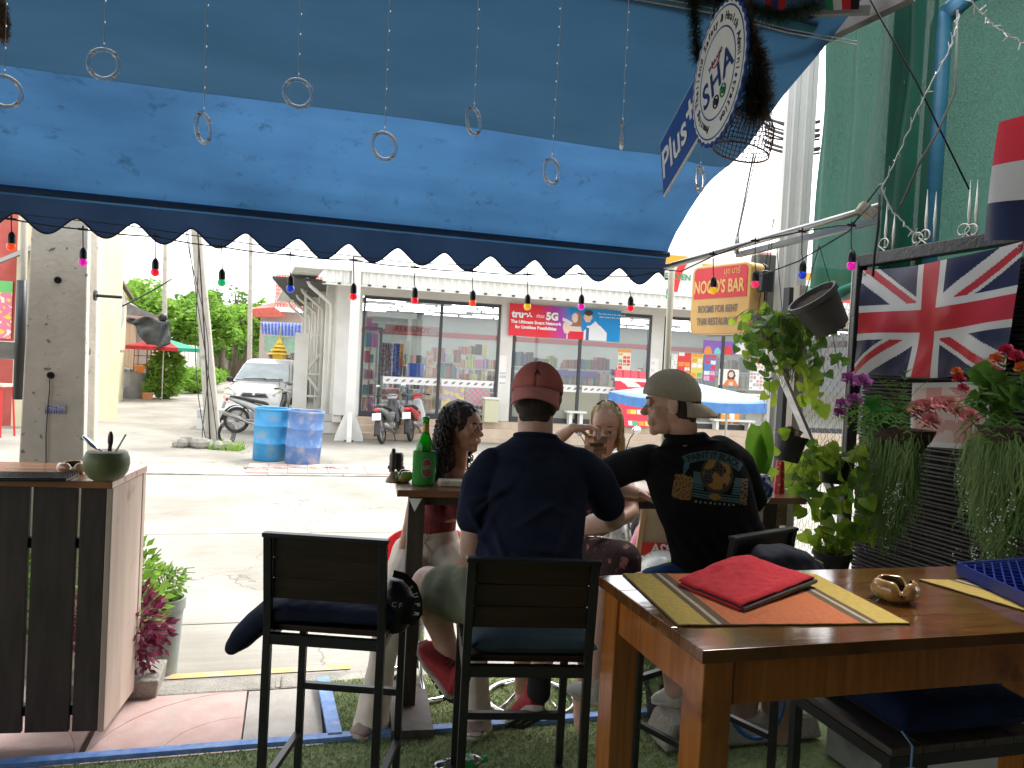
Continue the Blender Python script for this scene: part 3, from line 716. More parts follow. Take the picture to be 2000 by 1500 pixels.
sposter('product_poster', 'orange poster of a dish low in the right window under the blue parasol', 1402,785,1422,828,.03, layout(10, OR, [OR, YL, W], 3,2), 18,26)
sposter('product_poster', 'orange poster of a white ice cream low in the right window', 1424,785,1446,828,.03, lambda s, t: W if inel(s, t, .35,.45,.22,.5) else OR, 18,26)
sposter('wall_notice', 'white notice strip with small red labels on the pillar between the first windows', 976,694,990,752,.05, layout(11, W, [W, W, RD, (.5,.5,.5)], 9,1), 8,30, 'notice')
sposter('wall_notice', 'faint white notice strip on the pillar right of the middle window', 1271,700,1287,760,.05, layout(12, W, [W, (.6,.6,.6)], 9,2), 8,30, 'notice')
sposter('window_decal', 'red floral decal low on the glass at the right of the first window', 910,752,958,792,.02, lambda s, t: (.6,.2,.25) if math.sin(s * 28) * math.sin(t * 22) > .0 and abs(s - .5) + abs(t - .5) < .62 else (.33,.38,.38), 40,34, 'decal')
sposter('window_decal', 'yellow cartoon-like snack decal low on the glass behind the curly haired woman', 864,752,908,810,.02, lambda s, t: (.6,.5,.2) if noise.noise(Vector((s * 5, t * 6,3))) > .05 else (.4,.35,.42), 30,34, 'decal')
lr = thing('leaflet_rack', 'tall red leaflet rack curving down with pictures in front of the middle window', 'rack', S(s_at(1233,830,.3)[0], .3,.27), PH)
a, z1 = s_at(1201,722,.15); b, _ = s_at(1262,722,.15); z0 = s_at(1210,834,.3)[1]
def lrf(s, t): return S(a + .08 * (1 - t) + (b - a) * s, .12 + .35 * (1 - t) ** 1.6, max(z0,.28) + (z1 - max(z0,.28)) * t)
def lrc(s, t):
 if t > .86: return (.75,.12,.16) if (s * 4) % 1 > .15 else (.6,.05,.08)
 if t > .80: return W
 k = int(t * 10); f = (t * 10) % 1
 if t < .56 and s > .3 and f > .15 and (s * 5) % 1 > .12 and k % 2 == 0: return [YL, W, GR, OR][(int(s * 5) + k) % 4]
 if t > .5 and abs(s - .45 - .15 * math.sin(t * 20)) < .22 and k % 3 == 1: return (.75,.7,.65)
 return (.68,.04,.07)
g = G(); g.grid(lrf, 34,50, col=lrc); g.build('panel', M_print, lr, solid=.02)
g = G(); g.cyl(S(a + .1,.1,.27), S(a + .1,.1, z1), .015, n=8); g.cyl(S(b, .1,.27), S(b, .1, z1), .015, n=8); g.build('stand', M_shelf, lr)
def bench(x0, x1, y, d, label):
 a, z = s_at(x0, y, d); b = s_at(x1, y, d)[0]; t = thing('white_bench', label, 'bench', S((a + b) / 2, d, .27), PH)
 g = G(); sbx(g, a, b, d - .15, d + .15, z - .05, z); g.build('seat', M_whitemetal, t, bevel=.01)
 for e in (a + .12, b - .12): g = G(); sbx(g, e - .04, e + .04, d - .1, d + .1,.268, z - .05); g.build('leg', M_whitemetal, t)
bench(1104,1143,802,.2, 'plain white bench on the step left of the blonde woman')
bench(1390,1470,818,.2, 'long white bench under the posters behind the cap brim')
t = thing('litter_bin', 'clear plastic bin with litter by the store pillar', 'bin', S(s_at(958,800,.5)[0], .5,.27), PH)
a = s_at(944,800,.5)[0]; b = s_at(972,800,.5)[0]; zb = s_at(958,780,.5)[1]
g = G(); sbx(g, a, b, .35,.65,.27, zb); g.build('body', pm('frosted_bin', (.5,.52,.4),(.55,.5,.3), scale=(14,14,14), rough=.4), t, bevel=.02)
g = G(); sbx(g, a - .02, b + .02,.33,.67, zb, zb + .05); g.build('rim', M_whitemetal, t, bevel=.01)
sg = thing('shop_sign', 'white fascia sign with orange green and red stripes above the shop canopy', 'sign', S(s_at(1400,520,.5)[0], 1.0, zc1 + .06), PH)
sa = s_at(1290,540,1.2)[0]; sb2 = sa + 6.2; z0 = zc1 + .05
g = G(); sbx(g, sa, sb2,.95,1.1, z0, z0 + .95); g.build('panel', M_white, sg)
for (zz, hh, c) in ((.62,.17, (.8,.33,.03)),(.36,.1, (.02,.3,.14)),(.12,.14, (.75,.03,.03))):
 g = G()
 for k in range(1): sbx(g, sa + 1.1, sb2 - .05,1.1,1.106, z0 + zz, z0 + zz + hh)
 g.build('stripe', pm('sign_stripe_%d' % int(zz * 100), c, rough=.4), sg)
def seven(s0, zb, h, par, d, wdt=.62):
 w = h * wdt; g = G()
 P = lambda x, y: S(s0 + x * w, d, zb + y * h)
 g.add([P(0,.78), P(0,1), P(1,1), P(1,.80), P(.62,.78)], [(0,4,3,2,1)]); g.build('numeral', pm('sign_orange', (.85,.33,.02), rough=.4), par)
 g = G(); g.add([P(.62,.78), P(1,.8), P(.78,.5), P(.62,0), P(.3,0), P(.42,.45)], [(0,1,2,3,4,5)][::-1]); g.build('numeral', pm('sign_red', (.75,.02,.02), rough=.4), par)
seven(sa + .15, z0 + .05,.88, sg, 1.112)
lettering('ELEVEN', .2, frame_M(S(sa + .48,1.125, z0 + .42), SD, SN), pm('sign_green', (.01,.25,.1), rough=.4), sg, bold=.004)
vs_ = thing('pole_sign', 'upright white convenience store sign with orange red and green bands behind the bar sign', 'sign', at_y(1512,600,11.5) * 1.0)
pz = at_y(1515,495,12); pb = at_y(1515,600,12)
g = G(); g.box((pz.x, pz.y, (pz.z + pb.z) / 2),(.75,.12, pz.z - pb.z), SM); g.build('panel', M_white, vs_)
Mv = lambda dx, z: Vector((pz.x, pz.y, 0)) + SD * dx + SN * .065 + Vector((0,0, z))
for (fz, hh, c) in ((.80,.12, (.85,.33,.02)),(.62,.10, (.8,.3,.02)),(.36,.09, (.02,.3,.14)),(.16,.12, (.75,.03,.03))):
 g = G(); z = pb.z + (pz.z - pb.z) * fz; g.quad(Mv(-.34, z), Mv(.34, z), Mv(.34, z + hh * .7), Mv(-.34, z + hh * .7)); g.build('stripe', pm('sign_c%d' % int(fz * 100), c, rough=.4), vs_)
g = G(); g.add([Mv(-.36, pz.z - .02), Mv(-.1, pz.z - .02), Mv(-.22, pz.z - .25)], [(0,2,1)]); g.build('numeral', MATS['sign_red'], vs_)
g = G(); g.cyl((pz.x, pz.y, STREET),(pz.x, pz.y, pb.z), .06); g.build('post', M_alu, vs_)
base = at_z(681,861, STREET); top = at_y(692,470, base.y)
t = thing('white_pole', 'tall square white sign pole with a flared gusset base in front of the store', 'pole', (base.x, base.y, STREET), PH)
g = G(); g.box((base.x, base.y, 2.4),(.20,.20,5.1), SM); g.build('post', M_white, t)
for sx in (-1,1):
 for ax in (0,1):
  g = G(); pr = [(sx * .1, STREET + .002),(sx * .31, STREET + .002),(sx * .29, STREET + .12),(sx * .1, STREET + .62)]
  if ax == 0: g.prism(pr, 'y', -.05,.05)
  else: g.prism(pr, 'x', -.05,.05)
  g2 = G(); g2.add([Vector((base.x, base.y, 0)) + SM @ Vector(v) for v in g.v], g.f); g2.build('gusset', M_white, t)
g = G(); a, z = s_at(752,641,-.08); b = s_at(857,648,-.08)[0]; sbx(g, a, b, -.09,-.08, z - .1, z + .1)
rb = tag(g.build('red_band', pm('reflected_red_band', (.36,.16,.16),(.42,.24,.23), scale=(3,3,3), rough=.6)), 'dull red band with mirrored lettering standing in for a reflection in the first window', 'band')  # solid strip and reversed letters imitate a sign reflected in the glass
lettering('YOK-BIKER', .17, frame_M(S((a + b) / 2,-.07, z), -SD, -SN), pm('reflected_maroon_ink', (.25,.03,.05), rough=.6), rb, bold=.004)
LA = R(19.5); LD = Vector((-math.sin(LA), math.cos(LA), 0)); LX = Vector((math.cos(LA), math.sin(LA), 0)); LM = Matrix.Rotation(LA, 3, 'Z')
M_cream = pm('cream_render', (.6,.55,.36),(.66,.61,.42), scale=(1.5,1.5,1.5), rough=.85, c3=(.5,.45,.3), c3scale=1.2, c3ramp=(.6,.9))
M_asb = pm('grey_roof_sheet', (.14,.13,.12),(.21,.2,.185), scale=(3,3,3), rough=.85)
c0 = at_z(240,781, STREET); top = at_y(238,578, c0.y)
W0 = Vector((c0.x, c0.y, 0))
hs = thing('cream_house', 'pale yellow rendered house wall at the left corner of the lane', 'house', (c0.x - 1.5, c0.y, STREET), LA)
def H_(l, w, z): return W0 - LD * l - LX * w + Vector((0,0, z))
g = G(); n = 2
g.add([H_(0,0, STREET), H_(5.6,0, STREET), H_(5.6,0,3.95), H_(0,0, top.z), H_(0,4, STREET), H_(5.6,4, STREET), H_(5.6,4,3.95), H_(0,4, top.z)],
      [(0,1,2,3),(4,7,6,5),(0,3,7,4),(1,5,6,2),(3,2,6,7)]); g.build('wall', M_cream, hs)
g = G(); g.bar(H_(-.25,-.12, top.z - .05), H_(5.6,-.12,4.0), .12,.1); g.build('verge', pm('brown_trim', (.12,.09,.06), rough=.8), hs)
lq = at_y(193,620, c0.y - 3.4)
g = G()
for i in range(11): g.box(H_(3.6,-.03,1.9 + i * .16),(.05,.9,.05), LM)
g.build('louvre', pm('grey_louvre', (.2,.19,.17), rough=.7), hs)
g = G(); g.lathe([(0,.05),(.55,.05),(.62,.02),(.62,-.02)], 20, H_(1.7,-.05,2.75), M=(LM @ Matrix.Rotation(R(90), 3, 'Y'))); g.build('round_vent', pm('vent_grey', (.3,.3,.28), rough=.6), hs)
g = G(); g.box(H_(2.4,-.15,1.45),(.3,1.6,.07), LM); g.build('ledge', pm('brown_ledge', (.25,.17,.12), rough=.8), hs)
p0 = at_y(262,640,28.5)
ph = thing('porch_house', 'low house with a grey tiled porch roof behind the yellow wall', 'house', (p0.x - 2,29.5, STREET), LA)
ra = at_y(236,575,28); rb = at_y(318,622,28); rc = at_y(236,608,28)
g = G(); g.add([Vector((ra.x - 5,28, ra.z + 1.6)), rb, Vector((rb.x, 28, rb.z - .12)), Vector((ra.x - 5,28, rc.z)), Vector((ra.x - 8,34, ra.z + 3)), Vector((rb.x * 34 / 28 - .9,34, rb.z + .5)), ], [(0,3,2,1),(0,1,5,4)]); g.build('roof', M_asb, ph, solid=.08)
g = G(); g.bar((ra.x - 4,27.95, rc.z - .02),(rb.x, 27.95, rb.z - .12), .12,.24); g.build('fascia', pm('pinkish_fascia', (.4,.27,.23), rough=.8), ph)
pw = at_y(247,700,28.3)
g = G(); g.bx((pw.x - 3,28.4, STREET),(pw.x + .1,30, rc.z - .1)); g.build('wall', pm('dim_wall', (.2,.16,.13), rough=.9), ph)
for x in (249,258):
 a = at_y(x, 700,28.1); g = G(); g.bx((a.x - .08,28.0, STREET),(a.x + .08,28.16, rc.z - .05)); g.build('post', pm('tan_post', (.5,.35,.24), rough=.8), ph)
M_tarp = translucent('black_tarp', (.03,.035,.035),(.08,.085,.08), fac=.25, scale=(3,3,3), rough=.5, bump=.6)
tp = [at_y(240,622,27), at_y(285,620,26), at_y(335,628,26), at_y(330,670,25.5), at_y(300,690,25.2), at_y(265,640,26)]
def tarp(s, t):
 a = tp[0].lerp(tp[1], min(1, s * 2)) if s < .5 else tp[1].lerp(tp[2], s * 2 - 1)
 b = tp[0].lerp(tp[5], s * 2) if s < .5 else (tp[5].lerp(tp[4], min(1, (s - .5) * 4)) if s < .75 else tp[4].lerp(tp[3], s * 4 - 3))
 p = a.lerp(b, t); return p + Vector((0,.1 * math.sin(s * 23 + t * 4), .035 * math.sin(t * 9 + s * 14)))
g = G(); g.grid(tarp, 30,14); tag(g.build('tarpaulin', M_tarp, smooth=True, solid=.01), 'crumpled black tarpaulin slung over the street stall by the lane', 'tarpaulin')
def parasol(name, c, r, h, cols, label, n=8, drop=.3, pole=True, base=None, frill=.12, tilt=0):
 t = thing(name, label, 'parasol', (c.x, c.y, base if base is not None else STREET))
 for i in range(n):
  g = G(); a0, a1 = 2 * math.pi * i / n, 2 * math.pi * (i + 1) / n
  P = lambda a, rr, z: c + Vector((rr * math.cos(a), rr * math.sin(a), z + tilt * rr * math.cos(a)))
  g.add([P(0,0, h), P(a0, r * .55, h * .45), P(a1, r * .55, h * .45), P(a0, r, 0), P(a1, r, 0), P(a0, r, -frill), P(a1, r, -frill)], [(0,1,2),(1,3,4,2),(3,5,6,4)])
  g.build('canopy_panel', cols[i % len(cols)], t, solid=.004)
 if pole: g = G(); g.cyl((c.x, c.y, base if base is not None else STREET), c + Vector((0,0, h)), .02, n=8); g.build('pole', M_alu, t)
 return t
pr_ = translucent('red_parasol', (.6,.05,.06),(.65,.08,.08), fac=.4); pg_ = translucent('green_parasol', (.05,.4,.25),(.08,.45,.3), fac=.4); pw_ = translucent('white_parasol', (.7,.7,.65),(.75,.75,.7), fac=.4)
c = at_y(320,678,26.5); parasol('parasol', c, 1.25,.32, [pg_, pr_, pg_, pr_, pw_, pr_, pr_, pg_], 'red green and white parasol leaning beside the black tarpaulin')
M_cem = pm('cement_ring', (.26,.265,.26),(.36,.365,.36), scale=(3,3,3), rough=.9, c3=(.2,.2,.19), c3scale=2)
b = at_z(258,776, STREET)
g = G(); g.lathe([(.5,0),(.5,.88),(.43,.88),(.43,.1),(0,.1)], 24, (b.x, b.y, STREET)); tag(g.build('cement_ring', M_cem), 'round grey cement tank standing by the stall', 'tank')
b2 = at_z(282,770, STREET); g = G(); g.box((b2.x + .15, b2.y + .4, STREET + .4),(.5,.4,.8), LM); tag(g.build('cement_block', M_cem), 'square cement block right of the round tank', 'block')
b3 = at_z(236,777, STREET); g = G(); g.lathe([(.14,0),(.19,.36),(.21,.36),(.20,.40),(.17,.38),(.13,.05),(0,.05)], 16, (b3.x, b3.y - .2, STREET)); tag(g.build('bucket', pm('pale_blue_plastic', (.4,.5,.65), rough=.4)), 'pale blue bucket in front of the cement tank', 'bucket')
b4 = at_z(288,780, STREET)
t = thing('plant_box', 'orange terracotta trough with a small green plant by the stall', 'planter', (b4.x, b4.y, STREET), LA)
g = G(); g.box((b4.x, b4.y, STREET + .12),(.28,.25,.24), LM, taper=1.15); g.build('trough', pm('terracotta', (.55,.22,.1),(.6,.28,.14), scale=(9,9,9), rough=.85), t)
M_lf1 = translucent('leaf_bright', (.16,.34,.04),(.28,.44,.08), fac=.5, scale=(2,2,2), rough=.5)
M_lf2 = translucent('leaf_mid', (.08,.2,.03),(.15,.28,.05), fac=.4, scale=(2,2,2), rough=.5)
M_lf3 = translucent('leaf_yellow', (.25,.34,.05),(.36,.42,.1), fac=.5, scale=(3,3,3), rough=.5)
M_bark = pm('bark', (.13,.1,.07),(.22,.18,.13), scale=(4,4,2), rough=.95, bump=.6)
def leafcloud(g, c, r, n, size, flat=.5):
 for i in range(n):
  d = rdir(); q = rnd(0.25,1) ** .5; p = c + Vector((d.x * r[0] * q, d.y * r[1] * q, d.z * r[2] * q))
  a = rdir(); a.z *= flat; a.normalize(); b = rdir(); b = (b - a * b.dot(a)).normalized(); s = size * rnd(.6,1.3)
  g.add([p - a * s, p + b * s * .42, p + a * s, p - b * s * .42], [(0,1,2,3)])
g = G(); leafcloud(g, Vector((b4.x, b4.y, STREET + .42)),(.22,.22,.2), 160,.07); g.build('foliage', M_lf1, t)
k0 = at_y(265,727,26.6)
t = thing('food_stand', 'small metal rack holding an orange crate on the cement tank', 'rack', (k0.x, 27, k0.z))
g = G()
for dx in (0,.45):
 for dy in (0,.3): g.bar((k0.x + dx - .2,27 + dy - .15,.70),(k0.x + dx - .2,27 + dy - .15,1.62), .03)
for z in (1.0,1.3,1.6):
 g.bar((k0.x - .2,26.85, z),(k0.x + .25,26.85, z), .025); g.bar((k0.x - .2,27.15, z),(k0.x + .25,27.15, z), .025)
g.build('frame', pm('rusty_frame', (.25,.12,.06), rough=.8), t)
g = G(); g.bx((k0.x - .19,26.84,.705),(k0.x + .24,27.14,.95)); g.build('crate', pm('orange_plastic', (.7,.22,.03), rough=.5), t)
g = G()
for i in range(26): g.lathe([(0,0),(.05,0),(.05,.1),(.02,.14),(.02,.18)], 7, (k0.x + rnd(-.75,.4), 27 + rnd(-.2,.25), .70 + rnd(0,.03)))
tag(g.build('bottles_heap', pm('clutter_grey', (.25,.25,.22),(.5,.5,.48), scale=(8,8,8), rough=.5)), 'clutter of jars and bottles on the cement tank', 'jars', kind='stuff')
def clump(name, label, c, r, n, size, mt, cat='shrub', stem=True, flat=.6):
 t = thing(name, label, cat, (c.x, c.y, STREET))
 g = G()
 for i in range(5): g.bar((c.x + rnd(-.1,.1), c.y + rnd(-.1,.1), STREET - .02),(c.x + rnd(-.5,.5) * r[0], c.y + rnd(-.5,.5) * r[1], c.z), .03)
 g.build('stem', M_bark, t)
 g = G(); leafcloud(g, c, r, n, size, flat); g.build('foliage', mt, t); return t
c = at_y(315,735,26.8); clump('shrub', 'tall leafy bush growing beside the stall pole', Vector((c.x, 27.2,.75)),(.75,.6,.95), 1300,.13, M_lf1)
M_fence = pm('beige_concrete_panel', (.44,.37,.27),(.52,.45,.34), scale=(2,2,2), rough=.9)
M_fence2 = pm('white_concrete_panel', (.55,.53,.48),(.62,.6,.55), scale=(2,2,2), rough=.9)
fA = at_y(252,700,29.5); fA = Vector((fA.x, 30,0)); fB = Vector((at_y(340,700,31.5).x, 31.5,0)); fC = Vector((at_y(396,690,48).x, 48,0))
def fence(A, Bp, n, h, mt, label, rows=5):
 t = thing('panel_fence', label, 'fence', ((A.x + Bp.x) / 2, (A.y + Bp.y) / 2, STREET))
 for i in range(n + 1):
  p = A.lerp(Bp, i / n); g = G(); g.box((p.x, p.y, STREET + h / 2),(.15,.15, h)); g.build('post', mt, t)
 for i in range(n):
  a, b = A.lerp(Bp, i / n), A.lerp(Bp, (i + 1) / n); d = (b - a).normalized()
  for r in range(rows):
   z = STREET + (r + .5) * (h - .06) / rows; g = G(); g.bar(a + d * .08 + Vector((0,0, z)), b - d * .08 + Vector((0,0, z)), .05, (h - .06) / rows - .03); g.build('panel', mt, t)
fence(fA, fB, 3,1.95, M_fence, 'beige concrete panel fence behind the street stall')
fence(fB, fC, 8,2.0, M_fence2, 'whitish concrete panel fence running back along the lane')
for i in range(9):
 f = i / 8; p = fB.lerp(fC, f * .9) + Vector((.9 + .2 * f, .0,0)); hh = rnd(.35,.6)
 side_ = 'nearest the stall' if i < 3 else ('halfway along it' if i < 6 else 'at its far end')
 clump('shrub', ['low bright grassy shrub along the lane fence, ', 'low dark leafy shrub along the lane fence, '][i % 2] + ['the first', 'the first', 'the second', 'the second', 'the third', 'the third', 'the fourth', 'the last', 'the farthest'][i] + ' from the stall', Vector((p.x, p.y, STREET + hh)),(.6,1.0, hh), 420,.16, M_lf1 if i % 2 == 0 else M_lf2)['group'] = 'bright shrubs along the lane fence' if i % 2 == 0 else 'dark shrubs along the lane fence'
def tree(label, x, y, Y, r, n, size, mt, trunk_h=None, group=None):
 c = at_y(x, y, Y); t = thing('tree', label, 'tree', (c.x, Y, STREET), group=group)
 g = G(); g.tube([(c.x, Y, STREET),(c.x + .1, Y, c.z * .5),(c.x, Y, c.z)], [.2,.15,.09], 8)
 for i in range(6):
  d = rdir(); d.z = abs(d.z); g.tube([(c.x, Y, c.z * rnd(.5,.9)), c + Vector((d.x * r[0] * .7, d.y * r[1] * .7, d.z * r[2] * .6))], [.08,.03], 5)
 g.build('trunk', M_bark, t, smooth=True)
 g = G()
 for i in range(16):
  d = rdir(); q = rnd(.35,.85); cc = c + Vector((d.x * r[0] * q, d.y * r[1] * q, d.z * r[2] * q)); rr = rnd(.28,.5)
  leafcloud(g, cc, (r[0] * rr, r[1] * rr, r[2] * rr), n // 16, size)
 g.build('crown', mt, t); return t
tree('bushy green tree behind the porch house roof', 275,608,42, (2.2,2,1.6), 3600,.2, M_lf1)
tree('tall feathery tree left of the thin lamp pole', 262,585,46, (1.1,1.2,1.5), 1000,.2, M_lf1)
tree('broad dense tree directly behind the thin lamp pole', 345,630,44, (2.6,2,1.7), 4600,.2, M_lf1)
tree('dark green tree just left of the leaning pole', 385,600,52, (1.7,2,1.5), 2200,.22, M_lf2)
tree('big bright tree right of the leaning pole', 435,628,46, (2.2,2,1.7), 4200,.2, M_lf1)
tree('darker tree crown in front of the second pole', 480,640,50, (1.5,2,1.4), 2000,.22, M_lf2)
tree('thin sparse tree top above the second pole trees', 462,585,50, (.9,.9,1.0), 190,.16, M_lf2)
tree('small tree behind the red roofed house', 508,640,48, (.9,1.2,1.7), 1300,.2, M_lf1)
tree('low bushy tree at the far end of the lane', 400,665,60, (2.4,2,1.2), 1800,.24, M_lf1)
tree('low tree over the roof at the lane end', 455,675,56, (2.6,2,.9), 1600,.22, M_lf2)
for (x, y, Y, w_, lab) in ((463,675,62,4.2, 'white flat roofed shed glimpsed at the end of the lane'),(425,690,58,1.4, 'small pale blue shed at the end of the lane')):
 c = at_y(x, y, Y); t = thing('shed', lab, 'shed', (c.x, Y, STREET))
 g = G(); g.bx((c.x - w_ / 2, Y - 1.5, c.z),(c.x + w_ / 2, Y + 1.5, c.z + .7)); g.build('roof', M_whitemetal, t)
 g = G(); g.bx((c.x - w_ / 2 + .3, Y - .5, STREET),(c.x + w_ / 2 - .3, Y + 1.2, c.z)); g.build('wall', pm('dark_brown_wall', (.15,.13,.1), rough=.9), t)  # one even dark brown below the pale roof
ry = 34
rt = [at_y(540,537, ry + 2), at_y(607,541, ry + 2), at_y(604,606, ry), at_y(536,602, ry)]
rh = thing('red_roof_house', 'house with a red tiled roof beyond the store side', 'house', ((rt[2].x + rt[3].x) / 2, ry + 2, STREET))
M_red = pm('red_roof_tile', (.52,.09,.06),(.62,.15,.11), scale=(5,5,5), rough=.6)
M_tile = M_red; nr, nc = 9,12
wR = Vector((rt[2] - rt[3])).normalized(); wide = 5.2
for r_ in range(nr):
 for c_ in range(nc + 10):
  a = rt[3].lerp(rt[0], r_ / nr); e = rt[3].lerp(rt[0], (r_ + 1.12) / nr); w_ = (rt[2] - rt[3]).length / nc
  p = a + wR * (c_ * w_); q = e + wR * (c_ * w_); g = G()
  vs = []
  for k in range(5):
   t_ = k / 4; bump_ = .05 * math.sin(math.pi * t_)
   vs += [p + wR * (w_ * t_) + Vector((0,-.02, bump_ + .03)), q + wR * (w_ * t_) + Vector((0,0, bump_))]
  g.add(vs, [(2 * k, 2 * k + 2,2 * k + 3,2 * k + 1) for k in range(4)]); g.build('tile', M_tile, rh)
g = G(); g.bx((rt[3].x - .8, ry + .6, STREET),(rt[3].x + 7, ry + 4, rt[3].z - .1)); g.build('wall', pm('pinkish_wall', (.5,.42,.38), rough=.9), rh)
g = G(); g.add([rt[3] + Vector((-1.15,0,-.1)), rt[3] + Vector((0,0,.05)), rt[3] + Vector((.6,0,-.35)), rt[3] + Vector((-1.1,0,-.45)), rt[3] + Vector((-.7,2,.4)), rt[3] + Vector((.3,2,.5))], [(0,3,2,1),(0,1,5,4)]); g.build('porch_roof', M_red, rh)
M_btarp = translucent('faded_blue_tarp', (.16,.22,.5),(.26,.32,.6), fac=.3, scale=(2,.5,8))
a, b = at_y(509,628,31), at_y(605,632,31); c, d = at_y(512,652,30.6), at_y(604,660,30.6)
t = thing('stall_awning', 'faded blue corrugated awning with a green translucent screen under it', 'awning', ((a.x + b.x) / 2,31, STREET))
g = G(); g.grid(lambda s, t_: a.lerp(b, s).lerp(c.lerp(d, s), t_) + Vector((0,.08 * math.sin(s * 90), .06 * math.sin(math.pi * t_))), 90,4); g.build('cover', M_btarp, t)
e, f = at_y(517,655,31), at_y(590,660,31); h_, i_ = at_y(517,686,31), at_y(590,690,31)
g = G(); g.grid(lambda s, t_: e.lerp(f, s).lerp(h_.lerp(i_, s), t_), 6,2); g.build('screen', translucent('green_screen', (.2,.32,.24),(.26,.4,.3), fac=.5), t)
g = G()
for q in (e, f, e.lerp(f, .5)): g.cyl((q.x, 31.05, STREET),(q.x, 31.05, q.z), .03, n=6)
g.build('post', M_alu, t)
g = G()
for i in range(500):
 x = rnd(0,1); p = e.lerp(f, x); z = rnd(STREET + .7, h_.z); s_ = rnd(.03,.1); c_ = random.choice([(.1,.1,.1),(.3,.28,.25),(.05,.05,.06),(.5,.48,.45)])
 g.box((p.x, 31.4 + rnd(0,.4), z),(s_, s_, s_), col=c_)
tag(g.build('stall_clutter', M_goods), 'dark jumble of goods under the blue awning', 'clutter', kind='stuff')
c = at_y(590,755,28); clump('shrub', 'green bush behind the white car wing mirror', Vector((at_y(572,735,27).x, 27,.55)),(.7,.6,.55), 700,.12, M_lf2)
sb = at_y(545,700,26)
M_gold = pm('golden_paint', (.6,.4,.03),(.7,.52,.08), rough=.4, metal=.3, scale=(9,9,9))
t = thing('spirit_house', 'small golden spirit house on a post behind the white car', 'shrine', (sb.x, 26, STREET))
g = G(); g.cyl((sb.x, 26, STREET),(sb.x, 26,1.25), .09,.07); g.build('post', M_gold, t)
g = G(); g.bx((sb.x - .3,25.7,1.25),(sb.x + .3,26.3,1.32)); g.bx((sb.x - .18,25.85,1.32),(sb.x + .18,26.15,1.6)); g.build('house', M_gold, t)
g = G()
for k in range(4): w_ = .34 - k * .075; z = 1.6 + k * .12; g.add([(sb.x - w_, 25.75 + k * .05, z),(sb.x + w_, 25.75 + k * .05, z),(sb.x + w_, 26.25 - k * .05, z),(sb.x - w_, 26.25 - k * .05, z),(sb.x, 26, z + .24)], [(0,1,4),(1,2,4),(2,3,4),(3,0,4)])
g.cyl((sb.x, 26,2.1),(sb.x, 26,2.55), .035,.004, n=8); g.build('roof', M_gold, t)
M_pole = pm('weathered_concrete_pole', (.4,.37,.31),(.5,.47,.41), scale=(6,6,2), rough=.9, bump=.5, bscale=60, c3=(.3,.26,.2), c3scale=7, c3ramp=(.55,.75))
for (x0, x1, yb, Y, lab, w_) in ((324,318,800,33, 'slim pale utility pole behind the black ball finial', .2),(490,488,745,30, 'slim pale utility pole behind the white car roof', .17)):
 b = at_y(x1, yb, Y); tp_ = at_y(x0,380, Y); g = G(); g.tube([(b.x, Y, STREET),(tp_.x, Y, 8.5)], [w_ * .62, w_ * .42], 8)
 tag(g.build('utility_pole', M_pole), lab, 'pole', 'slim utility poles far down the lane')
bb = at_y(318,620,25.8); g = G(); g.ell(bb, (.15,.15,.15)); tag(g.build('black_ball', pm('black_gloss', (.015,.015,.015), rough=.25), smooth=True), 'round black ball finial above the tarpaulin', 'ball')
bb = at_y(232,595,24); g = G(); g.ell(bb, (.14,.03,.22)); tag(g.build('blue_disc', pm('blue_disc', (.03,.06,.3), rough=.4), smooth=True), 'dark blue disc hanging at the corner of the yellow wall', 'disc')
pb = at_z(418,872, STREET); pm_ = at_y(400,640, pb.y); pt = at_y(385,470, pb.y); pt2 = at_y(375,330, pb.y)
t = thing('leaning_pole', 'leaning weathered concrete utility pole with cables at the lane corner', 'pole', (pb.x, pb.y, STREET))
def rectloft(g, pts, ws, ds, M):
 vs = []
 for p, w_, d_ in zip(pts, ws, ds):
  p = Vector(p)
  for sx, sy in ((-1,-1),(1,-1),(1,1),(-1,1)): vs.append(p + M @ Vector((sx * w_ / 2, sy * d_ / 2,0)))
 n = len(pts); g.add(vs, [(i * 4 + j, i * 4 + (j + 1) % 4, i * 4 + 4 + (j + 1) % 4, i * 4 + 4 + j) for i in range(n - 1) for j in range(4)] + [(0,3,2,1),(4 * n - 4,4 * n - 3,4 * n - 2,4 * n - 1)])
g = G(); rectloft(g, [(pb.x, pb.y, STREET - .02), pm_, pt, pt2], [.27,.21,.18,.16], [.24,.2,.17,.15], KM); g.build('shaft', M_pole, t, bevel=.025)
M_cable = pm('black_cable', (.02,.02,.02), rough=.6)
for k in range(4):
 pts = [Vector((pb.x, pb.y, STREET)).lerp(Vector(pt2), i / 16) + Vector((.15 * math.sin(k * 1.7 + i * .13 * (k + .5)) * (1 - .3 * i / 16), -.17 - .02 * k, 0)) for i in range(17)]
 g = G(); g.tube(pts, .008 if k else .014,5); g.build('cable', M_cable, t, smooth=True)
g = G()
for k in range(4):
 c_ = Vector((pb.x + .26, pb.y - .12, STREET + .26)); r_ = .14 + .022 * k
 g.tube([c_ + Vector((r_ * .8 * math.cos(a), .012 * k, r_ * 1.1 * math.sin(a))) for a in [q * 6.283 / 16 for q in range(16)]], .008,4, closed=True)
g.build('cable_coil', M_cable, t, smooth=True)
g = G()
for i in range(34):
 a = rnd(-1.2,.9); r_ = rnd(.05,.5); s_ = rnd(.05,.17); g.ell((pb.x + a * .5, pb.y - .2 - r_ * .4, STREET + s_ * .5),(s_, s_ * .7, s_ * .7), Matrix.Rotation(rnd(0,3), 3, 'Z'), 7,5)
tag(g.build('rubble', M_kerb), 'broken concrete rubble heaped at the foot of the leaning pole', 'rubble', kind='stuff')
g = G()
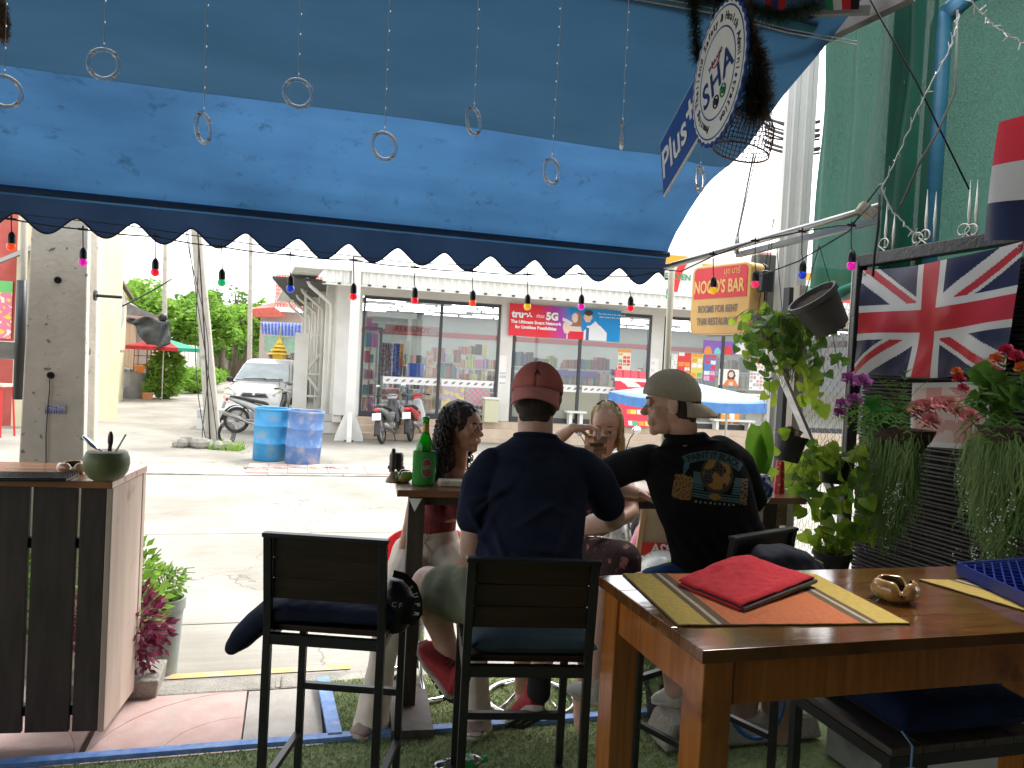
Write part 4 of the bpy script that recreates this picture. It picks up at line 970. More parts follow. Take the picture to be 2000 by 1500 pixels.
for i in range(260):
 p = Vector((pb.x + .35 + rnd(-.25,.3), pb.y - .35 + rnd(-.2,.2), STREET)); d = Vector((rnd(-.1,.1), rnd(-.1,.1), rnd(.08,.22))); g.add([p, p + Vector((.015,0,0)), p + d], [(0,1,2)])
tag(g.build('weeds', M_lf1), 'green weeds growing by the leaning pole foot', 'weeds', kind='stuff')
cab = G(); cab.tube(catenary(at_y(60,655,18), at_y(335,545,20), .2), .02,5); tag(cab.build('overhead_cable', M_cable, smooth=True), 'dark cable slanting up across the yellow wall and trees', 'cable')
qa = at_z(30,1180, STREET); 
pbx = at_v(97,800,4.62)
t = thing('concrete_pole', 'massive pitted concrete utility pole with a groove beside the bar counter', 'pole', (pbx.x, pbx.y, STREET), TH)
uc, vc = uv_of(pbx)
fl, fr = uv_of(at_v(36,905,4.62))[0], uv_of(at_v(163,905,4.62))[0]; tl, tr = uv_of(at_v(62,425,4.62))[0], uv_of(at_v(184 - 12,440,4.62))[0]
def pole_ring(z):
 f = (z - at_v(36,905,4.62).z) / (at_v(62,425,4.62).z - at_v(36,905,4.62).z)
 l, r_ = fl + (tl - fl) * f, fr + (tr - fr) * f; D = .30
 return [(l, 4.62),(r_, 4.62),(r_, 4.62 + .07),(r_ - .04,4.62 + .10),(r_ - .04,4.62 + .2),(r_, 4.62 + .23),(r_, 4.62 + D),(l, 4.62 + D),(l, 4.62 + .23),(l + .04,4.62 + .2),(l + .04,4.62 + .1),(l, 4.62 + .07)]
zs = [STREET + i * (5.2 - STREET) / 24 for i in range(25)]; vs = []; 
for z in zs: vs += [B(u, v, z) for u, v in pole_ring(z)]
g = G(); g.add(vs, [(i * 12 + j, i * 12 + (j + 1) % 12, i * 12 + 12 + (j + 1) % 12, i * 12 + 12 + j) for i in range(24) for j in range(12)])
M_pit = pm('pitted_concrete', (.60,.56,.47),(.72,.67,.58), scale=(5,5,5), rough=.92, bump=.7, bscale=34, bdist=.006, detail=8, c3=(.2,.19,.17), c3scale=22, c3ramp=(.64,.70))
g.build('shaft', M_pit, t, bevel=.008)
for (x, y) in ((113,547),(99,733)):
 p = at_v(x, y, 4.618); g = G(); g.lathe([(0,.0),(.018,.0),(.019,.002),(.012,.008),(0,.004)], 12, p, M=KM @ Matrix.Rotation(R(90), 3, 'X')); g.build('bolt_hole', pm('hole_black', (.01,.01,.01), rough=1), t)
pts = [at_v(97,735,4.612), at_v(97,760,4.61), at_v(93,800,4.612), at_v(90,850,4.612), at_v(90,915,4.612)]; g = G(); g.tube(pts, .003,5); g.build('cable', M_cable, t)
p0, p1 = at_v(88,790,4.613), at_v(127,810,4.613)
def stk(s, t_): return (.5,.52,.6) if (t_ > .42 and math.sin(s * 60 + t_ * 30) > -.2) or t_ > .9 else ((.05,.1,.35) if math.sin(s * 70) > -.4 else (.5,.5,.6))
g = G(); g.grid(lambda s, t_: at_v(88 + 40 * s, 808 - 18 * t_, 4.6125), 30,8, col=stk); g.build('sticker', M_print, t)
a = at_v(184,577,4.75); g = G(); g.cyl(a + NU * .01, a + NU * .14,.009, n=8); g.cyl(a, a + NU * .012,.03, n=10); g.build('bolt', M_frame, t)
t = thing('conduit', 'grey conduit pipe with a black sleeve just left of the concrete pole', 'pipe', at_v(40,900,4.9))
g = G(); g.tube([at_v(48,430,4.9), at_v(45,560,4.9), at_v(42,640,4.9)], .018,8); g.build('pipe', M_pole, t, smooth=True)
g = G(); g.tube([at_v(44,548,4.89), at_v(36,780,4.89)], .028,8); g.build('sleeve', M_frame, t, smooth=True)
g = G(); a, b = at_v(2,668,4.95), at_v(32,700,4.95); g.box((a + b) / 2, (.11,.08,.1), KM); g.build('meter_box', M_alu, t, bevel=.005)
Y = 16
t = thing('red_shopfront', 'red and cream shopfront with food posters at the far left', 'shop', (at_y(0,800, Y).x, Y, STREET))
for (x0, x1, mt, n_) in ((-260,26, pm('maroon_paint', (.38,.06,.05),(.45,.1,.08), rough=.7, scale=(2,2,2)), 'wall'),(26,90, M_cream, 'wall')):
 a, b = at_y(x0,700, Y), at_y(x1,700, Y); g = G(); g.bx((a.x, Y, STREET),(b.x, Y + 3,4.6)); g.build(n_, mt, t)
def food(s, t_):
 n = noise.noise(Vector((s * 7, t_ * 12,2)))
 if t_ > .8: return (.15,.5,.15)
 return [(.75,.6,.05),(.7,.2,.3),(.75,.7,.6)][int((n + 1) * 1.49)]
a, b = at_y(-60,545, Y - .03), at_y(21,662, Y - .03)
g = G(); g.grid(lambda s, t_: Vector((a.x + (b.x - a.x) * s, Y - .03, b.z + (a.z - b.z) * t_)), 40,50, col=food); g.build('poster', M_print, t)
g = G(); g.quad(at_y(-80,545,13.6), at_y(-80,380,15.5), at_y(130,380,15.5), at_y(24,498,13.6)) if False else None
a0, a1 = at_y(-150,560,13.5), at_y(64,445,13.5); b0 = at_y(-150,380,17)
n = 30
def rf(s, t_):
 x = a0.x + (at_y(75,470,13.5).x - a0.x) * s; return Vector((x, 13.5 + 3 * t_, at_y(10,505,13.5).z + 1.3 * t_ + (s - .75) * .9 + .035 * math.sin(t_ * 60)))
g = G(); g.grid(rf, 4,60); g.build('awning_roof', M_asb, t)
fr = G()
c = at_y(6,800,14.2)
ch = thing('red_stool', 'red metal frame stool at the far left edge', 'stool', (c.x, 14.2, STREET))
for dx in (-.2,.2):
 for dy in (-.2,.2): g = G(); g.cyl((c.x + dx - .1,14.2 + dy, STREET),(c.x + dx * .8 - .1,14.2 + dy * .8,.75), .02, n=6); g.build('leg', pm('red_metal', (.6,.03,.03), rough=.4), ch)
g = G(); g.bx((c.x - .32,13.98,.75),(c.x + .12,14.42,.8)); g.build('seat', pm('pale_seat', (.55,.5,.42), rough=.6), ch)
gt = thing('white_gate', 'white steel gate with diagonal bracing beside the store wall', 'gate', at_z(622,805, STREET), TH)
Yg = 20.5
g = G(); a = at_y(584,806,19.6); g.box((a.x, 19.6,1.0),(.34,.34,2.36), SM); g.build('gate_post', M_white, gt)
def gb(g, p, q, w_=.06): g.bar(at_y(*p, Yg), at_y(*q, Yg), w_)
g = G()
for p, q in (((597,640),(597,806)),((652,660),(648,806)),((597,655),(654,655)),((598,730),(652,732)),((597,773),(650,775)),((597,556),(597,640))): gb(g, p, q)
g.build('frame', M_whitemetal, gt)
for p, q in (((600,722),(652,660)),((600,734),(650,800))): g = G(); gb(g, p, q, .07); g.build('brace', M_whitemetal, gt)
for k in range(5):
 g = G(); gb(g, (606 + k * 10,657),(606 + k * 9.5,773), .018); g.build('bar', M_whitemetal, gt)
M_blk = pm('black_powder_steel', (.012,.013,.014),(.02,.021,.022), scale=(9,9,9), rough=.38, spec=.5)
M_dw = pm('dark_stained_wood', (.016,.009,.006),(.035,.019,.012), scale=(3,40,40), rough=.42, bump=.4, bscale=(6,90,90), bdist=.002)
M_navy = pm('navy_cushion', (.010,.014,.03),(.016,.022,.045), scale=(6,6,6), rough=.9, bump=.5, bscale=250, bdist=.001, spec=.2)
M_bluec = pm('slate_blue_cushion', (.03,.05,.065),(.045,.07,.085), scale=(6,6,6), rough=.9, bump=.5, bscale=250, bdist=.001, spec=.2)
def bar_stool(label, loc, rz, back=True, cush=None, cmat=None):
 t = thing('bar_stool', label, 'bar stool', loc, rz, 'black steel bar stools with dark plank seats')
 W_, D_, SZ = .365,.37,.755; q = .0125
 for sx in (-1,1):
  g = G(); x = sx * W_ / 2
  if back: rectloft(g, [(x, -D_ / 2 - .005,0),(x, -D_ / 2, SZ),(x, -D_ / 2 - .035,1.05)], [.025] * 3, [.025] * 3, Matrix.Identity(3))
  else: g.bx((x - q, -D_ / 2 - q, 0),(x + q, -D_ / 2 + q, SZ))
  g.build('leg', M_blk, t, world=False, bevel=.002)
  g = G(); g.bx((x - q, D_ / 2 - q, 0),(x + q, D_ / 2 + q, SZ - .001)); g.build('leg', M_blk, t, world=False, bevel=.002)
  g = G(); g.bx((x - .011,-D_ / 2 + q, .225),(x + .011, D_ / 2 - q, .247)); g.build('side_rung', M_blk, t, world=False)
  g = G(); g.bx((x - .011,-D_ / 2 + q, SZ - .05),(x + .011, D_ / 2 - q, SZ - .025)); g.build('seat_rail', M_blk, t, world=False)
 for y, z in ((D_ / 2,.40),):
  g = G(); g.bx((-W_ / 2 + q, y - .011, z),(W_ / 2 - q, y + .011, z + .024)); g.build('footrest', M_blk, t, world=False)
 for y in (-D_ / 2, D_ / 2):
  g = G(); g.bx((-W_ / 2 + q, y - .0115, SZ - .055),(W_ / 2 - q, y + .0115, SZ - .022)); g.build('seat_rail', M_blk, t, world=False)
 for k in range(4):
  y0 = -D_ / 2 + .018 + k * (D_ - .036) / 4; g = G(); g.bx((-W_ / 2 - .012, y0 + .003, SZ - .02),(W_ / 2 + .012, y0 + (D_ - .036) / 4 - .003, SZ)); g.build('seat_plank', M_dw, t, world=False, bevel=.002)
 if back:
  for k in range(3):
   z0 = .8468 + k * .067; yy = lambda z: -D_ / 2 - .035 * (z - SZ) / .295 + .012
   g = G(); g.prism([(yy(z0) - .008, z0 + .0005),(yy(z0) + .008, z0 + .0005),(yy(z0 + .067) + .008, z0 + .0665),(yy(z0 + .067) - .008, z0 + .0665)], 'x', -W_ / 2 + q + .001, W_ / 2 - q - .001)
   g.build('back_plank', M_dw, t, world=False, bevel=.002)
  g = G(); g.bx((-W_ / 2 - .016,-D_ / 2 - .052,1.048),(W_ / 2 + .016,-D_ / 2 - .018,1.062)); g.build('top_rail', M_blk, t, world=False, bevel=.003)
 return t
P1s = at_y(640,1055,2.40); bar_stool('empty black bar stool with a plank back and navy cushion standing left of the man', (P1s.x + .01,2.6,0), R(-3))
P2s = at_y(1028,1095,2.26); bar_stool('black bar stool with a plank back under the man in the navy shirt', (P2s.x, 2.45,0), R(6))
bar_stool('black bar stool turned sideways under the man in the black shirt', (.82,2.98,0), R(38))
def cushion(label, loc, rz, w_, d_, h_, mt, tilt=(0,0), sagf=None, n=22, tuft=True):
 g = G()
 def top(s, t_, sign):
  x, y = (s - .5),(t_ - .5); e = (1 - (2 * abs(x)) ** 7) ** .5 * (1 - (2 * abs(y)) ** 7) ** .5 if abs(x) < .5 and abs(y) < .5 else 0
  pinch = 1 - .06 * (4 * x * x) - .06 * (4 * y * y) if not (abs(x) > .45 and abs(y) > .45) else .9
  z = sign * h_ / 2 * e
  if sign > 0 and tuft:
   z -= h_ * .38 * math.exp(-((abs(x) - .17) ** 2 + (abs(y) - .17) ** 2) * 260)
   z += h_ * .12 * noise.noise(Vector((x * 7, y * 7, loc[0])))
  p = Vector((x * w_, y * d_, z + h_ / 2))
  if sagf: p = sagf(p)
  return p
 g.grid(lambda s, t_: top(s, t_, 1), n, n); g.grid(lambda s, t_: top(1 - s, t_, -1), n, n)
 g2 = G(); M = Matrix.Translation(loc) @ Matrix.Rotation(rz, 4, 'Z') @ Matrix.Rotation(tilt[0], 4, 'X') @ Matrix.Rotation(tilt[1], 4, 'Y')
 g2.add([M @ v for v in g.v], g.f); return tag(g2.build('cushion', mt, smooth=True), label, 'cushion')
def droop(p):
 if p.x < -.15: q_ = -.15 - p.x; p.z -= q_ * .85 + q_ * q_ * 2; p.x += q_ * .25
 return p
cushion('slate blue seat cushion under the man in the navy shirt', (P2s.x + .02,2.45,.757), R(6), .38,.38,.06, M_bluec, tuft=False)
nb = at_z(1770,1462,.74); bs = thing('bench_stool', 'backless black steel stool with a tufted navy cushion tucked by the wooden table', 'stool', (nb.x + .2 * CT - .2 * ST * 1, nb.y + .2 * CT + .05,0), TH)
W_, D_, SZ = .46,.36,.74
for sx in (-1,1):
 for sy in (-1,1): g = G(); g.bx((sx * W_ / 2 - .0125, sy * D_ / 2 - .0125,0),(sx * W_ / 2 + .0125, sy * D_ / 2 + .0125, SZ - .02)); g.build('leg', M_blk, bs, world=False)
 g = G(); g.bx((sx * W_ / 2 - .012,-D_ / 2 + .0127, SZ - .05),(sx * W_ / 2 + .012, D_ / 2 - .0127, SZ - .02)); g.build('seat_rail', M_blk, bs, world=False)
 g = G(); g.bx((-W_ / 2 + .0127, sx * D_ / 2 - .012, SZ - .05),(W_ / 2 - .0127, sx * D_ / 2 + .012, SZ - .02)); g.build('seat_rail', M_blk, bs, world=False)
M_wornwood = pm('worn_grey_wood', (.04,.032,.026),(.08,.064,.05), scale=(40,3,40), rough=.5, bump=.4, bscale=(90,6,90), bdist=.002)
for k in range(5): g = G(); x0 = -W_ / 2 - .01 + k * (W_ + .02) / 5; g.bx((x0 + .002,-D_ / 2 - .012, SZ - .02),(x0 + (W_ + .02) / 5 - .002, D_ / 2 + .012, SZ)); g.build('seat_plank', M_wornwood, bs, world=False, bevel=.002)
cl_ = bs.location; M_navy2 = pm('blue_navy_cushion', (.006,.014,.05),(.010,.022,.07), scale=(6,6,6), rough=.9, bump=.5, bscale=250, bdist=.001, spec=.2)
cushion('tufted navy cushion on the backless stool by the wooden table', (cl_.x + .03, cl_.y + .02, SZ + .002), TH, .44,.38,.085, M_navy2, n=34)
g = G(); c_ = Vector((cl_.x, cl_.y, 0)) + NU * -.19 + NV * -.17
g.tube([c_ + Vector((0,0, SZ + .03)), c_ + NV * -.035 + Vector((0,0, SZ + .01)), c_ + NV * -.04 + Vector((-.005,0, SZ - .08)), c_ + NV * -.035 + Vector((-.02,0, SZ - .2))], .003,6)
tag(g.build('cushion_tie', pm('pale_blue_tie', (.15,.28,.5), rough=.8)), 'pale blue cushion tie dangling from the backless stool', 'ribbon')
ZT = 1.07
M_tabtop = pm('varnished_brown_top', (.085,.030,.008),(.17,.068,.018), scale=(3,26,3), rough=.09, bump=.12, bscale=(8,30,8), bdist=.004, dist=1.2, coat=.7, c3=(.13,.06,.02), c3scale=5)
M_honey = pm('honey_pine', (.25,.074,.013),(.38,.13,.024), scale=(30,30,2.5), rough=.25, bump=.15, bscale=(60,60,5), bdist=.002, dist=1.5, coat=.3, c3=(.12,.03,.006), c3scale=7, c3ramp=(.62,.75))
tc_ = at_z(1373,1271, ZT); ua, va = uv_of(tc_); tf = at_z(1176,1128, ZT); ub, vb = uv_of(tf)
u0, u1, v0, v1 = (ua + ub) / 2, (ua + ub) / 2 + 1.5, va, vb + .02
tb = thing('wooden_table', 'high honey coloured pine table with a glossy dark top in the right foreground', 'table', B((u0 + u1) / 2, (v0 + v1) / 2,0), TH)
def bbox(g, ua, ub, va, vb, za, zb): return g.box(B((ua + ub) / 2, (va + vb) / 2, (za + zb) / 2),(ub - ua, vb - va, zb - za), KM)
nb_ = 4
for k in range(nb_):
 g = G(); a = v0 + k * (v1 - v0) / nb_; bbox(g, u0, u1, a + .0004, a + (v1 - v0) / nb_ - .0004, ZT - .028, ZT); g.build('top_board', M_tabtop, tb, bevel=.0015)
lw = .085
for uu_, vv_ in ((u0 + .012, v0 + .012),(u0 + .012, v1 - .012 - lw),(u1 - .012 - lw, v0 + .012),(u1 - .012 - lw, v1 - .012 - lw)):
 g = G(); bbox(g, uu_, uu_ + lw * .8, vv_, vv_ + lw, 0, ZT - .029); g.build('leg', M_honey, tb, bevel=.003)
for vv_ in (v0 + .02, v1 - .045): g = G(); bbox(g, u0 + lw, u1 - lw, vv_, vv_ + .025, ZT - .125, ZT - .03); g.build('apron', M_honey, tb, bevel=.002)
for uu_ in (u0 + .02, u1 - .045): g = G(); bbox(g, uu_, uu_ + .025, v0 + lw + .013, v1 - lw - .013, ZT - .125, ZT - .03); g.build('apron', M_honey, tb, bevel=.002)
def mat_col(s, t_):
 n = .9 + .16 * noise.noise(Vector((s * 60, t_ * 40,1))) + .08 * noise.noise(Vector((s * 200, t_ * 160,1)))
 x = min(s, 1 - s)
 if x < .135: c = (.56,.40,.10)
 elif x < .165: c = (.14,.10,.05)
 elif x < .185: c = (.5,.42,.3)
 elif x < .215: c = (.15,.10,.06)
 else: c = (.58,.17,.065)
 return tuple(q * n for q in c)
M_mat = attr_mat('woven_print', rough=.95, bump=.9)
def placemat(label, c4, cols=mat_col):
 p00, p10, p11, p01 = c4
 g = G()
 def f(s, t_, dz=0):
  p = p00.lerp(p10, s).lerp(p01.lerp(p11, s), t_); e = .0012 * math.sin(s * 420) if t_ < .01 or t_ > .99 else 0
  return p + NV * e + Vector((0,0,.0045 + dz + .0008 * noise.noise(Vector((s * 9, t_ * 7,0)))))
 g.grid(f, 110,70, col=cols); g.grid(lambda s, t_: f(1 - s, t_, -.0042), 2,2, col=lambda s, t_: (.2,.15,.05))
 for a, b in (((0,0),(1,0)),((1,0),(1,1)),((1,1),(0,1)),((0,1),(0,0))):
  g.tube([f(a[0] + (b[0] - a[0]) * i / 60, a[1] + (b[1] - a[1]) * i / 60,-.002) for i in range(61)], .0024,5, col=(.12,.09,.04))
 return tag(g.build('placemat', M_mat, smooth=True), label, 'placemat')
placemat('yellow and terracotta striped woven placemat under the red cloth', [at_z(1325,1224, ZT), at_z(1776,1220, ZT), at_z(1592,1124, ZT), at_z(1217,1123, ZT)])
pq = [at_z(2092,1222, ZT), at_z(2500,1230, ZT), at_z(2200,1140, ZT), at_z(1795,1134, ZT)]
placemat('striped woven placemat under the blue plastic tray at the right', pq)
rc4 = [at_z(1448,1190, ZT + .01), at_z(1590,1134, ZT + .02), at_z(1460,1096, ZT + .02), at_z(1325,1140, ZT + .01)]
def clothf(dz, amp=1):
 def f(s, t_):
  p = rc4[0].lerp(rc4[1], s).lerp(rc4[3].lerp(rc4[2], s), t_)
  z = .014 + .010 * math.sin(math.pi * s) * t_ + .010 * math.exp(-((t_ - .8) ** 2 + (s - .75) ** 2) * 12) + .0035 * noise.noise(Vector((s * 5, t_ * 6,5))) + .002 * noise.noise(Vector((s * 14, t_ * 12,2)))
  e = max(0,1 - 18 * min(s, 1 - s, t_, 1 - t_)); return p + Vector((0,0, z * amp - .006 * e ** 2 + dz))
 return f
M_redc = pm('red_terry_cloth', (.48,.010,.022),(.60,.022,.035), scale=(40,40,40), rough=.95, bump=1, bscale=420, bdist=.002, sheen=.05)
rcl = thing('red_cloth', 'folded red towelling cloth lying on a thin black tray on the placemat', 'cloth', rc4[0])
g = G(); g.grid(clothf(0), 50,50); g.build('upper_layer', M_redc, rcl, smooth=True, solid=.004)
g = G(); g.grid(clothf(-.009,.9), 50,50); g.build('lower_layer', M_redc, rcl, smooth=True, solid=.004)
g = G(); g.grid(lambda s, t_: rc4[0].lerp(rc4[1], s).lerp(rc4[3].lerp(rc4[2], s), t_) + Vector((.006,-.008,.001)), 2,2)
tag(g.build('black_tray', M_blk, solid=.008), 'thin black tray half hidden under the red cloth', 'tray')
def ashtray(label, c, r, mt, mi, rz=0, h=None):
 t = thing('ashtray', label, 'ashtray', c, rz); h = h or r * .75; n = 48; g = G()
 pr = [(0,.02),(.55,.0),(.62,.03),(.95,.30),(1.0,.5),(.97,.72),(.86,.93),(.74,1.0),(.66,.95)]
 vs = []
 for (a, b) in pr:
  for j in range(n):
   th = 6.2832 * j / n; z = b
   if b > .6:
    for q in (0,2.1,4.2): z -= .42 * math.exp(-((((th - q + 3.14159) % 6.28318) - 3.14159) / .23) ** 2)
   vs.append((a * r * math.cos(th), a * r * math.sin(th), z * h))
 L = len(pr); g.add(vs, [(i * n + j, i * n + (j + 1) % n, (i + 1) * n + (j + 1) % n, (i + 1) * n + j) for i in range(L - 1) for j in range(n)]); g.build('bowl', mt, t, world=False, smooth=True)
 g = G(); g.lathe([(r * .66, h * .60),(r * .78, h * .5),(r * .6, h * .2),(0, h * .12)], 32); g.build('inside', mi, t, world=False, smooth=True)
 return t
M_cer = pm('glazed_ceramic_tan', (.42,.26,.09),(.26,.10,.03), scale=(16,16,16), rough=.16, coat=.6, ramp=(.4,.6), c3=(.5,.44,.22), c3scale=12, c3ramp=(.55,.62))
M_cer2 = pm('glazed_ceramic_pink', (.5,.22,.12),(.5,.42,.2), scale=(12,12,12), rough=.18, coat=.6, ramp=(.42,.55))
M_cer3 = pm('glazed_ceramic_green', (.18,.30,.10),(.42,.36,.08), scale=(14,14,14), rough=.18, coat=.6, ramp=(.42,.55))
M_dkin = pm('ashtray_inside', (.1,.05,.02),(.2,.1,.04), scale=(20,20,20), rough=.25)
ap = at_z(1747,1172, ZT); ashtray('tan glazed ceramic ashtray on the glossy wooden table', ap + Vector((0,0,.0)), .058, M_cer, M_dkin, .4,.056)
bt = thing('blue_tray', 'dark blue plastic lattice tray lying upside down at the right edge of the table', 'tray', at_z(1990,1170, ZT))
t4 = [at_z(2140,1230, ZT + .03), at_z(2420,1170, ZT + .03), at_z(2060,1092, ZT + .03), at_z(1870,1106, ZT + .03)]
M_bpl = pm('cobalt_plastic', (.012,.03,.22),(.016,.04,.28), scale=(9,9,9), rough=.3)
lt = lambda s, t_, z=0: t4[0].lerp(t4[1], s).lerp(t4[3].lerp(t4[2], s), t_) + Vector((0,0, z))
g = G(); rim = [lt(0,0), lt(1,0), lt(1,1), lt(0,1)]
for a, b in zip(rim, rim[1:] + rim[:1]): g.bar(a + Vector((0,0,-.006)), b + Vector((0,0,-.006)), .006,.034)
g.build('rim', M_bpl, bt)
g = G()
for k in range(-12,24):
 for sg_ in (1,-1):
  pts = []
  for i in range(41):
   s_ = i / 40; t_ = (k / 12 + s_ * 1.0 * sg_) if sg_ > 0 else (k / 12 + 1 - s_)
   if 0 <= t_ <= 1: pts.append(lt(s_, t_, .0))
  if len(pts) > 1: g.bar(pts[0], pts[-1], .004,.012)
g.build('lattice', M_bpl, bt)
g = G(); g.quad(lt(0,0,-.012), lt(1,0,-.012), lt(1,1,-.012), lt(0,1,-.012)); g.build('base', M_bpl, bt)
M_barwood = pm('reddish_bar_wood', (.16,.065,.03),(.26,.115,.055), scale=(2.5,22,22), rough=.3, bump=.2, bscale=(6,60,60), bdist=.002, coat=.3)
ZB = 1.05
fl_ = at_z(776,957, ZB); fr_ = at_z(1300,968, ZB); bl_ = at_z(741,926, ZB)
ax = (fr_ - fl_).normalized(); ay = Vector((-ax.y, ax.x, 0)); Lb = 1.98; Db = .40
bt_ = thing('bar_table', 'narrow high wooden bar table along the street edge of the turf', 'table', fl_ + ax * Lb / 2 + ay * Db / 2 - Vector((0,0, ZB)), math.atan2(ax.y, ax.x))
BM = Matrix((ax, ay, Vector((0,0,1)))).transposed()
def bb(g, a, b, c, d, e, f): return g.box(Vector((fl_.x, fl_.y, 0)) + ax * (a + b) / 2 + ay * (c + d) / 2 + Vector((0,0, (e + f) / 2)),(b - a, d - c, f - e), BM)
for k in range(3): g = G(); bb(g, 0, Lb, k * Db / 3 + .0006, (k + 1) * Db / 3 - .0006, ZB - .03, ZB); g.build('top_board', M_barwood, bt_, bevel=.002)
M_legw = pm('dark_table_leg', (.04,.03,.025),(.07,.055,.045), scale=(20,20,3), rough=.6)
for a in (.06, Lb - .16):
 g = G(); bb(g, a, a + .075,.12,.2,.0, ZB - .031); g.build('leg', M_legw, bt_, bevel=.003)
g = G(); bb(g, .135, Lb - .16,.14,.18, ZB - .09, ZB - .032); g.build('beam', M_legw, bt_)
g = G(); bb(g, .02,.2,-.12,.45,.0,.035) ; g.build('foot', M_legw, bt_)
g = G(); p = at_z(812,972,1.0); g.add([p + Vector((-.03,-.02,0)), p + Vector((.03,-.02,0)), p + Vector((.0,-.02,-.06))], [(0,2,1)]); tag(g.build('paper_tag', M_ink, solid=.001), 'little white paper corner sticking out under the bar table', 'paper')
LC = R(10); cM = Matrix.Rotation(LC, 3, 'Z'); cx_ = Vector((math.cos(LC), math.sin(LC), 0)); cy_ = Vector((-math.sin(LC), math.cos(LC), 0))
ZC = 1.06; cr = at_z(219,955, ZC - .03); Dc = .50
ct = thing('bar_counter', 'wooden bar counter with dark vertical slats and a pale side board at the left', 'counter', (cr.x - .8, cr.y + .25,0), LC)
def cb(g, a, b, c, d, e, f): return g.box(Vector((cr.x, cr.y, 0)) + cx_ * (a + b) / 2 + cy_ * (c + d) / 2 + Vector((0,0, (e + f) / 2)),(b - a, d - c, f - e), cM)
M_ctop = pm('reddish_counter_top', (.26,.10,.05),(.36,.17,.09), scale=(3,24,3), rough=.25, coat=.4, bump=.1, bscale=(8,50,8))
for k in range(3): g = G(); cb(g, -1.9,0, k * (Dc - .01) / 3, (k + 1) * (Dc - .01) / 3 - .001, ZC - .03, ZC); g.build('top_board', M_ctop, ct, bevel=.004)
M_slat = pm('dark_slat_wood', (.035,.025,.022),(.06,.045,.04), scale=(20,20,3), rough=.6)
x_ = -.055
gaps = [(at_v(155,1200,0.0001) if False else None)]
xs_ = [-.03,-.135,-.315,-.50,-.69,-.88,-1.07,-1.26,-1.45,-1.65]
for a, b in zip(xs_, xs_[1:]):
 gp = .010 if a < -.05 else 0
 g = G(); cb(g, b + .007, a - (0.007 if a != -.03 else 0), .03,.052,.01, ZC - .032); g.build('slat', M_slat, ct, bevel=.002)
for z in (.80,.1): g = G(); cb(g, -1.8,-.032,.0525,.085, z - .03, z + .012); g.build('rail', M_slat, ct)
M_pale = pm('pale_scuffed_board', (.46,.345,.27),(.56,.45,.375), scale=(12,12,1.5), rough=.6, bump=.2, bscale=(30,30,3), c3=(.36,.25,.18), c3scale=6, c3ramp=(.62,.72))
g = G(); cb(g, -.03,-.005,.03, Dc - .06,.005, ZC - .032); g.build('side_board', M_pale, ct, bevel=.004)
g = G(); cb(g, -.03,-.003, Dc - .055, Dc - .01,.1, ZC - .031); g.build('side_post', M_pale, ct, bevel=.004)
g = G(); pa, pb_ = at_z(-60,938, ZC), at_z(150,934, ZC)
mt_ = thing('bar_mat', 'black ribbed rubber bar mat on the left counter', 'mat', pa)
g.grid(lambda s, t_: (at_z(-120,941, ZC).lerp(at_z(128,942, ZC), s)).lerp(at_z(-100,926, ZC).lerp(at_z(155,929, ZC), s), t_) + Vector((0,0,.006)), 2,2); g.build('base', M_blk, mt_, solid=.008)
g = G()
for k in range(60):
 for j in range(6):
  p = (at_z(-120,941, ZC).lerp(at_z(128,942, ZC),(k + .5) / 60)).lerp(at_z(-100,926, ZC).lerp(at_z(155,929, ZC),(k + .5) / 60),(j + .5) / 6); g.box(p + Vector((0,0,.013)),(.006,.012,.006), KM)
g.build('nubs', M_blk, mt_)['kind'] = 'stuff'
p = at_z(142,924, ZC); ashtray('pink and yellow glazed ashtray on the left counter', p, .062, M_cer2, M_dkin, 1.0,.05)
pc_ = at_z(207,938, ZC)
M_coco = pm('green_coconut', (.10,.13,.05),(.16,.19,.08), scale=(7,7,3), rough=.5, bump=.3, bscale=40, c3=(.22,.2,.12), c3scale=9, c3ramp=(.58,.72))
t = thing('coconut', 'fresh green coconut with its top cut off standing on the left counter', 'coconut', (pc_.x, pc_.y, ZC))
g = G(); g.lathe([(0,0),(.045,.001),(.065,.012),(.082,.04),(.088,.07),(.086,.095),(.078,.118),(.07,.122),(.066,.116),(.05,.112),(0,.11)], 32, (pc_.x, pc_.y, ZC)); g.build('husk', M_coco, t, smooth=True, auto=50)
g = G(); g.lathe([(.077,.1185),(.07,.1235),(.04,.1225),(0,.122)], 24, (pc_.x, pc_.y, ZC)); g.build('cut_top', pm('coconut_flesh', (.55,.47,.38),(.42,.33,.24), scale=(20,20,20), rough=.7), t, smooth=True)
g = G(); g.tube([(pc_.x + .03, pc_.y, ZC + .11),(pc_.x + .075, pc_.y, ZC + .195)], .004,8); tag(g.build('straw', pm('lime_straw', (.35,.6,.2), rough=.3, trans=.3)), 'lime green straw leaning in the coconut', 'straw')
g = G(); g.ell((pc_.x + .012, pc_.y, ZC + .17),(.012,.008,.035), n=10, k=8); g.cyl((pc_.x + .01, pc_.y, ZC + .11),(pc_.x + .012, pc_.y, ZC + .16), .008, n=8); tag(g.build('wooden_stirrer', pm('dark_red_wood', (.07,.03,.025), rough=.4), smooth=True), 'dark wooden stirrer standing in the coconut', 'stirrer')
g = G(); M_ = Matrix.Rotation(R(-50), 3, 'Y'); g.ell((pc_.x - .06, pc_.y - .02, ZC + .155),(.045,.018,.008), Matrix.Rotation(R(40), 3, 'Y'), 14,8); g.tube([(pc_.x - .03, pc_.y - .015, ZC + .13),(pc_.x, pc_.y, ZC + .112)], .004,6); tag(g.build('spoon', pm('polished_steel', (.6,.6,.6), rough=.18, metal=1), smooth=True), 'steel spoon resting on the coconut rim', 'spoon')
def onbar(x, y): return at_z(x, y, ZB)
p = onbar(826,946)
